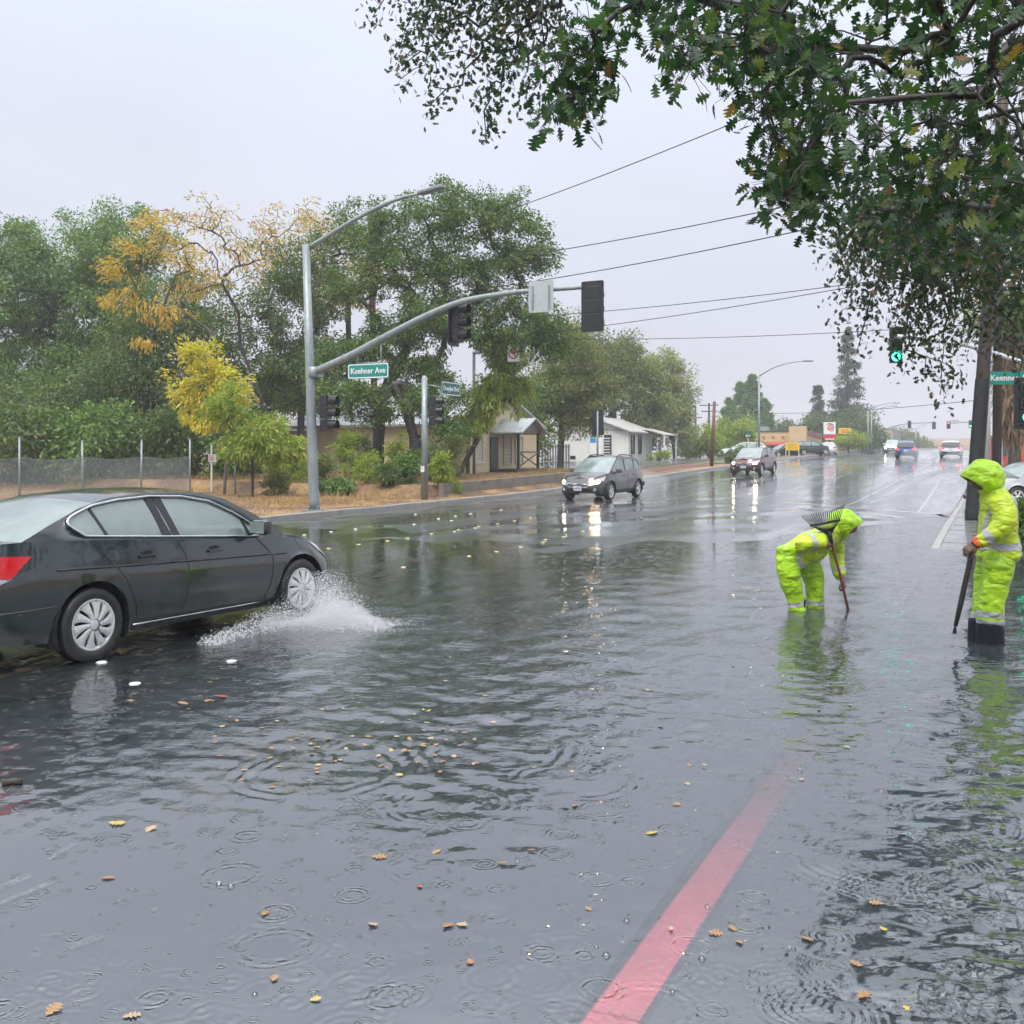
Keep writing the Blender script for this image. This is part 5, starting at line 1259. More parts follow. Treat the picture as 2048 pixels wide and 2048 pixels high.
fr = d.n('ShaderNodeFresnel'); fr.inputs['IOR'].default_value = 1.6
tr = d.n('ShaderNodeBsdfTransparent'); tr.inputs['Color'].default_value = (.80, .92, .88, 1)
fg = d.n('ShaderNodeBsdfTranslucent'); fg.inputs['Color'].default_value = (.88, 1.0, .96, 1)
fd = d.n('ShaderNodeBsdfDiffuse'); fd.inputs['Color'].default_value = (.70, .90, .84, 1)
ad = d.n('ShaderNodeMixShader'); d.put(ad.inputs[0], .45); d.t.links.new(fg.outputs[0], ad.inputs[1]); d.t.links.new(fd.outputs[0], ad.inputs[2])
fogm = d.n('ShaderNodeMixShader'); d.put(fogm.inputs[0], d.rng(d.noise(d.obj(), 1.6, 3), .3, .7, .42, .68)); d.t.links.new(tr.outputs[0], fogm.inputs[1]); d.t.links.new(ad.outputs[0], fogm.inputs[2])
gl = d.n('ShaderNodeBsdfGlossy'); gl.inputs['Roughness'].default_value = .03; d.put(gl.inputs['Normal'], d.bump(d.noise(d.obj(), 60, 2), .05, .003))
mx = d.n('ShaderNodeMixShader'); d.put(mx.inputs[0], d.math('ADD', fr.outputs[0], .10)); d.t.links.new(fogm.outputs[0], mx.inputs[1]); d.t.links.new(gl.outputs[0], mx.inputs[2])
M['cglass'] = d.done(mx.outputs[0])
d = ND('privacy_glass'); M['pglass'] = d.done(d.bsdf(Base_Color=(.012, .014, .015), Roughness=.04, Specular_IOR_Level=.7, Coat_Weight=.5))

def arr(P): P = np.array(P, float); return P[:, 0], P[:, 1]
class Car:
    def __init__(c, root, sp, paint, detail=1.0):
        c.r, c.sp, c.paint = root, sp, M[paint]; c.hw = sp['W'] / 2; c.L = sp['L']
        c.tx, c.tz = arr(sp['top']); c.bx, c.bz = arr(sp['bottom'])
        c.NU = int(150 * detail); c.NV = int(16 * detail)
        # plan outline from rear centre round the right side to front centre
        th = np.linspace(0, math.pi, 1200); cx = -np.cos(th)
        nr, nf = sp.get('nr', 5.0), sp.get('nf', 3.6)
        n = np.where(cx < 0, nr, nf)
        ex = np.sign(cx) * np.abs(cx) ** (2 / n); ey = np.abs(np.sin(th)) ** (2 / n)
        al = np.concatenate([[0], np.cumsum(np.hypot(np.diff(ex) * c.L / 2, np.diff(ey) * c.hw))]); al /= al[-1]
        u = np.linspace(0, 1, c.NU + 1); c.u = u
        c.ex, c.ey = np.interp(u, al, ex), np.interp(u, al, ey)
    def hull(c, u, v, side=-1, off=0.0):
        ex, ey = np.interp(u, c.u, c.ex), np.interp(u, c.u, c.ey)
        x0, x1 = np.interp(v, *arr(c.sp['rear'])), c.L - np.interp(v, *arr(c.sp['front']))
        x = x0 + (ex + 1) / 2 * (x1 - x0)
        zt, zb = np.interp(x, c.tx, c.tz), np.interp(x, c.bx, c.bz)
        z = zb + (zt - zb) * v
        y = ey * c.hw * np.interp(v, *arr(c.sp.get('sect', [(0, .90), (.12, .955), (.35, .99), (.55, 1.0), (.70, .992), (.74, .978), (1, .925)])))
        if off:
            du = 1e-3; p = c.hull(u + du, v); q = c.hull(u - du, v); a = np.array(p) - np.array(q)
            p = c.hull(u, min(v + .01, 1)); q = c.hull(u, max(v - .01, 0)); b = np.array(p) - np.array(q)
            nn = np.cross(a, b); nn /= np.linalg.norm(nn) + 1e-12
            if nn[1] > 0 and abs(nn[1]) > .3: nn = -nn
            if abs(nn[1]) <= .3 and nn[0] * (u - .5) < 0: nn = -nn
            x, y2, z = x + nn[0] * off, -y + nn[1] * off, z + nn[2] * off
            y = -y2
        return (float(x), float(side * y), float(z))
    def uy(c, y, front=True):                    # u where the plan half width falls to y
        if front: i = c.NU // 2; return float(np.interp(-y / c.hw, -c.ey[i:], c.u[i:]))
        i = c.NU // 2; return float(np.interp(y / c.hw, c.ey[:i + 1], c.u[:i + 1]))
    def ux(c, x): return float(np.interp(x / c.L * 2 - 1, c.ex, c.u))
    def vz(c, x, z):
        zt, zb = np.interp(x, c.tx, c.tz), np.interp(x, c.bx, c.bz); return (z - zb) / (zt - zb)
    def patch(c, name, mat, corners, side=-1, off=.006, nu=8, nv=4, parent=None):
        """corners (u, v): four, going round"""
        (a, b, e, f) = corners; rows = []
        for j in range(nv + 1):
            q = j / nv; row = []
            for i in range(nu + 1):
                p = i / nu
                u = (a[0] * (1 - p) + b[0] * p) * (1 - q) + (f[0] * (1 - p) + e[0] * p) * q
                v = (a[1] * (1 - p) + b[1] * p) * (1 - q) + (f[1] * (1 - p) + e[1] * p) * q
                row.append(c.hull(u, v, side, off))
            rows.append(row)
        mb = MB(); mb.grid(rows); return mb.build(name, M[mat], parent or c.r)
    def body(c):
        U, NV = c.u, c.NV; mb = MB()
        vv = np.linspace(0, 1, NV + 1)
        for side in (-1, 1):
            G = np.array([[c.hull(u, v, side) for u in U] for v in vv])
            Rr = c.sp['arch']; keep = np.ones((NV, len(U) - 1), bool)
            for wx in (c.sp['xr'], c.sp['xf']):
                dx, dz = G[..., 0] - wx, G[..., 2] - c.sp['wr']; dist = np.hypot(dx, dz); lat = np.abs(G[..., 1]) > c.hw * .70
                ins = (dist < Rr) & lat & (dz > -c.sp['wr'])
                full = ins[:-1, :-1] & ins[1:, :-1] & ins[:-1, 1:] & ins[1:, 1:]; keep &= ~full
                sc = Rr / np.maximum(dist, 1e-6)
                nx, nz = wx + dx * sc, c.sp['wr'] + dz * sc
                G[..., 0] = np.where(ins, nx, G[..., 0]); G[..., 2] = np.where(ins, np.maximum(nz, G[..., 2]), G[..., 2])
            b = len(mb.v); mb.v += [tuple(p) for p in G.reshape(-1, 3)]; n = len(U)
            for j in range(NV):
                for i in range(n - 1):
                    if keep[j, i]:
                        f = (b + j * n + i, b + j * n + i + 1, b + (j + 1) * n + i + 1, b + (j + 1) * n + i)
                        mb.f.append(f if side < 0 else f[::-1]); mb.mi.append(0); mb.sm.append(True)
        # bonnet, cowl and boot lid
        fr_ = np.linspace(-1, 1, 13); rows = []
        for u in U[1:-1]:
            x, y, z = c.hull(u, 1.0, 1)
            cr = np.interp(x, *arr(c.sp['crown']))
            rows.append([(x, y * f, z + cr * (1 - abs(f) ** 2.4)) for f in fr_])
        mb.grid(rows)
        o = mb.build('body', c.paint, c.r)
        # wheel wells
        for wx in (c.sp['xr'], c.sp['xf']):
            for side in (-1, 1):
                w = MB(); A = np.linspace(R(-25), R(205), 22); Rr = c.sp['arch']
                yo = c.hw * .985; yi = c.hw * .62
                ring = lambda rr, y: [(wx + rr * math.cos(a), side * y, c.sp['wr'] + rr * math.sin(a)) for a in A]
                w.grid([ring(Rr + .002, yo - .012), ring(Rr + .002, yi), ring(.05, yi)]); w.build('wheel_well', M['plastic'], c.r)
        und = MB(); und.box((c.L / 2, 0, c.sp['bottom'][1][1] + .06), (c.L * .93, c.hw * 1.5, .12)); und.build('underbody', M['plastic'], c.r)
        return o
    def yside(c, x, z):
        zb = np.interp(x, c.tx, c.tz); zr = np.interp(x, *arr(c.sp['roof'])); q = np.clip((z - zb) / max(.05, c.sp['H'] - zb), -.2, 1.1)
        ta = np.interp(x, *arr(c.sp.get('taper', [(0, .90), (c.L * .22, .985), (c.L * .5, 1.0), (c.L * .68, .985), (c.L * .8, .94)])))
        return (c.sp['hb'] + (c.sp['hr'] - c.sp['hb']) * (max(q, 0) ** 1.2) + (.0 if q >= 0 else -q * .1)) * ta
    def cabin(c, dlo, bars=(), chrome=None, pframe=None, rear_glass='cglass', trim_r=.011):
        rx, rz = arr(c.sp['roof']); order = np.argsort(rx); rx, rz = rx[order], rz[order]
        outer = [(x, z) for x, z in zip(rx, rz)]
        ob = [(x, float(np.interp(x, c.tx, c.tz)) - .03) for x in np.linspace(rx[-1], rx[0], 12)]
        loopO = outer + ob
        cx = np.mean([p[0] for p in dlo]); cz = np.mean([p[1] for p in dlo])
        def star(P, n=120):
            P = P + [P[0]]; res = []
            seg = []
            for a in np.linspace(-math.pi, math.pi, n, endpoint=False):
                dxy = (math.cos(a), math.sin(a) * .45); best = None
                for p, q in zip(P[:-1], P[1:]):
                    ex_, ez_ = q[0] - p[0], q[1] - p[1]; den = dxy[0] * ez_ - dxy[1] * ex_
                    if abs(den) < 1e-9: continue
                    t = ((p[0] - cx) * ez_ - (p[1] - cz) * ex_) / den; s = ((p[0] - cx) * dxy[1] - (p[1] - cz) * dxy[0]) / den
                    if t > 0 and -1e-6 <= s <= 1 + 1e-6 and (best is None or t > best): best = t
                res.append((cx + dxy[0] * (best or 0), cz + dxy[1] * (best or 0)))
            return res
        LO, LD = star(loopO), star(dlo)
        for side in (-1, 1):
            f3 = lambda P, o: [(x, side * (c.yside(x, z) + o), z) for x, z in P]
            mid = [((a[0] + b[0]) / 2, (a[1] + b[1]) / 2) for a, b in zip(LO, LD)]
            mb = MB(); mb.grid([f3(LO, 0), f3(mid, .002), f3(LD, .0), f3(LD, -.018)], closed=True); mb.build('window_frame', pframe or c.paint, c.r)
            g = MB(); rows = [f3([(cx + (x - cx) * k, cz + (z - cz) * k) for x, z in LD], -.012) for k in (1.0, .7, .4, .12)]
            g.grid(rows, closed=True); g.f.append(tuple(range(len(g.v) - 120, len(g.v)))); g.mi.append(0); g.sm.append(True)
            gg = g.build('side_glass', M['cglass'], c.r)
            for bar in bars:
                b_ = MB(); P = [(x, side * (c.yside(x, z) + .0), z) for x, z in bar]; b_.add(P + [(x, y - side * .02, z) for x, y, z in P], [tuple(range(len(P))), tuple(range(2 * len(P) - 1, len(P) - 1, -1))] + [(i, (i + 1) % len(P), len(P) + (i + 1) % len(P), len(P) + i) for i in range(len(P))])
                b_.build('window_pillar', M['plastic'], c.r)
            if chrome:
                t = MB(); P = f3(LD, .006); t.tube(P + [P[0]], trim_r, 6, cap=False); t.build('window_trim', M[chrome], c.r)
        # roof, windscreen and rear screen
        xs = c.sp['roof_x']; zf = lambda x: float(np.interp(x, rx, rz)); rows = []
        for x in np.linspace(xs[0], xs[1], 14):
            y = c.yside(x, zf(x)); rows.append([(x, y * f, zf(x) + c.sp.get('rcrown', .035) * (1 - abs(f) ** 2.2) - (.0)) for f in np.linspace(-1, 1, 13)])
        mb = MB(); mb.grid(rows); mb.build('roof', c.paint, c.r)
        for nm, xa, xb, mt, bow in (('windscreen', xs[1], rx[-1], 'cglass', .16), ('rear_screen', xs[0], rx[0], rear_glass, -.12)):
            rows = []
            for k in np.linspace(0, 1, 9):
                x = xa + (xb - xa) * k; z = zf(x); y = c.yside(x, z)
                rows.append([(x + bow * k * (1 - abs(f) ** 2) , y * f * (1 - .0 * k), z + c.sp.get('rcrown', .035) * (1 - abs(f) ** 2.2)) for f in np.linspace(-1, 1, 13)])
            mb = MB(); mb.grid(rows); mb.build(nm, M[mt], c.r)
        return zf
    def seats(c, xs, zf):
        for x, rear in xs:
            for y in (-.38, .38):
                s = MB(); s.bbox((x, y, .78), (.16, .46, .62), .05, M=None); s.bbox((x - .03, y, 1.16), (.10, .24, .17), .04); s.build('seat', M['seat'], c.r)
        d_ = MB(); d_.bbox((c.sp['dash'], 0, .86), (.5, c.hw * 1.6, .16), .05); d_.build('dashboard', M['plastic'], c.r)
        w = MB(); rows = []
        for a in np.linspace(0, 2 * math.pi, 17): rows.append((c.sp['dash'] - .32 - .05 * math.sin(a), .38 + .18 * math.cos(a), .95 + .18 * math.sin(a)))
        w.tube(rows, .014, 6, cap=False); w.build('steering_wheel', M['plastic'], c.r)
    def wheels(c, style, face='alloy', tw=.21):
        wr = c.sp['wr']; rr = c.sp['rim']
        for wx in (c.sp['xr'], c.sp['xf']):
            for side in (-1, 1):
                Mw = Matrix.Translation((wx, side * (c.hw - .02 - tw / 2), wr)) @ (Matrix.Rotation(R(90), 4, 'X') if side < 0 else Matrix.Rotation(R(-90), 4, 'X'))
                t = MB(); h = tw / 2
                t.lathe([(rr - .02, -h * .8), (rr + .01, -h * .95), (wr - .04, -h), (wr - .012, -h * .82), (wr, -h * .5), (wr, h * .5), (wr - .012, h * .82), (wr - .04, h), (rr + .02, h * .97), (rr + .004, h * .86), (rr - .02, h * .4)], 40, Mw)
                o = t.build('wheel', M['tyre'], c.r)
                b = MB(); b.lathe([(.001, h * .40), (rr - .015, h * .36)], 32, Mw); b.build('brake_disc', M['plastic'], o)
                rm = MB(); rm.lathe([(rr - .03, h * .5), (rr - .022, h * .84), (rr, h * .90), (rr + .006, h * .80)], 40, Mw)
                nv = {'cover': 10, 'five': 5, 'plain': 6}[style]
                for k in range(nv):
                    a0 = 2 * math.pi * k / nv; P = []
                    if style == 'cover':
                        prof_ = [(.055, -.30, .30), (.10, -.235, .235), (.15, -.21, .22), (.185, -.22, .25), (rr - .02, -.28, .30)]
                    elif style == 'five':
                        prof_ = [(.05, -.5, .5), (.09, -.26, .26), (.15, -.22, .14), (rr - .02, -.30, .10)]
                    else: prof_ = [(.05, -.4, .4), (.10, -.3, .3), (rr - .02, -.26, .26)]
                    rows = []
                    for r_, al, ah in prof_:
                        tw_ = (r_ - .05) * 1.1 if style == 'cover' else 0
                        hz_ = h * (.78 + .20 * (1 - (r_ / rr) ** 2)) if style == 'cover' else h * .72
                        rows.append([Mw @ Vector((r_ * math.cos(a0 + tw_ + al + (ah - al) * q), r_ * math.sin(a0 + tw_ + al + (ah - al) * q), hz_ + (.006 * (1 - (2 * q - 1) ** 2)))) for q in (0, .25, .5, .75, 1)])
                    rm.grid(rows)
                    lo = [[p - (Mw.to_3x3() @ Vector((0, 0, .02))) for p in (r_[0], r_[-1])] for r_ in rows]
                    rm.grid([[rows[i][0], lo[i][0]] for i in range(len(rows))]); rm.grid([[rows[i][-1], lo[i][1]] for i in range(len(rows))])
                rm.lathe([(.001, h * 1.0), (.03, h * .99), (.055, h * .94), (.06, h * .7)], 18, Mw)
                rm.build('rim', M[face], o)
    def seam(c, P, w=.006, parent=None, side=-1):
        """dark panel gap along (x, z) points"""
        mb = MB(); pts = []
        for (x0, z0), (x1, z1) in zip(P[:-1], P[1:]):
            for q in np.linspace(0, 1, 7): pts.append((x0 + (x1 - x0) * q, z0 + (z1 - z0) * q))
        mb.tube([c.hull(c.ux(x), c.vz(x, z), side, .001) for x, z in pts], w, 4, cap=False); mb.build('panel_gap', M['plastic'], c.r)
    def strip(c, name, P, w, mat, off=.01, side=-1):
        mb = MB(); pts = []
        for (x0, z0), (x1, z1) in zip(P[:-1], P[1:]):
            for q in np.linspace(0, 1, 9): pts.append((x0 + (x1 - x0) * q, z0 + (z1 - z0) * q))
        mb.tube([c.hull(c.ux(x), c.vz(x, z), side, off) for x, z in pts], w, 6); return mb.build(name, M[mat], c.r)
    def handle(c, x, z, side):
        p = Vector(c.hull(c.ux(x), c.vz(x, z), side, .012)); mb = MB(); mb.bbox((0, 0, 0), (.20, .035, .034), .014, M=Matrix.Translation(p)); mb.build('door_handle', c.paint, c.r)
        p = Vector(c.hull(c.ux(x), c.vz(x, z), side, .004)); mb = MB(); mb.lathe([(.001, .004), (.055, .003), (.075, 0)], 14, Matrix.Translation(p + Vector((0, 0, .01))) @ Matrix.Scale(.55, 4, (0, 0, 1)) @ Matrix.Rotation(R(90) * -side * -1, 4, 'X')); mb.build('handle_recess', M['plastic'], c.r)
    def mirror(c, x, z, side, mat=None):
        y = c.yside(x, z); mb = MB(); mb.bbox((x - .02, side * (y + .17), z + .07), (.12, .24, .155), .05); mb.tube([(x, side * y, z), (x - .01, side * (y + .09), z + .03)], .03, 6); o = mb.build('mirror', mat or c.paint, c.r)
        g = MB(); g.box((x - .083, side * (y + .17), z + .07), (.006, .19, .115)); g.build('mirror_glass', M['cglass'], o)
    def plate(c, front, v, w=.32):
        u = 1.0 if front else 0.0; x, y, z = c.hull(u, v); mb = MB(); s = 1 if front else -1
        mb.bbox((x + s * .012, 0, z), (.012, w, .155), .004); o = mb.build('number_plate', M['plate'], c.r)
        t = MB()
        for k in range(7): t.box((x + s * .0195, (k - 3) * .036, z - .005), (.002, .018, .06))
        t.build('plate_print', M['swoosh'], o)

def SPEC(base, **kw): q = dict(base); q.update(kw); return q
SEDAN = dict(L=4.93, W=1.845, H=1.475, xr=1.13, xf=3.93, wr=.333, rim=.225, arch=.385, hb=.80, hr=.585,
    top=[(0, .93), (.06, 1.02), (.15, 1.085), (.6, 1.10), (1.1, 1.075), (2.0, 1.015), (3.2, .945), (3.7, .925), (4.2, .86), (4.6, .77), (4.8, .70), (4.93, .62)],
    bottom=[(0, .34), (.35, .25), (.8, .22), (3.0, .20), (4.5, .20), (4.93, .24)],
    rear=[(0, .10), (.25, .02), (.5, .0), (.75, .03), (1, .10)], front=[(0, .12), (.3, .01), (.55, .0), (.8, .06), (1, .20)],
    crown=[(0, .015), (.6, .02), (3.4, .03), (3.9, .085), (4.5, .09), (4.9, .03)],
    roof=[(.50, 1.09), (.80, 1.215), (1.15, 1.345), (1.5, 1.425), (1.9, 1.455), (2.35, 1.46), (2.7, 1.435), (3.0, 1.36), (3.4, 1.17), (3.78, .955)], roof_x=(1.32, 2.72), dash=3.35)
SUV = dict(L=4.80, W=1.84, H=1.64, xr=1.0, xf=3.75, wr=.345, rim=.23, arch=.40, hb=.80, hr=.62, nr=6.0, nf=4.0,
    top=[(0, .98), (.1, 1.02), (.6, 1.08), (1.6, 1.06), (3.2, 1.01), (3.55, 1.02), (4.0, 1.0), (4.4, .94), (4.65, .84), (4.80, .70)],
    bottom=[(0, .42), (.4, .30), (.9, .27), (3.2, .26), (4.4, .27), (4.80, .36)],
    rear=[(0, .06), (.3, .0), (.6, .02), (1, .10)], front=[(0, .10), (.3, .0), (.55, .0), (.8, .06), (1, .16)],
    crown=[(0, .01), (3.2, .02), (3.8, .07), (4.4, .08), (4.8, .02)],
    roof=[(.10, 1.03), (.22, 1.22), (.42, 1.46), (.62, 1.555), (1.1, 1.60), (1.8, 1.625), (2.3, 1.615), (2.65, 1.57), (3.1, 1.34), (3.62, 1.03)], roof_x=(.46, 2.66), dash=3.2,
    taper=[(0, .93), (1.0, .99), (2.5, 1.0), (3.3, .97), (3.8, .94)])
CARPAINT = {'c_char': (.010, .019, .020), 'c_grey': (.075, .072, .072), 'c_red': (.105, .022, .022), 'c_blue': (.010, .065, .23), 'c_white': (.62, .63, .64), 'c_silver': (.40, .41, .41), 'c_dark': (.02, .024, .03)}
for k, v in CARPAINT.items(): M[k] = paintmat('paint_' + k[2:], v, 0.0 if k in ('c_white', 'c_char') else .35)

def place_car(name, label, front_xy, heading, sp, dz=0.0, center=True, cat='car', group=None, at_rear=None):
    """heading: yaw of the car's nose measured from +x; front_xy is the middle of the car"""
    cx, cy = front_xy; s, cc = math.sin(heading), math.cos(heading)
    z = gz(cx, cy) + dz
    k = sp['L'] / 2
    root = empty(name, (cx - cc * k, cy - s * k, z), heading, label, cat, group)
    # follow the slope of the road
    a = gz(cx + cc * 1.4, cy + s * 1.4) - gz(cx - cc * 1.4, cy - s * 1.4); root.rotation_euler = (0, -math.atan2(a, 2.8), heading)
    root.location.z = z - math.sin(math.atan2(a, 2.8)) * k
    return root

# ---------------------------------------------------------------- the charcoal saloon in the flood
HA = R(90 - 27.9)
rw_ = Vector((-3.66, 8.98)); fx = Vector((math.cos(HA), math.sin(HA))); lf = Vector((-math.sin(HA), math.cos(HA)))
org = rw_ + lf * (1.845 / 2 - .03) - fx * 1.13
acc = empty('saloon_car', (org.x, org.y, gz(-3.2, 10.2) - .008), HA, 'charcoal four door saloon throwing up spray at the left edge', 'car')
c = Car(acc, SEDAN, 'c_char'); c.body()
dlo = [(1.13, 1.105), (1.00, 1.20), (.985, 1.245), (1.06, 1.29), (1.3, 1.365), (1.6, 1.405), (2.0, 1.425), (2.4, 1.41), (2.75, 1.35), (3.05, 1.22), (3.32, 1.06), (3.42, .975), (3.30, .958), (2.6, 1.005), (1.9, 1.05)]
zf = c.cabin(dlo, [[(2.02, 1.035), (2.13, 1.03), (2.02, 1.425), (1.93, 1.425)], [(2.15, 1.028), (2.24, 1.02), (2.13, 1.425), (2.03, 1.425)], [(1.36, 1.09), (1.39, 1.088), (1.28, 1.36), (1.25, 1.35)], [(3.20, .965), (3.24, .96), (3.16, 1.16), (3.13, 1.17)]], 'chrome', trim_r=.013)
c.seats([(2.35, 0), (1.35, 1)], zf); c.wheels('cover')
# the driver, a dark shape behind the wheel
for side in (-1, 1):
    c.strip('side_moulding', [(.75, .845), (2.0, .80), (3.5, .755), (3.72, .745)], .010, 'chrome' if False else 'plastic', .004, side)
    c.strip('chrome_strip', [(1.55, .275), (3.4, .27)], .007, 'chrome', .012, side)
    c.patch('rocker', 'plastic', [(c.ux(1.55), .0), (c.ux(3.5), .0), (c.ux(3.5), .11), (c.ux(1.55), .11)], side, .004, 14, 2)
    c.seam([(1.10, 1.07), (1.22, .95), (1.45, .72), (1.58, .46), (1.62, .30)], side=side); c.seam([(2.16, 1.0), (2.22, .8), (2.22, .5), (2.16, .30)], side=side); c.seam([(3.35, .93), (3.46, .75), (3.42, .45), (3.36, .3)], side=side)
    c.seam([(.62, 1.08), (.60, .95)], side=side)
    c.handle(1.72, .885, side); c.handle(2.62, .865, side); c.mirror(3.22, .99, side, M['c_char'])
    c.patch('tail_lamp', 'tail', [(c.uy(.52, False), .70), (c.ux(.36), .66), (c.ux(.52), .86), (c.uy(.55, False), .90)], side, .008)
    c.patch('lamp_trim', 'chrome', [(c.uy(.50, False), .58), (c.ux(.20), .56), (c.ux(.36), .655), (c.uy(.52, False), .69)], side, .007)
    c.patch('headlamp', 'lamp_clear', [(c.ux(4.52), .80), (c.uy(.55), .62), (c.uy(.50), .92), (c.ux(4.35), .96)], side, .008)
    c.strip('bumper_crease', [(.12, .52), (.75, .545)], .007, 'c_char', .006, side)
c.patch('grille', 'plastic', [(c.uy(.42), .62), (1.0, .62), (1.0, .86), (c.uy(.42), .86)], -1, .006); c.patch('grille', 'plastic', [(c.uy(.42), .62), (1.0, .62), (1.0, .86), (c.uy(.42), .86)], 1, .006)
c.plate(False, .62); c.plate(True, .35)

# ---------------------------------------------------------------- the other traffic
def suv(name, label, xy_, head, paint, sp=SUV, lit=False, tail=False, cat='car', rails=True, amber=False, priv=True, group=None, grille='chrome', detail=.6, dz=0.0):
    root = place_car(name, label, xy_, head, sp, dz, cat=cat, group=group); c = Car(root, sp, paint, detail); c.body()
    k = sp['L'] / 4.80; H_ = sp['H'] / 1.64
    q = lambda P: [(x * k, z * H_) for x, z in P]
    dlo = q([(.42, 1.16), (.40, 1.24), (.52, 1.44), (.75, 1.52), (1.3, 1.56), (1.9, 1.57), (2.4, 1.545), (2.7, 1.46), (3.05, 1.28), (3.28, 1.10), (3.2, 1.055), (2.2, 1.085), (1.2, 1.12)])
    c.cabin(dlo, [q([(2.02, 1.09), (2.12, 1.085), (2.04, 1.57), (1.95, 1.57)]), q([(1.08, 1.12), (1.17, 1.115), (1.04, 1.54), (.96, 1.53)])], 'chrome' if rails else None, rear_glass='pglass' if priv else 'cglass', trim_r=.010)
    c.seats([(2.3 * k, 0), (1.3 * k, 1)], None); c.wheels('five')
    for side in (-1, 1):
        c.patch('sill_trim', 'plastic', [(c.ux(1.3 * k), .0), (c.ux(3.4 * k), .0), (c.ux(3.4 * k), .16), (c.ux(1.3 * k), .16)], side, .006, 14, 2)
        c.handle(1.45 * k, .90 * H_, side); c.handle(2.45 * k, .89 * H_, side); c.mirror(3.12 * k, 1.03 * H_, side)
        c.seam([(1.2 * k, 1.05 * H_), (1.25 * k, .6), (1.3 * k, .35)], side=side); c.seam([(2.08 * k, 1.03 * H_), (2.12 * k, .6), (2.08 * k, .32)], side=side); c.seam([(3.3 * k, .98 * H_), (3.36 * k, .6), (3.3 * k, .34)], side=side)
        hl = c.patch('headlamp', 'lamp_clear', [(c.ux(4.25 * k), .72), (c.uy(.52), .60), (c.uy(.56), .84), (c.ux(4.12 * k), .92)], side, .008)
        if lit: c.patch('lamp_beam', 'lamp_amber' if amber and side > 0 and False else 'lamp_lit', [(c.uy(.74), .63), (c.uy(.58), .63), (c.uy(.58), .80), (c.uy(.74), .80)], side, .016, parent=hl)
        if amber and side > 0: c.patch('indicator', 'lamp_amber', [(c.uy(.57), .64), (c.uy(.46), .62), (c.uy(.46), .78), (c.uy(.57), .80)], side, .016, parent=hl)
        c.patch('tail_lamp', 'tail_lit' if tail else 'tail', [(c.uy(.58, False), .70), (c.ux(.30 * k), .68), (c.ux(.36 * k), .92), (c.uy(.66, False), .97)], side, .010)
        mb = MB(); p = c.hull(c.uy(.62), .24, side, .006); mb.lathe([(.001, .01), (.05, .008), (.065, 0)], 12, Matrix.Translation(p) @ Matrix.Rotation(R(90), 4, 'Y')); mb.build('fog_lamp', M['lamp_clear'], c.r)
        g = [(c.uy(.40), .50), (1.0, .46), (1.0, .74), (c.uy(.44), .76)]
        gr = c.patch('grille', 'plastic', g, side, .012)
        if grille:
            P = [c.hull(u, v, side, .018) for u, v in ((1.0, .46), (c.uy(.2), .465), (c.uy(.34), .49), (c.uy(.45), .62), (c.uy(.43), .76), (c.uy(.2), .755), (1.0, .75))]; mb = MB(); mb.tube(P, .013, 6); mb.tube([c.hull(u, v, side, .018) for u, v in ((c.uy(.42), .68), (1.0, .66))], .012, 6); mb.build('grille_trim', M[grille], gr)
        lo = c.patch('lower_grille', 'plastic', [(c.uy(.55), .10), (1.0, .08), (1.0, .30), (c.uy(.5), .30)], side, .008)
        if rails:
            zf = lambda x: float(np.interp(x, *arr(sp['roof']))); P = [(x, side * (c.yside(x, zf(x)) - .04), zf(x) + dz_) for x, dz_ in ((.8 * k, .0), (1.0 * k, .07), (1.8 * k, .075), (2.3 * k, .07), (2.5 * k, .0))]; mb = MB(); mb.tube(P, .022, 6); mb.build('roof_rail', M['plastic'], c.r)
        for wx in (sp['xr'], sp['xf']):
            A = np.linspace(R(-8), R(188), 20); mb = MB(); mb.tube([(wx + (sp['arch'] + .012) * math.cos(a), side * (c.hw - .012), sp['wr'] + (sp['arch'] + .012) * math.sin(a)) for a in A], .026, 6); mb.build('arch_trim', M['plastic'], c.r)
    c.plate(True, .36); c.plate(False, .62)
    mb = MB(); x, y, z = c.hull(0.0, .18); mb.bbox((x, 0, z), (.06, c.hw * 1.7, .18), .02); mb.build('rear_bumper', M['plastic'], c.r)
    return root
TOWARD = HD_T = math.atan2(-DY, -DX); AWAY = math.atan2(DY, DX)
def mid_of(px, py_ground, zg=0.0, back=0.0, head=0.0):
    d_ = FPX * (EYE - zg) / (py_ground - HZ); p = at(px, py_ground, d_); return (p.x + math.cos(head) * back, p.y + math.sin(head) * back)
p = at(1158, 1006, 38.2); suv('estate_car', 'grey estate car with roof rails and lit lamps coming towards us', (p.x - math.cos(TOWARD) * 1.9 + .25, p.y - math.sin(TOWARD) * 1.9), TOWARD - R(3), 'c_grey', SPEC(SUV, W=1.86), lit=True, amber=True)
p = at(1483, 950, 61); suv('suv_car', 'dark red SUV with bright headlamps further up the road', (p.x - math.cos(TOWARD) * 1.9 + .35, p.y - math.sin(TOWARD) * 1.9), TOWARD - R(4), 'c_red', SPEC(SUV, H=1.70, L=4.6), lit=True, rails=False)
p = at(1826, 918, 93); suv('suv_car', 'blue SUV driving away with red tail lamps', (p.x, p.y + 1.5), AWAY + R(2), 'c_blue', SPEC(SUV, H=1.69, L=4.6), tail=True, rails=False)
p = at(1916, 913, 99); suv('suv_car', 'white SUV driving away beside the dark utility pole', (p.x, p.y + 1.5), AWAY + R(1), 'c_white', SPEC(SUV, H=1.78, L=5.0, W=2.0, hb=.86, hr=.68), tail=True, rails=False)
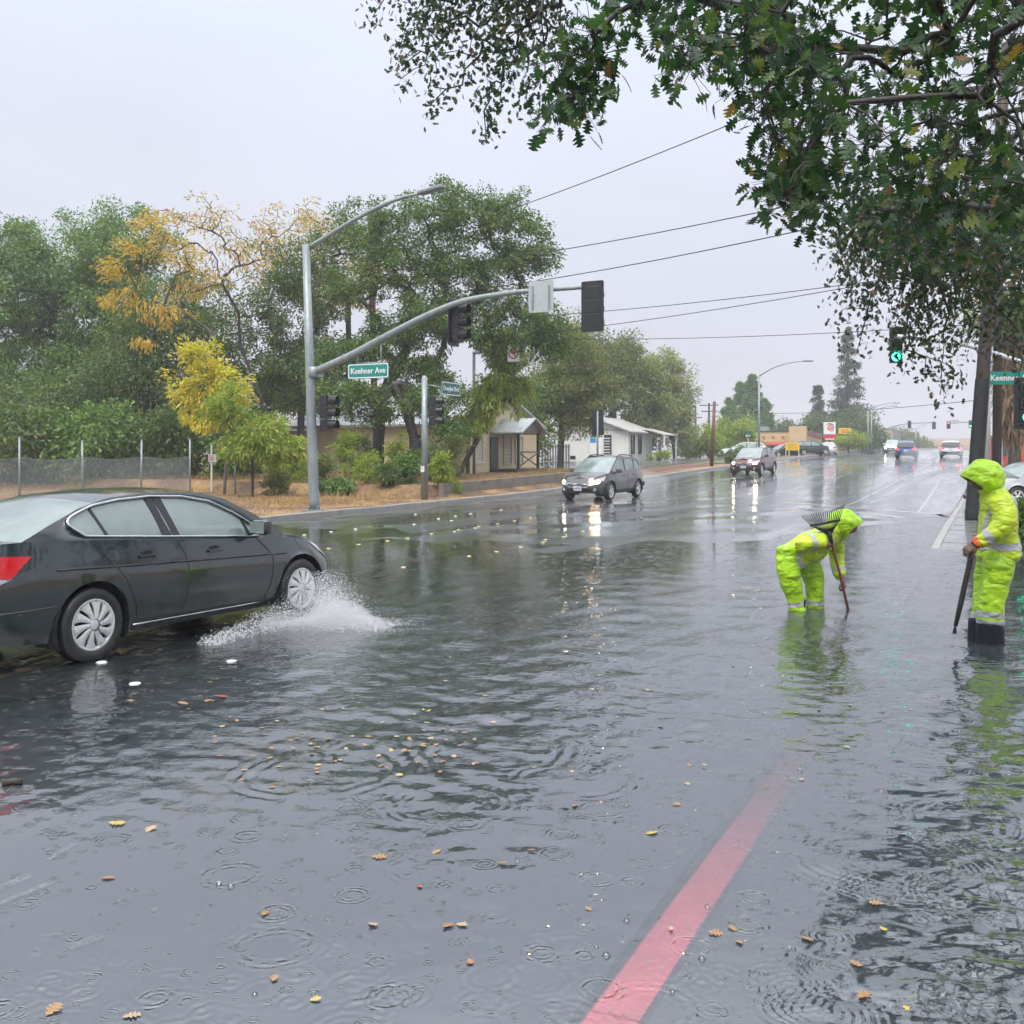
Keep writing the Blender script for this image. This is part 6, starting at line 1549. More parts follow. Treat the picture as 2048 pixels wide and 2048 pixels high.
p = at(1785, 906, 128); suv('suv_car', 'small white pickup like SUV with lamps lit coming down the far lane', (p.x, p.y), TOWARD, 'c_white', SPEC(SUV, H=1.7, L=4.7), lit=True, rails=False)
def sedan(name, label, xy_, head, paint, sp=SEDAN, detail=.5, tail=False, group=None, dz=0.0):
    root = place_car(name, label, xy_, head, sp, dz, group=group); c = Car(root, sp, paint, detail); c.body()
    k = sp['L'] / 4.93; q = lambda P: [(x * k, z * sp['H'] / 1.475) for x, z in P]
    c.cabin(q([(1.13, 1.105), (1.00, 1.20), (1.06, 1.29), (1.3, 1.365), (1.6, 1.405), (2.0, 1.425), (2.4, 1.41), (2.75, 1.35), (3.05, 1.22), (3.32, 1.06), (3.42, .975), (3.30, .958), (2.6, 1.005), (1.9, 1.05)]), [q([(2.02, 1.035), (2.24, 1.02), (2.13, 1.425), (1.93, 1.425)])], None)
    c.seats([(2.35 * k, 0), (1.35 * k, 1)], None); c.wheels('plain')
    for side in (-1, 1):
        c.handle(1.72 * k, .885, side); c.handle(2.62 * k, .865, side); c.mirror(3.22 * k, .99, side, M['plastic'])
        c.seam([(2.16 * k, 1.0), (2.22 * k, .8), (2.16 * k, .30)], side=side); c.seam([(3.35 * k, .93), (3.46 * k, .75), (3.36 * k, .3)], side=side)
        c.patch('tail_lamp', 'tail', [(c.uy(.52, False), .70), (c.ux(.36), .66), (c.ux(.52), .86), (c.uy(.55, False), .90)], side, .008)
        c.patch('headlamp', 'lamp_clear', [(c.ux(4.52 * k), .80), (c.uy(.55), .62), (c.uy(.50), .92), (c.ux(4.35 * k), .96)], side, .008)
        c.patch('rocker', 'plastic', [(c.ux(1.55 * k), .0), (c.ux(3.5 * k), .0), (c.ux(3.5 * k), .13), (c.ux(1.55 * k), .13)], side, .004, 10, 2)
        c.patch('grille', 'plastic', [(c.uy(.42), .62), (1.0, .62), (1.0, .86), (c.uy(.42), .86)], side, .006)
    c.plate(True, .4); c.plate(False, .62); return root
p = at(2078, 975, 33); sedan('saloon_car', 'silver car nosing out behind the standing worker at the right edge', (p.x + .3, p.y + .6), R(180 + 12), 'c_silver', SPEC(SEDAN, H=1.5))
gP = 'cars parked at the restaurant'
p = at(1657, 917, 118); sedan('saloon_car', 'white saloon parked in front of the restaurant', (p.x, p.y), AWAY + R(8), 'c_white', group=gP)
p = at(1622, 918, 116); suv('pickup_car', 'dark blue SUV parked by the restaurant door', (p.x, p.y), R(15), 'c_dark', SPEC(SUV), group=gP, rails=False, detail=.5)
p = at(1570, 918, 118); sedan('saloon_car', 'dark car parked left of the yellow notice board', (p.x, p.y), R(200), 'c_dark', group=gP)
p = at(1486, 920, 104); suv('suv_car', 'white car half hidden behind the dark red SUV', (p.x, p.y), R(170), 'c_white', SPEC(SUV), group=gP, rails=False, detail=.5)
# ================================================================= the two workers
def fabric(name, c1, c2, rough=.42):
    d = ND(name); p = d.obj()
    f = d.noise(d.map(p, (1, 1, .6)), 9, 4, .6); w = d.math('ABSOLUTE', d.math('SUBTRACT', d.noise(d.map(p, (1.0, 1.0, 1.7), (0, R(24), 0)), 4.6, 2, .5), .5))
    return d.done(d.bsdf(Base_Color=d.mix(d.rng(f, .35, .7), c1, c2), Roughness=rough, Coat_Weight=.25, Coat_Roughness=.2, Sheen_Weight=.1, Normal=d.bump(w, .9, .09)))
M['hivis'] = fabric('lime_rain_suit', (.44, .74, .006), (.27, .50, .006))
M['hivis_y'] = fabric('yellow_lime_rain_jacket', (.56, .72, .006), (.36, .50, .006))
M['reflect'] = fabric('grey_reflective_tape', (.46, .47, .49), (.34, .35, .37), .3)
M['navy'] = surf('navy_black_rubber', (.006, .008, .016), (.010, .012, .020), 9, .4, .2, 40, spec=.25)
M['skin'] = surf('brown_skin', (.16, .085, .055), (.11, .058, .038), 14, .45, .2, 90)
M['orange'] = fabric('orange_cuff', (.85, .07, .012), (.75, .06, .012))
M['glove'] = fabric('dark_cap', (.012, .012, .016), (.02, .02, .024), .6)

class Loft:
    def __init__(s, C, ra, rb, side):
        s.C = [Vector(p) for p in C]; s.ra, s.rb = list(ra), list(rb); s.side = Vector(side).normalized(); n = len(C); s.t = []
        for i in range(n):
            t = (s.C[min(i + 1, n - 1)] - s.C[max(i - 1, 0)]).normalized(); s.t.append(t)
    def pt(s, k, a, off=0.0):
        k = max(0, min(len(s.C) - 1.0001, k)); i = int(k); f = k - i
        c = s.C[i].lerp(s.C[i + 1], f); t = s.t[i].lerp(s.t[i + 1], f).normalized()
        ra = s.ra[i] * (1 - f) + s.ra[i + 1] * f + off; rb = s.rb[i] * (1 - f) + s.rb[i + 1] * f + off
        sd = (s.side - t * s.side.dot(t)).normalized(); up = sd.cross(t)
        return c + sd * (ra * math.cos(a)) + up * (rb * math.sin(a))
    def add(s, mb, n=18, seg=4, cap=True, grow=0.0, k0=0, k1=None):
        m = len(s.C) - 1; K = np.linspace(k0, m if k1 is None else k1, int(seg * m) + 1); rows = [[s.pt(k, 2 * math.pi * j / n, grow) for j in range(n)] for k in K]
        if cap:
            for first in (True, False):
                r = rows[0] if first else rows[-1]; c = sum(r, Vector()) / n; t = (s.t[0] * -1 if first else s.t[-1]); rr = (r[0] - c).length
                extra = [[c + (p - c) * q + t * rr * h for p in r] for q, h in ((.86, .22), (.55, .42), (.08, .5))]
                rows = (extra[::-1] + rows) if first else (rows + extra)
        b = len(mb.v); mb.grid(rows, closed=True)
        if cap:
            mb.f.append(tuple(range(b, b + n))[::-1]); mb.mi.append(0); mb.sm.append(True)
            e = len(mb.v); mb.f.append(tuple(range(e - n, e))); mb.mi.append(0); mb.sm.append(True)
        return s
    def strip(s, path, w, n=24):
        """flat tape along [(k, angle)] on the surface"""
        P = []
        for (k0, a0), (k1, a1) in zip(path[:-1], path[1:]):
            for q in np.linspace(0, 1, n)[(1 if P else 0):]: P.append((k0 + (k1 - k0) * q, a0 + (a1 - a0) * q))
        C = [s.pt(k, a, .012) for k, a in P]; rows = []
        for i, (k, a) in enumerate(P):
            t = (C[min(i + 1, len(C) - 1)] - C[max(i - 1, 0)]).normalized(); c0 = s.pt(k, a, 0); nrm = (C[i] - c0).normalized(); sd = t.cross(nrm).normalized()
            rows.append([C[i] + sd * (w * q) for q in (-.5, -.25, 0, .25, .5)])
        return rows

cl_tex = bpy.data.textures.new('cloth_folds', 'CLOUDS'); cl_tex.noise_scale = .24; cl_tex.noise_depth = 1
cl_tex2 = bpy.data.textures.new('cloth_creases', 'CLOUDS'); cl_tex2.noise_scale = .06; cl_tex2.noise_depth = 1
def cloth(o, voxel=.012, s1=.055, s2=.008, smooth=6):
    m = o.modifiers.new('remesh', 'REMESH'); m.mode = 'VOXEL'; m.voxel_size = voxel; m.use_smooth_shade = True
    m = o.modifiers.new('smooth', 'SMOOTH'); m.iterations = smooth; m.factor = .5
    for tx, st_ in ((cl_tex, s1), (cl_tex2, s2)):
        if st_: m = o.modifiers.new('folds', 'DISPLACE'); m.texture = tx; m.strength = st_; m.mid_level = .5; m.texture_coords = 'LOCAL'
    return o
def band(name, rows, mat, parent, target, closed=False, off=.004):
    mb = MB(); mb.grid(rows, closed=closed); o = mb.build(name, M[mat], parent)
    m = o.modifiers.new('fit', 'SHRINKWRAP'); m.target = target; m.wrap_method = 'NEAREST_SURFACEPOINT'; m.wrap_mode = 'ABOVE_SURFACE'; m.offset = off
    return o
def hand(mb, wrist, fdir, back, curl, sz=1.0, thumb=1, spread=.1):
    """five fingers; fdir: way the hand points, back: out of the back of the hand, thumb: +1/-1 side"""
    f = Vector(fdir).normalized(); b = Vector(back); b = (b - f * b.dot(f)).normalized(); s = f.cross(b) * thumb
    w = Vector(wrist)
    Loft([w - f * .02 * sz, w + f * .03 * sz, w + f * .085 * sz], [.026 * sz, .040 * sz, .042 * sz], [.020 * sz, .017 * sz, .014 * sz], s).add(mb, 12, 4)
    for i, (ln, of) in enumerate(((.072, .030), (.080, .011), (.075, -.009), (.060, -.028))):
        p = w + f * (.088 - .006 * abs(i - 1)) * sz + s * of * sz; d_ = (f + s * of * spread * 10).normalized(); P = [p - f * .02 * sz, p]
        for k, seg in enumerate((.46, .30, .24)):
            rot = Matrix.Rotation(-curl * (.75 + .25 * k), 3, s * thumb); d_ = (rot @ d_).normalized()
            P.append(P[-1] + d_ * ln * seg * sz)
        Loft(P, [.0095 * sz, .0095 * sz, .009 * sz, .008 * sz, .0068 * sz], [.0095 * sz, .0095 * sz, .009 * sz, .008 * sz, .0068 * sz], s).add(mb, 8, 3)
    p = w + f * .025 * sz + s * .036 * sz; d_ = (f * .65 + s * .75 - b * .25).normalized(); P = [p - d_ * .015, p]
    for seg in (.035, .028, .022): d_ = (d_ * .75 + f * .35 - b * .28 * min(1, curl * 1.3)).normalized(); P.append(P[-1] + d_ * seg * sz)
    Loft(P, [.013 * sz, .0125 * sz, .011 * sz, .0095 * sz, .008 * sz], [.013 * sz, .0125 * sz, .011 * sz, .0095 * sz, .008 * sz], f).add(mb, 8, 3)
def head(mb, c, fwd, up, r=.105):
    f, u = Vector(fwd).normalized(), Vector(up); u = (u - f * u.dot(f)).normalized(); s = f.cross(u); c = Vector(c)
    Mh = Matrix(((f.x, s.x, u.x, c.x), (f.y, s.y, u.y, c.y), (f.z, s.z, u.z, c.z), (0, 0, 0, 1)))
    rows = []
    for i in range(17):
        th = math.pi * i / 16; z = math.cos(th); rr = math.sin(th); row = []
        for j in range(24):
            a = 2 * math.pi * j / 24; x, y = rr * math.cos(a), rr * math.sin(a)
            jaw = 1 - .25 * max(0, -z); x_ = x * (.98 if x > 0 else 1.0) * r * jaw * 1.0; y_ = y * .80 * r * jaw; z_ = z * 1.22 * r
            if x > 0:
                fw = math.exp(-(y / .22) ** 2)
                x_ += r * (.22 * fw * math.exp(-((z + .12) / .17) ** 2) + .05 * math.exp(-((z - .18) / .1) ** 2) + .06 * fw * math.exp(-((z + .5) / .1) ** 2) - .08 * math.exp(-((abs(y) - .36) / .16) ** 2) * math.exp(-((z - .03) / .12) ** 2))
            row.append(Mh @ Vector((x_, y_, z_)))
        rows.append(row)
    mb.grid(rows, closed=True)
    for sg in (-1, 1): Loft([Mh @ Vector((-.01, sg * .075, -.03)), Mh @ Vector((-.015, sg * .09, .0)), Mh @ Vector((-.01, sg * .08, .035))], [.012, .018, .012], [.02, .026, .02], f).add(mb, 8, 2)
def hood(name, c, fwd, up, rx, ry, rz, parent, mat, opening=50, brim=.05, drop=.0):
    """open shell round the head; fwd is where the opening looks"""
    f, u = Vector(fwd).normalized(), Vector(up); u = (u - f * u.dot(f)).normalized(); s = f.cross(u); c = Vector(c); rows = []
    for th in np.linspace(R(opening), R(179), 15):
        row = []
        for j in range(32):
            a = 2 * math.pi * j / 32; q = (1 - (th - R(opening)) / (math.pi - R(opening)))
            x = math.cos(th) * rx + brim * max(0, math.sin(a)) * q ** 4 - .02 * q ** 6; y, z = math.sin(th) * math.cos(a) * ry, math.sin(th) * math.sin(a) * rz
            wr_ = 1 + .035 * math.sin(3 * a + 5 * th) + .03 * math.sin(5 * a - 7 * th + 1)
            row.append(c + f * x + s * (y * wr_) + u * (z * wr_ - drop * (1 if z < 0 else 0) * abs(z)))
        rows.append(row)
    mb = MB(); mb.grid(rows, closed=True); o = mb.build(name, M[mat], parent)
    m = o.modifiers.new('sub', 'SUBSURF'); m.levels = m.render_levels = 2
    m = o.modifiers.new('thick', 'SOLIDIFY'); m.thickness = .014; m.offset = -1
    m = o.modifiers.new('folds', 'DISPLACE'); m.texture = cl_tex2; m.strength = .018; m.mid_level = .5
    m = o.modifiers.new('folds', 'DISPLACE'); m.texture = cl_tex; m.strength = .03; m.mid_level = .5
    return o

# ---------------------------------------------------------------- worker bending over with a rake
D1 = 12.0; k1 = FPX / D1
B1 = Vector(((1612 - 1024) / FPX * D1, D1, 0.0))
def a1(px, py, y=0.0): return at(px, py - 0, D1 + y) - B1
zb = gz(B1.x, B1.y)
Yv = (0, 1, 0)
p1w = MB()                                                   # body: one skin, legs, trunk, arms, head and hands
legN = [a1(1577, 1112, -.10), a1(1583, 1165, -.11), a1(1591, 1225, -.10), Vector((a1(1594, 0).x, -.10, zb + .08))]
legF = [a1(1612, 1118, .10), a1(1628, 1165, .13), a1(1631, 1225, .13), Vector((a1(1632, 0).x, .13, zb + .08))]
tor = [a1(1576, 1118), a1(1594, 1106), a1(1624, 1088), a1(1655, 1070), a1(1672, 1063)]
armN = [a1(1642, 1078, -.20), a1(1600, 1096, -.30), a1(1625, 1090, -.31), a1(1643, 1087, -.27)]
armF = [a1(1672, 1082, .16), a1(1672, 1120, .20), a1(1678, 1148, .08), a1(1684, 1156, .0)]
for lg in (legN, legF): Loft(lg, [.085, .065, .05, .045], [.085, .065, .05, .045], Yv).add(p1w); Loft([Vector((lg[-1].x - .05, lg[-1].y, zb + .045)), Vector((lg[-1].x + .07, lg[-1].y, zb + .04)), Vector((lg[-1].x + .17, lg[-1].y, zb + .03))], [.045, .048, .035], [.045, .042, .025], Yv).add(p1w)
Loft(tor, [.15, .16, .16, .17, .10], [.11, .12, .125, .12, .09], Yv).add(p1w)
Loft([a1(1668, 1068), a1(1690, 1056)], [.06, .055], [.06, .055], Yv).add(p1w)
head(p1w, a1(1697, 1050), (.80, -.1, -.60), (.55, 0, .85))
Loft(armN, [.055, .05, .042, .03], [.055, .05, .042, .03], (0, .3, 1)).add(p1w); Loft(armF, [.055, .048, .04, .03], [.055, .048, .04, .03], (1, 0, .2)).add(p1w)
hand(p1w, a1(1646, 1087, -.26), (1, .35, .05), (-.1, -1, .5), .95, 1.05, 1)
hand(p1w, a1(1684, 1156, -.03), (.25, -.1, -1), (.9, -.5, .2), .8, 1.15, 1)
W1 = p1w.build('person', M['skin'], None, B1); tag(W1, 'worker in a lime rain suit bending over the flood with a rake', 'person')
m = W1.modifiers.new('remesh', 'REMESH'); m.mode = 'VOXEL'; m.voxel_size = .007; m.use_smooth_shade = True
m = W1.modifiers.new('smooth', 'SMOOTH'); m.iterations = 2; m.factor = .4
tr = MB(); LN = Loft([a1(1578, 1100, -.09), a1(1574, 1130, -.11), a1(1582, 1165, -.115), a1(1590, 1195, -.10), a1(1592, 1217, -.10), Vector((a1(1593, 0).x, -.10, zb + .06))], [.13, .122, .112, .102, .098, .09], [.155, .14, .118, .102, .098, .09], Yv).add(tr)
LF = Loft([a1(1600, 1108, .08), a1(1622, 1140, .12), a1(1629, 1170, .13), a1(1631, 1195, .13), a1(1631, 1217, .13), Vector((a1(1631, 0).x, .13, zb + .06))], [.13, .122, .116, .106, .103, .09], [.15, .138, .118, .106, .103, .09], Yv).add(tr)
tr1 = cloth(tr.build('trousers', M['hivis'], W1))
jk = MB(); T1 = Loft([a1(1573, 1125), a1(1580, 1119), a1(1598, 1106), a1(1624, 1089), a1(1650, 1072), a1(1668, 1062), a1(1682, 1056)], [.205, .205, .205, .205, .205, .155, .11], [.170, .172, .172, .165, .145, .12, .10], Yv); T1.add(jk, 24)
Loft([a1(1600, 1116), a1(1628, 1108), a1(1652, 1092)], [.16, .17, .14], [.08, .09, .07], Yv).add(jk)
AN = Loft([a1(1640, 1078, -.17), a1(1612, 1087, -.26), a1(1601, 1092, -.31), a1(1620, 1089, -.315), a1(1644, 1086.5, -.275)], [.10, .098, .088, .075, .066], [.10, .098, .088, .075, .066], (0, .3, 1)); AN.add(jk)
AF = Loft([a1(1668, 1080, .13), a1(1672, 1100, .19), a1(1673, 1122, .19), a1(1676, 1138, .12), a1(1681, 1151, .03)], [.10, .095, .085, .076, .066], [.10, .095, .085, .076, .066], (1, 0, .2)); AF.add(jk)
jk1 = cloth(jk.build('jacket', M['hivis_y'], W1))
def cuffband(L, k, w, tgt, par, mat='reflect', n=28):
    ln = (L.C[min(int(k) + 1, len(L.C) - 1)] - L.C[int(k)]).length or 1
    band('reflective_band', [[L.pt(k + q * w / ln, 2 * math.pi * j / n, .012) for j in range(n)] for q in (-.5, -.25, 0, .25, .5)], mat, par, tgt, True)
cuffband(LN, 3.55, .055, tr1, W1); cuffband(LF, 3.45, .055, tr1, W1); cuffband(AN, 3.25, .06, jk1, W1); cuffband(AF, 3.55, .05, jk1, W1)
cuffband(T1, 1.35, .06, jk1, W1)
band('reflective_band', T1.strip([(1.6, math.pi * 1.0 + .2), (2.6, math.pi + .35), (3.7, math.pi + .6)], .055), 'reflect', W1, jk1)
hood('hood', a1(1690, 1050), (.78, -.30, -.55), (.52, -.1, .85), .205, .168, .188, W1, 'hivis', 54, .05)
cp = MB(); Loft([a1(1690, 1042, 0), a1(1700, 1036, 0)], [.10, .06], [.10, .06], Yv).add(cp); cp.build('dark_cap', M['glove'], W1)
for lg in (legN, legF):
    bt = MB(); x, y = lg[-1].x, lg[-1].y; Loft([Vector((x, y, zb + .22)), Vector((x, y, zb + .10)), Vector((x, y, zb + .05))], [.07, .065, .06], [.075, .07, .07], Yv).add(bt); Loft([Vector((x - .08, y, zb + .05)), Vector((x + .08, y, zb + .05)), Vector((x + .2, y, zb + .035))], [.055, .058, .045], [.05, .048, .032], Yv).add(bt); cloth(bt.build('boot', M['navy'], W1), .012, .0, .0, 3)
# the rake, fan upwards
M['rake_w'] = surf('worn_red_handle', (.26, .075, .045), (.18, .055, .035), 9, .5, .3, 40)
rb_ = a1(1697, 1222, -.10) + B1
rake = empty('leaf_rake', rb_, 0, 'fan rake held upside down by the bending worker, tines up', 'rake')
R0 = lambda px, py, y=0.0: a1(px, py, y) + B1 - rb_
mb = MB(); mb.tube([R0(1699, 1232, -.10), R0(1680, 1148, -.08), R0(1667, 1100, -.20), R0(1661, 1074, -.235)], .0155, 10); mb.build('handle', M['rake_w'], rake)
hub = R0(1660, 1072, -.235); tips = [(1602 + (1688 - 1602) * q, 1031 - 23 * q ** 3 - 5 * math.sin(q * 3.1)) for q in np.linspace(0, 1, 19)]
M['tine'] = surf('dark_spring_steel', (.03, .036, .04), (.02, .024, .03), 6, .4, metal=.4)
for i, (px, py) in enumerate(tips):
    q = i / 18; cr_ = R0(1622 + 56 * q, 1051 - 10 * q, -.26); e = R0(px, py, -.245 + .02 * math.sin(q * 3)); mb = MB(); mb.tube([hub, hub.lerp(cr_, .5) + Vector((.0, -.005, 0)), cr_, cr_.lerp(e, .8), e + Vector((.0, -.03, .0))], .0048, 5); mb.build('tine', M['tine'], rake)
mb = MB(); mb.tube([R0(1620, 1051.5, -.26), R0(1650, 1046, -.264), R0(1680, 1040, -.26)], .017, 6); mb.build('crossbar', M['black'], rake)
mb = MB(); mb.tube([hub + Vector((.02, 0, -.09)), hub, hub + Vector((-.02, 0, .05))], [.02, .028, .02], 8); mb.build('ferrule', M['tine'], rake)

# ---------------------------------------------------------------- worker standing with a pole
D2 = 9.9; k2 = FPX / D2
B2 = Vector(((1975 - 1024) / FPX * D2, D2, 0.0)); zb2 = gz(B2.x, B2.y)
def a2(px, py, y=0.0): return at(px, py, D2 + y) - B2
w = MB()
for y, xo in ((-.10, 8), (.11, -6)):
    Loft([a2(1990, 1105, y), a2(1984 + xo, 1190, y), a2(1976 + xo, 1260, y), Vector((a2(1976 + xo, 0).x, y, zb2 + .08))], [.085, .062, .05, .045], [.085, .062, .05, .045], Yv).add(w)
    x = a2(1976 + xo, 0).x; Loft([Vector((x + .05, y, zb2 + .045)), Vector((x - .07, y, zb2 + .04)), Vector((x - .17, y, zb2 + .03))], [.045, .048, .035], [.045, .042, .025], Yv).add(w)
Loft([a2(1992, 1108), a2(1994, 1070), a2(1996, 1030), a2(1990, 1000), a2(1980, 985)], [.16, .16, .18, .17, .09], [.11, .12, .13, .12, .08], Yv).add(w)
Loft([a2(1984, 990), a2(1972, 968)], [.06, .055], [.06, .055], Yv).add(w)
head(w, a2(1962, 958), (-.80, -.05, -.60), (-.55, 0, .85))
aN = [a2(1998, 1008, -.20), a2(2012, 1050, -.27), a2(1985, 1068, -.27), a2(1955, 1086, -.24)]
aF = [a2(1988, 1008, .20), a2(1990, 1055, .27), a2(1978, 1090, .25), a2(1970, 1102, .24)]
for q in (aN, aF): Loft(q, [.055, .05, .042, .03], [.055, .05, .042, .03], (0, 1, .2)).add(w)
hand(w, a2(1952, 1089, -.235), (-.85, .05, -.5), (-.35, -.75, .6), .62, 1.08, -1)
hand(w, a2(1969, 1103, .24), (-.5, -.1, -.85), (-.5, .8, .2), .6, 1.0, 1)
W2 = w.build('person', M['skin'], None, B2); tag(W2, 'worker in a hooded lime rain suit standing at the right with a black pole', 'person')
m = W2.modifiers.new('remesh', 'REMESH'); m.mode = 'VOXEL'; m.voxel_size = .007; m.use_smooth_shade = True
m = W2.modifiers.new('smooth', 'SMOOTH'); m.iterations = 2; m.factor = .4
tr = MB()
G2 = Loft([a2(1999, 1098, -.08), a2(1998, 1130, -.10), a2(1991, 1165, -.105), a2(1982, 1205, -.105), a2(1981, 1235, -.105), a2(1980, 1250, -.105)], [.12, .125, .115, .108, .108, .108], [.150, .145, .128, .118, .118, .120], Yv); G2.add(tr)
G3 = Loft([a2(1990, 1100, .08), a2(1982, 1130, .11), a2(1974, 1165, .12), a2(1969, 1205, .12), a2(1965, 1240, .12), a2(1964, 1246, .12)], [.13, .13, .12, .112, .112, .112], [.155, .15, .13, .115, .115, .115], Yv); G3.add(tr)
tr2 = cloth(tr.build('trousers', M['hivis'], W2))
jk = MB(); T2 = Loft([a2(1996, 1112), a2(1996, 1100), a2(1995, 1065), a2(1996, 1030), a2(1993, 1004), a2(1984, 984), a2(1976, 972)], [.215, .215, .21, .215, .205, .145, .11], [.200, .195, .175, .165, .15, .12, .10], Yv); T2.add(jk, 26)
A2 = Loft([a2(2000, 1003, -.19), a2(2010, 1030, -.265), a2(2008, 1053, -.29), a2(1985, 1069, -.285), a2(1957, 1084, -.245)], [.115, .112, .105, .088, .07], [.115, .112, .105, .088, .07], (0, 1, .2)); A2.add(jk)
A3 = Loft([a2(1988, 1003, .19), a2(1990, 1035, .26), a2(1988, 1062, .27), a2(1980, 1083, .26), a2(1973, 1097, .245)], [.11, .105, .095, .08, .066], [.11, .105, .095, .08, .066], (0, 1, .2)); A3.add(jk)
jk2 = cloth(jk.build('jacket', M['hivis_y'], W2))
cuffband(T2, 1.25, .065, jk2, W2, n=44); cuffband(A2, 3.35, .06, jk2, W2)
cuffband(G2, 3.75, .055, tr2, W2); cuffband(G2, 4.65, .055, tr2, W2); cuffband(G3, 3.75, .055, tr2, W2); cuffband(G3, 4.6, .055, tr2, W2)
band('reflective_band', T2.strip([(1.4, -1.95), (2.6, -1.95), (3.6, -2.15), (4.3, -2.4)], .055), 'reflect', W2, jk2)
band('reflective_band', T2.strip([(1.4, -2.9 + 1.0 + 3.9), (2.6, 1.9), (3.6, 2.1), (4.4, 2.5)], .055), 'reflect', W2, jk2)
band('reflective_band', T2.strip([(1.4, -.85), (2.6, -.85), (3.7, -.95), (4.6, -1.25)], .055), 'reflect', W2, jk2)
band('orange_cuff', [[A2.pt(3.93 + q * .12, 2 * math.pi * j / 20, .006) for j in range(20)] for q in (0, .33, .66, 1.0)], 'orange', W2, jk2, True, .003)
oc = MB(); Loft([a2(1958, 1083.5, -.245), a2(1950, 1090, -.238)], [.062, .05], [.062, .05], (0, 1, .2)).add(oc, cap=False); oc.build('orange_cuff', M['orange'], W2)
hood('hood', a2(1969, 957), (-.80, .06, -.60), (-.6, 0, .80), .195, .162, .19, W2, 'hivis', 50, .05)
cp = MB(); Loft([a2(1972, 950, 0), a2(1964, 944, 0)], [.10, .06], [.10, .06], Yv).add(cp); cp.build('dark_cap', M['glove'], W2)
for (G, yy) in ((G2, -.105), (G3, .12)):
    x = G.C[-1].x; bt = MB(); Loft([Vector((x, yy, .19)), Vector((x, yy, .10)), Vector((x + .0, yy, .0)), Vector((x, yy, zb2 + .06))], [.118, .12, .122, .11], [.126, .130, .136, .13], Yv).add(bt); Loft([Vector((x + .05, yy, zb2 + .05)), Vector((x - .1, yy, zb2 + .05)), Vector((x - .2, yy, zb2 + .035))], [.06, .06, .045], [.05, .048, .032], Yv).add(bt); cloth(bt.build('boot', M['navy'], W2), .012, .012, .006, 3)
pb_ = a2(1909, 1262, -.22) + B2
st_ = empty('pole_tool', pb_, 0, 'black pole the standing worker leans on', 'tool')
Q0 = lambda px, py, y=0.0: a2(px, py, y) + B2 - pb_
mb = MB(); mb.tube([Q0(1911, 1252, -.225), Q0(1922, 1205, -.225), Q0(1944, 1105, -.225), Q0(1948, 1086, -.225)], [.018, .026, .024, .022], 10); mb.build('shaft', M['black'], st_)
mb = MB()
for q in (-1, 0, 1): mb.tube([Q0(1911, 1250, -.225), Q0(1909.5 + q * 2.2, 1258, -.225 + q * .01), Q0(1909 + q * 3, 1268, -.23)], .006, 5)
mb.build('prongs', M['tine'], st_)
# ================================================================= the oak overhead
def lobed(seed=0, n=4):
    """half outline of a lobed oak leaf, 1 long: rounded lobes, deep but wide sinuses"""
    r = random.Random(seed); L = [(.10, .02)]
    for i in range(n):
        c = .24 + .62 * i / (n - 1); w = (.20, .36, .37, .24)[i] * r.uniform(.88, 1.14); h = .088
        L += [(c - h * .95, .075 + .03 * (i > 0)), (c - h * .40, w * .84), (c + h * .35, w)]
    L += [(.97, .07), (1.0, .0)]
    return L
def simple(seed=0):
    r = random.Random(seed); q = lambda a: a * r.uniform(.85, 1.15)
    return [(.10, .02), (.30, q(.27)), (.42, .11), (.56, q(.36)), (.70, .13), (.82, q(.22)), (1.0, .0)]
def leaf_mesh(name, seed, bend=.15, plain=False):
    L = simple(seed) if plain else lobed(seed); V, F = [(0, 0, 0)], []
    mid = [(x, 0, -bend * x * x + .02) for x, _ in L]; n = len(L)
    V += mid; V += [(x + .16 * w * (w > .12), w, -bend * x * x - .10 * w) for x, w in L]; V += [(x + .16 * w * (w > .12), -w, -bend * x * x - .10 * w) for x, w in L]
    for i in range(n - 1): F += [(1 + i, 2 + i, 1 + n + i + 1, 1 + n + i), (2 + i, 1 + i, 1 + 2 * n + i, 1 + 2 * n + i + 1)]
    F += [(0, 1, 1 + n), (0, 1 + 2 * n, 1)]
    return V, F
LEAFV = [tuple(np.array(a, dtype=object) for a in leaf_mesh('leaf', s, b)) for s, b in ((1, .12), (2, .25), (5, -.05), (9, .35))]
LV = [np.array([list(p) for p in a[0]], float) for a in LEAFV]; LF_ = [[tuple(f) for f in a[1]] for a in LEAFV]

SV, SF = [], []
for s_, b_ in ((1, .12), (2, .25), (5, -.05), (9, .35)):
    a_, f_ = leaf_mesh('leaf', s_, b_, True); SV.append(np.array(a_, float)); SF.append([tuple(f) for f in f_])
rk = np.random.default_rng(21)
oak_base = Vector((5.6, 1.6, gz(5.6, 1.6) - .1))
oak = empty('oak_tree', oak_base, 0, 'overhanging oak with dark lobed leaves filling the upper right', 'tree')
def wpt(px, py, d): return np.array(at(px, py, d) - oak_base)
def fill(poly, d0, d1, n, r):
    """random points whose view falls inside a polygon, spread through a depth of canopy"""
    P = np.array(poly, float); lo, hi = P.min(0), P.max(0); out = []
    while len(out) < n:
        q = r.uniform(lo, hi); ins = False; j = len(P) - 1
        for i in range(len(P)):
            if (P[i, 1] > q[1]) != (P[j, 1] > q[1]) and q[0] < (P[j, 0] - P[i, 0]) * (q[1] - P[i, 1]) / (P[j, 1] - P[i, 1]) + P[i, 0]: ins = not ins
            j = i
        if ins: out.append(wpt(q[0], q[1], r.uniform(d0, d1)))
    return np.array(out)
trunk = [(0, 0, 0), (-.1, .1, 1.6), (-.2, .4, 3.2), (-.5, 1.2, 4.6), (-1.0, 2.2, 5.6)]
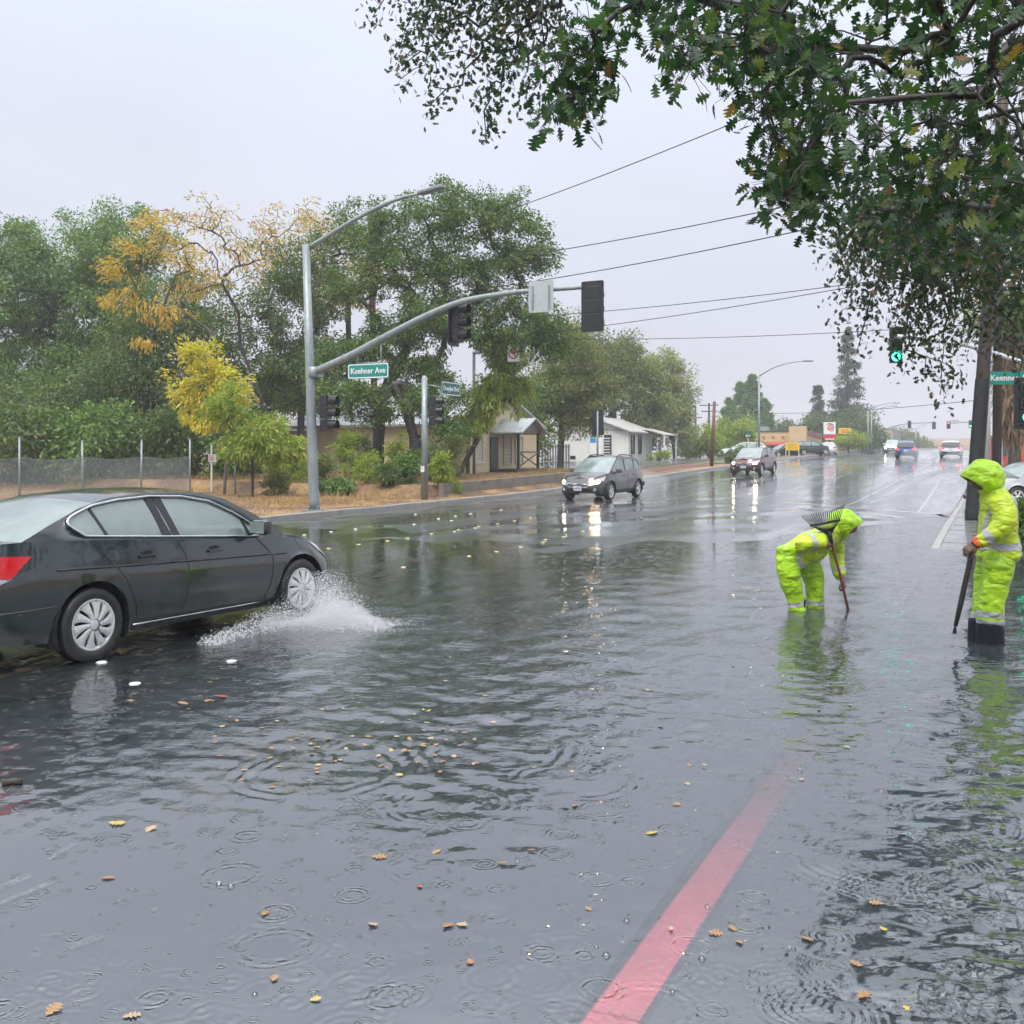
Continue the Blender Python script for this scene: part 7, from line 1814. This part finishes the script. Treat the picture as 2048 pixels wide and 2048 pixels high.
near = np.concatenate([
    fill([(1430, -260), (2400, -260), (2400, 380), (1900, 420), (1650, 300), (1480, 150), (1380, -60)], 3.8, 7.0, 200, rk),
    fill([(1290, -40), (1420, -40), (1640, 60), (1640, 330), (1590, 420), (1520, 330), (1500, 180), (1370, 150), (1290, 90)], 4.2, 6.0, 70, rk),
    fill([(1110, 120), (1190, 60), (1210, 150), (1160, 210), (1110, 215)], 4.4, 4.8, 16, rk),
    fill([(1200, -60), (1300, -60), (1290, 30), (1210, 70)], 4.6, 5.2, 8, rk),
    fill([(1600, 300), (2150, 300), (2150, 520), (1800, 500), (1700, 440), (1640, 440)], 5.2, 8.5, 56, rk),
    fill([(1530, 330), (1600, 330), (1640, 410), (1580, 430), (1540, 400)], 4.6, 5.4, 12, rk)])
def strand(x0, y0, x1, y1, d, n, curve=.3):
    """points down a drooping twig"""
    q = np.linspace(0, 1, n); out = []
    for t in q:
        x = x0 + (x1 - x0) * (t ** 1.0) + curve * (x1 - x0) * math.sin(math.pi * t) * .5; y = y0 + (y1 - y0) * t
        out.append(wpt(x, y, d + rk.normal() * .10))
    return np.array(out)
ST1 = [strand(980, -160, *e) for e in [(862, 208, 9.2, 12), (805, 155, 9.4, 11), (745, 35, 9.6, 9), (800, 95, 9.0, 9), (850, 130, 9.5, 9)]] + [strand(1060, -170, *e) for e in [(972, 268, 9.0, 14), (925, 170, 9.3, 11), (1000, 200, 8.8, 12), (1055, 215, 8.7, 12), (900, 60, 9.4, 9), (960, 110, 9.2, 10), (1030, 130, 9.0, 10)]] + [strand(1100, -160, *e) for e in [(1125, 70, 8.8, 9), (1090, 150, 8.6, 10), (1065, 60, 9.0, 9), (1020, 20, 9.3, 8), (940, 20, 9.4, 8), (860, 30, 9.5, 8)]]
ST2 = [strand(x0, 400, x1, y1, d_, 12, .2) for x0, x1, y1, d_ in [(1760, 1668, 520, 11), (1780, 1690, 560, 12), (1800, 1680, 640, 12.5), (1820, 1715, 700, 12.5), (1840, 1745, 600, 11), (1850, 1770, 560, 12), (1870, 1800, 725, 12), (1890, 1830, 650, 13), (1890, 1850, 745, 11.5), (1920, 1880, 790, 11), (1930, 1905, 770, 11.5), (1950, 1935, 690, 13), (1980, 1960, 640, 12), (2010, 1995, 700, 12), (2040, 2035, 760, 12), (2060, 2070, 700, 11), (1900, 1850, 560, 14), (1940, 1900, 600, 14), (2000, 1970, 560, 13), (2050, 2040, 600, 13), (1860, 1790, 660, 11.2), (1880, 1815, 700, 11.4), (1880, 1840, 690, 11.0), (1770, 1640, 470, 12), (1800, 1720, 480, 11)]]
far1 = np.concatenate(ST1); far2 = np.concatenate(ST2)
far3 = np.concatenate([fill([(1720, 400), (2120, 400), (2120, 620), (1980, 560), (1860, 560), (1780, 520), (1700, 470)], 9.5, 14.0, 90, rk)])
far4 = np.concatenate([fill([(1620, -700), (2500, -700), (2700, 0), (1950, -20), (1640, -120)], 5.0, 11.0, 80, rk)])
far = np.concatenate([far1, far2, far3, far4])
A = np.concatenate([near, far])
# overhead limbs reach out from the trunk above the frame
limbs = [wpt(1900, -380, 5.5), wpt(1600, -350, 6.5), wpt(1300, -260, 8.0), wpt(1100, -220, 9.0), wpt(950, -170, 9.4), wpt(2090, 60, 7.5), wpt(2070, 380, 9.5), wpt(1920, 470, 11.0)]
N, par, tips = grow(trunk + [], np.array(limbs), rk, .05); base_n = len(N)
arr_ = list(N); par = list(par); tipsA = []
order = np.argsort(np.linalg.norm(A - np.array(trunk[-1]), axis=1)); NN = np.zeros((base_n + 2 * len(A), 3)); NN[:base_n] = N; cnt = base_n
for i in order:
    dd = np.linalg.norm(NN[4:cnt] - A[i], axis=1) + 1.2 * np.maximum(0, A[i][2] - NN[4:cnt, 2]); j = int(np.argmin(dd)) + 4; L_ = np.linalg.norm(NN[j] - A[i])
    mid = NN[j] * .5 + A[i] * .5 + rk.normal(size=3) * L_ * .08; mid[2] += .10 * L_
    NN[cnt] = mid; par.append(j); NN[cnt + 1] = A[i]; par.append(cnt); tipsA.append((cnt + 1, i)); cnt += 2
wood('trunk', NN[:cnt], np.array(par), .085, M['bark_near'], oak, tip=.0042, power=.36, ns=6, trunk_n=5)
def leaf_frames(P, r, hang=.9, flat=.5):
    n = len(P); a = r.normal(size=(n, 3)); a[:, 2] -= hang; a /= np.linalg.norm(a, axis=1)[:, None]
    nz = r.normal(size=(n, 3)); nz[:, 2] += flat; nz -= (nz * a).sum(1)[:, None] * a; nz /= np.linalg.norm(nz, axis=1)[:, None]
    return a, np.cross(nz, a), nz
def leaves(P, size, r, mesh_i, hang=.9, plain=True):
    a, b, c_ = leaf_frames(P, r, hang); sz = size * r.uniform(.7, 1.25, len(P)); Vn = (SV if plain else LV)[mesh_i]
    V = P[:, None, :] + sz[:, None, None] * (Vn[None, :, 0:1] * a[:, None] + Vn[None, :, 1:2] * b[:, None] + Vn[None, :, 2:3] * c_[:, None])
    return V, a, b, c_, sz
def leaf_cluster(name, P, size, mat, r, parent, hang=.9, plain=True):
    FF = SF if plain else LF_
    V_all, F_all, off = [], [], 0
    pick = r.integers(0, len(LV), len(P))
    for k in range(len(LV)):
        Pk = P[pick == k]
        if not len(Pk): continue
        V, *_ = leaves(Pk, size, r, k, hang, plain); nv = V.shape[1]
        F = np.array([f for f in FF[k] if len(f) == 4]); pass
        idx = (np.arange(len(Pk)) * nv)[:, None, None]
        F_all.append((F[None] + idx + off).reshape(-1, 4)); V_all.append(V.reshape(-1, 3)); off += V.shape[0] * nv
    o = link(name, np_mesh(name, np.concatenate(V_all), np.concatenate(F_all)), M[mat], parent); o['kind'] = 'stuff'; return o
PN = np.repeat(near, 14, 0); dj = rk.normal(size=PN.shape) * .10; dj *= np.minimum(1, .15 / (np.linalg.norm(dj, axis=1) + 1e-6))[:, None]; PN = PN + dj
# a thin stalk from the twig to every leaf
C0 = np.repeat(near, 14, 0); dv = PN - C0; up_ = np.cross(dv, rk.normal(size=dv.shape)); up_ /= np.linalg.norm(up_, axis=1)[:, None] + 1e-9; u2 = np.cross(dv, up_); u2 /= np.linalg.norm(u2, axis=1)[:, None] + 1e-9
Vt = np.stack([p_ + (up_ * math.cos(a_) + u2 * math.sin(a_)) * r_ for p_, r_ in ((C0, .0022), (PN, .0012)) for a_ in (0, 2.09, 4.19)], 1); bi = (np.arange(len(PN)) * 6)[:, None]
Qt = np.concatenate([bi + np.array([[k, (k + 1) % 3, 3 + (k + 1) % 3, 3 + k]]) for k in range(3)])
link('twigs', np_mesh('twigs', Vt.reshape(-1, 3), Qt, True), M['bark_near'], oak)['kind'] = 'stuff'
dep = PN[:, 1]; srt = np.argsort(dep); big = srt[:0]
# the three hundred nearest leaves in view are leaves of their own
pxy = np.stack([1024 + FPX * (PN[:, 0] + oak_base.x) / (PN[:, 1] + oak_base.y), HZ - FPX * (PN[:, 2] + oak_base.z - EYE) / (PN[:, 1] + oak_base.y)], -1)
vis = np.where((pxy[:, 0] > 1050) & (pxy[:, 0] < 2080) & (pxy[:, 1] > -30))[0]; big = vis[np.argsort(PN[vis, 1])][:300]
rest = np.setdiff1d(np.arange(len(PN)), big)
metas = []
for k in range(4):
    me = bpy.data.meshes.new('leaf'); me.from_pydata([tuple(p) for p in LV[k]], [], LF_[k]); me.update(); metas.append(me)
d = ND('single_oak_leaf'); oi = d.n('ShaderNodeObjectInfo').outputs['Random']
col = d.ramp(oi, [(0, (.014, .046, .018)), (.55, (.032, .086, .028)), (.86, (.070, .135, .036)), (.95, (.16, .21, .05)), (.975, (.26, .19, .04)), (1, (.18, .07, .03))])
b = d.bsdf(Base_Color=col, Roughness=.32, Specular_IOR_Level=.4, Normal=d.bump(d.noise(d.obj(), 9, 3), .2, .05)); t_ = d.n('ShaderNodeBsdfTranslucent'); d.put(t_.inputs['Color'], d.mix(1.0, col, (1.1, 1.25, .6), 'MULTIPLY'))
mx = d.n('ShaderNodeMixShader'); mx.inputs[0].default_value = .46; d.t.links.new(b, mx.inputs[1]); d.t.links.new(t_.outputs[0], mx.inputs[2]); M['lf_single'] = d.done(mx.outputs[0])
for me in metas: me.materials.append(M['lf_single'])
a, bb, cc_ = leaf_frames(PN[big], rk, .9)
for i, q in enumerate(big):
    s_ = .080 * rk.uniform(.7, 1.3); o = bpy.data.objects.new('leaf', metas[i % 4]); COL.objects.link(o); o.parent = oak
    o.matrix_local = Matrix([[a[i][r_] * s_, bb[i][r_] * s_, cc_[i][r_] * s_, PN[q][r_]] for r_ in range(3)] + [[0, 0, 0, 1]])
leaf_cluster('near_foliage', PN[rest], .076, 'lf_near', rk, oak, plain=False)
def sprinkle(C, k, sp): P = np.repeat(C, k, 0); return P + rk.normal(size=P.shape) * sp
leaf_cluster('hanging_foliage', sprinkle(far1, 22, [.075, .075, .09]), .066, 'lf_hang', rk, oak)
leaf_cluster('low_foliage', sprinkle(far2, 20, [.10, .10, .13]), .070, 'lf_hang', rk, oak)
leaf_cluster('middle_foliage', sprinkle(far3, 34, .22), .095, 'lf_hang', rk, oak)
leaf_cluster('high_foliage', sprinkle(far4, 40, .26), .13, 'lf_near', rk, oak)

# ================================================================= small things on the water and the road
M['dot_w'] = surf('white_ceramic_marker', (.70, .70, .68), (.55, .55, .53), 8, .25, coat=.5)
M['dot_y'] = surf('yellow_ceramic_marker', (.52, .44, .17), (.42, .35, .13), 8, .25, coat=.5)
mb = MB(); mb.lathe([(.050, -.01), (.048, .006), (.040, .015), (.022, .019), (.001, .020)], 14); dm = mb.mesh('dome')
mb = MB(); mb.lathe([(.056, -.01), (.054, .004), (.001, .007)], 14); dp = mb.mesh('bed')
M['bitumen'] = surf('black_bitumen', (.02, .02, .02), (.03, .03, .03), 6, .4)
proto = {}
def marker(px, py, mat, zg, label, first={}):
    d_ = FPX * (EYE - zg) / (py - HZ); x, y = (px - 1024) / FPX * d_, d_
    z = max(gz(x, y), -.012)
    o = empty('pavement_marker', (x, y, z + .004), 0, label, 'pavement marker', 'raised pavement markers')
    for nm, me, mm in (('dome', dm, mat), ('bed', dp, 'bitumen')):
        k = (nm, mat)
        if k not in proto: q = me.copy(); q.materials.append(M[mm]); proto[k] = q
        link(nm, proto[k], None, o)
    return o
wl_ = 'round white raised marker on the wet road by the left kerb'
yl_ = 'round yellow raised marker in the centre line row'
marker(463, 1322, 'dot_w', 0, 'nearest white raised marker, right of the saloon rear wheel'); marker(270, 1367, 'dot_w', 0, 'white raised marker at the edge of the round puddle'); marker(203, 1325, 'dot_w', 0, 'white raised marker just behind the saloon rear wheel')
for px, py in [(609, 1068), (662, 1062), (711, 1057), (877, 1037), (911, 1033), (941, 1029), (1002, 1022), (831, 1003 + 27), (903, 1042), (828, 1049)]: marker(px, py, 'dot_w', .03, wl_)
for px, py in [(657, 1095), (717, 1087), (775, 1080), (815, 1076), (863, 1069), (909, 1063), (917, 1060), (950, 1057), (957, 1055), (995, 1050), (1029, 1044), (1086, 1084), (1091, 1080), (1041, 1092), (993, 1101), (938, 1110), (807, 1132), (1127, 1075), (1166, 1065), (1061, 1038)]: marker(px, py, 'dot_y', .02, yl_)

# fallen leaves afloat
for k, c_ in (('fl_tan', [(.40, .22, .08), (.22, .11, .045)]), ('fl_yel', [(.55, .42, .07), (.42, .28, .05)]), ('fl_red', [(.50, .09, .05), (.38, .06, .04)]), ('fl_pale', [(.50, .37, .21), (.32, .22, .12)])):
    M[k] = surf({'fl_tan': 'tan_fallen_leaf', 'fl_yel': 'yellow_fallen_leaf', 'fl_red': 'red_fallen_leaf', 'fl_pale': 'pale_fallen_leaf'}[k], c_[0], c_[1], 30, .35, .2, 60, coat=.3, coord='obj')
fm = {}
for k in range(4):
    for mt in ('fl_tan', 'fl_yel', 'fl_red', 'fl_pale'):
        me = bpy.data.meshes.new('fallen_leaf'); me.from_pydata([(p[0] - .5, p[1], p[2] * .35 + .01 + .06 * (p[1] ** 2) * 3) for p in LV[k]], [], LF_[k]); me.update(); me.materials.append(M[mt]); fm[(k, mt)] = me
lab = {'fl_tan': 'small tan leaf afloat', 'fl_yel': 'yellow leaf afloat', 'fl_red': 'small red leaf afloat', 'fl_pale': 'pale leaf afloat'}
def float_leaf(px, py, mt, size=.085, label=None, k=None):
    d_ = FPX * EYE / (py - HZ); x, y = (px - 1024) / FPX * d_, d_; k = rk.integers(0, 4) if k is None else k
    o = bpy.data.objects.new('fallen_leaf', fm[(int(k), mt)]); COL.objects.link(o); o.location = (x, y, max(.006, gz(x, y) + .006)); o.rotation_euler = (rk.normal() * .08, rk.normal() * .08, rk.uniform(0, 6.28)); o.scale = [size * .70] * 3
    where = 'at the lower right, over the dark reflections' if px > 1480 and py > 1560 else 'close to the red kerb' if px > 1050 and py > 1560 else 'on the calm water at the lower left' if py > 1640 else 'between the workers and the saloon' if px > 1080 else 'on the wet road right of the saloon' if py < 1420 and px < 560 else 'in the drift of leaves left of centre'
    return tag(o, label or lab[mt] + ' ' + where, 'leaf', 'fallen leaves afloat on the flood')
hand_ = [(232, 1648, 'fl_yel', .13, 'largest yellow leaf, left of centre on the calm water', 2), (300, 1660, 'fl_pale', .11, None, 0), (215, 1757, 'fl_tan', .09, None, 1), (530, 1828, 'fl_tan', .08, None, 3), (895, 1853, 'fl_tan', .085, None, 0), (925, 1851, 'fl_pale', .08, None, 1), (105, 2023, 'fl_tan', .10, None, 2), (262, 2033, 'fl_pale', .09, None, 3), (633, 2000, 'fl_yel', .06, None, 1), (940, 1925, 'fl_tan', .06, None, 2), (548, 1960, 'fl_tan', .06, None, 2), (745, 1850, 'fl_pale', .07, None, 0),
    (757, 1715, 'fl_tan', .11, None, 0), (874, 1704, 'fl_tan', .07, None, 3), (1003, 1728, 'fl_tan', .06, None, 2), (840, 1775, 'fl_red', .05, 'bright red leaf fragment left of the red kerb', 1), (1305, 1667, 'fl_yel', .10, None, 0), (1352, 1610, 'fl_tan', .07, None, 2), (1375, 1569, 'fl_pale', .07, None, 1), (1430, 1868, 'fl_tan', .09, None, 0), (1463, 1857, 'fl_tan', .07, None, 3), (1479, 1886, 'fl_tan', .06, None, 1), (1342, 1860, 'fl_pale', .05, None, 2), (1616, 1880, 'fl_tan', .08, None, 1), (1754, 1808, 'fl_tan', .09, 'orange leaf on the dark reflection at the right', 0), (1710, 1929, 'fl_tan', .08, None, 2), (1726, 1992, 'fl_tan', .09, None, 3), (1829, 2000, 'fl_pale', .10, None, 0), (1815, 2020, 'fl_yel', .06, None, 1), (1766, 1860, 'fl_yel', .05, None, 2), (1176, 1819, 'fl_tan', .05, None, 1), (1064, 1702, 'fl_tan', .06, None, 2), (1150, 1612, 'fl_tan', .08, None, 3),
    (440, 1393, 'fl_red', .17, 'clump of rust brown leaves on the wet road right of the saloon', 0), (415, 1402, 'fl_tan', .12, None, 1), (368, 1408, 'fl_tan', .13, None, 2), (262, 1402, 'fl_tan', .10, None, 0)]
for h in hand_: float_leaf(h[0], h[1], h[2], h[3], h[4], h[5])
for _ in range(75):                                          # the drift in the middle distance
    q = rk.uniform(0, 1); px = 380 + 700 * rk.beta(2, 2.2); py = 1590 - (px - 380) * .10 - 130 * rk.beta(1.6, 1.6) + rk.normal() * 18
    float_leaf(px, py, ['fl_tan', 'fl_tan', 'fl_pale', 'fl_yel'][rk.integers(0, 4)], rk.uniform(.045, .08))
for _ in range(60): float_leaf(rk.uniform(300, 1900), rk.uniform(1250, 1560), ['fl_tan', 'fl_pale'][rk.integers(0, 2)], rk.uniform(.04, .07))
tw = MB(); tw.tube([(0, 0, .012), (.05, .02, .02), (.10, .03, .012)], .02, 6); o = tw.build('bark_scrap', M['bark'], None, at(4, 1572, FPX * EYE / (1572 - HZ))); o.location.z = .0; tag(o, 'dark scrap of bark at the left edge of the water', 'debris')

nl = 2600; s_ = rk.uniform(-2, 14, nl); t_ = rk.uniform(-.35, 2.6, nl); x_, y_ = xy(s_, t_); PL = np.stack([x_, y_, land_z(s_, t_) + .014], -1)
V, Q = leaf_quads(PL, .075, rk, .55, None, 0, .9); V[:, 2] = np.repeat(PL[:, 2], 4) + rk.uniform(0, .012, len(V))
tag(link('sunken_litter', np_mesh('sunken_litter', V, Q), M['litter']), 'brown leaf litter and twigs lying under the shallow water at the right', 'leaves', kind='stuff')
# drop splashes: crowns and bubbles
rs = np.random.default_rng(31)
d = ND('water_drop'); gl = d.n('ShaderNodeBsdfGlossy'); gl.inputs['Roughness'].default_value = .02; tr_ = d.n('ShaderNodeBsdfTransparent'); tr_.inputs[0].default_value = (.92, .95, .96, 1); fr = d.n('ShaderNodeFresnel'); fr.inputs[0].default_value = 1.5
mx = d.n('ShaderNodeMixShader'); d.put(mx.inputs[0], d.math('ADD', fr.outputs[0], .12)); d.t.links.new(tr_.outputs[0], mx.inputs[1]); d.t.links.new(gl.outputs[0], mx.inputs[2]); M['drop'] = d.done(mx.outputs[0])
M['foam'] = surf('white_foam', (.85, .87, .90), (.75, .77, .80), 20, .3)
mb = MB()
for px, py in [(462, 1773), (1415, 1815), (1404, 1918), (1193, 1895), (1213, 1912), (438, 1770), (1253, 1843), (510, 1990), (1345, 1985), (1600, 1540)]:
    dd = FPX * EYE / (py - HZ); x, y = (px - 1024) / FPX * dd, dd; r0 = rs.uniform(.005, .010) * (1 + .05 * dd)
    Mx = Matrix.Translation((x, y, 0)); mb.lathe([(r0 * 1.5, -.003), (r0 * 1.1, r0 * .30), (r0 * .95, r0 * .75), (r0 * .55, r0 * 1.12), (.0005, r0 * 1.25)] if rs.uniform() < .5 else [(r0 * 1.6, -.003), (r0 * 1.0, r0 * .5), (r0 * 1.12, r0 * 1.2), (r0 * .9, r0 * .5), (.0005, r0 * .1)], 12, Mx)
tag(mb.build('rain_splashes', M['drop']), 'small drop crowns and bubbles on the near water', 'splash', kind='stuff')

# spray from the saloon's front wheel
def octa(P, s):
    n = len(P); D = np.array([[1, 1, 1], [-1, -1, 1], [-1, 1, -1], [1, -1, -1]], float) * .85
    V = P[:, None] + D[None] * s[:, None, None]; T = np.array([[0, 1, 2], [0, 3, 1], [0, 2, 3], [1, 3, 2]])
    return V.reshape(-1, 3), (T[None] + (np.arange(n) * 4)[:, None, None]).reshape(-1, 3)
wc = Vector((-2.36, 11.43, .0)); fwd = np.array([math.cos(HA), math.sin(HA), 0]); rgt = np.array([math.sin(HA), -math.cos(HA), 0])
n = 8000; q = rs.beta(1.1, 1.3, n)                            # sheet thrown out sideways and back along the car
ang = rs.uniform(0, 1, n) ** 1.2; along = .35 - 2.15 * ang; out = .05 + .22 * ang + .34 * q * (1 - .5 * ang) + rs.normal(size=n) * .04
hz = (.42 * (1 - ang) ** 1.1 + .05) * (1 - (2 * q - .7) ** 2 * .6) * rs.uniform(0, 1.0, n) ** 1.1
P = np.array(wc) + along[:, None] * fwd + out[:, None] * rgt; P[:, 2] = np.maximum(.003, hz); P += rs.normal(size=P.shape) * .018; P[:, 2] = np.abs(P[:, 2])
n2 = 26000; a_ = rs.normal(size=n2) * .30; b_ = rs.normal(size=n2) * .20      # the white mound ahead of it
P2 = np.array(wc) + np.array([.50, -.52, 0]) + a_[:, None] * np.array([.96, -.28, 0]) + b_[:, None] * np.array([.28, .96, 0])
P2[:, 2] = .003 + np.abs(rs.normal(size=n2)) * .19 * np.exp(-(a_ / .30) ** 2) * np.exp(-(b_ / .30) ** 2)
n3 = 7000; a_ = rs.uniform(0, 1, n3); P3 = np.array(wc) + np.array([.1, -.1, .0]) + a_[:, None] * np.array([.55, -.45, 0]) + rs.normal(size=(n3, 3)) * [.14, .14, .02]; P3[:, 2] =   .02 + .52 * np.sin(np.pi * (.25 + .7 * a_)) * rs.uniform(.3, 1, n3)
V, T = octa(np.concatenate([P, P2, P3]), np.concatenate([.0015 + .0050 * rs.uniform(0, 1, n) ** 4, .0012 + .0030 * rs.uniform(0, 1, n2) ** 3, .0014 + .0034 * rs.uniform(0, 1, n3) ** 3]))
d = ND('white_spray'); df = d.bsdf(Base_Color=(.93, .95, .98), Roughness=.2); tp = d.n('ShaderNodeBsdfTransparent'); mx = d.n('ShaderNodeMixShader'); mx.inputs[0].default_value = .75; d.t.links.new(tp.outputs[0], mx.inputs[1]); d.t.links.new(df, mx.inputs[2]); M['spray'] = d.done(mx.outputs[0])
tag(link('tyre_spray', np_mesh('tyre_spray', V, T), M['spray']), 'white spray thrown up by the front wheel of the charcoal saloon', 'spray', kind='stuff')

# mist hanging in the spray and behind the far cars
d = ND('spray_mist'); pv = d.n('ShaderNodeVolumePrincipled'); pv.inputs['Color'].default_value = (.98, .98, 1.0, 1); pv.inputs['Density'].default_value = 1.0; d.m.cycles.homogeneous_volume = True
for nm in ('Density Attribute', 'Color Attribute', 'Temperature Attribute'): pv.inputs[nm].default_value = ''
d.t.links.new(pv.outputs[0], d.out.inputs['Volume']); M['mist'] = d.m
d = ND('road_mist'); pv = d.n('ShaderNodeVolumePrincipled'); pv.inputs['Color'].default_value = (.98, .98, 1.0, 1); pv.inputs['Density'].default_value = .07; d.m.cycles.homogeneous_volume = True
for nm in ('Density Attribute', 'Color Attribute', 'Temperature Attribute'): pv.inputs[nm].default_value = ''
d.t.links.new(pv.outputs[0], d.out.inputs['Volume']); M['mist_far'] = d.m
def puff(name, label, blobs, mat):
    mb = MB()
    for (x, y, z), (rx, ry, rz), rot in blobs:
        rows = []
        for i in range(9):
            th = math.pi * i / 8; rows.append([Matrix.Translation((x, y, z)) @ Matrix.Rotation(rot, 4, 'Z') @ Vector((rx * math.sin(th) * math.cos(a), ry * math.sin(th) * math.sin(a), rz * math.cos(th))) for a in np.linspace(0, 2 * math.pi, 16, endpoint=False)])
        mb.grid(rows, closed=True)
    tag(mb.build(name, M[mat]), label, 'mist', kind='stuff')
puff('spray_mist', 'soft white mist over the saloon front wheel splash', [((wc.x + .50, wc.y - .52, .06), (.42, .26, .20), -.3), ((wc.x + .30, wc.y - .30, .10), (.26, .20, .20), -.6), ((wc.x - .05, wc.y - .55, .05), (.16, .42, .10), -.4)], 'mist')
for px_, py_, d_, lab_ in [(1826, 917, 92, 'road mist trailing behind the blue SUV'), (1916, 912, 98, 'road mist trailing behind the white SUV'), (1262, 985, 46, 'thin road mist behind the grey estate car')]:
    c_ = at(px_, py_, d_); c_.z = gz(c_.x, c_.y); puff('road_mist', lab_, [((c_.x, c_.y - 1, c_.z + .3), (1.5, 3.0, .7), -HD)], 'mist_far')

# rain haze: one closed box of even, thin air
bx = MB(); bx.box((0, 0, 16.0), (640, 800, 36)); bx.v = [(v[0] * DY + (v[1] + 360) * DX, -v[0] * DX + (v[1] + 360) * DY, v[2]) for v in bx.v]; hz_o = bx.build('haze', None)
d = ND('rain_haze'); pv = d.n('ShaderNodeVolumePrincipled'); pv.inputs['Color'].default_value = (.94, .96, 1.0, 1); pv.inputs['Density'].default_value = .0009; pv.inputs['Anisotropy'].default_value = .3
for nm in ('Density Attribute', 'Color Attribute', 'Temperature Attribute'): pv.inputs[nm].default_value = ''
d.m.cycles.homogeneous_volume = True
d.t.links.new(pv.outputs[0], d.out.inputs['Volume']); hz_o.data.materials.append(d.m)
tag(hz_o, 'thin grey rain haze filling the street', 'haze', kind='stuff')
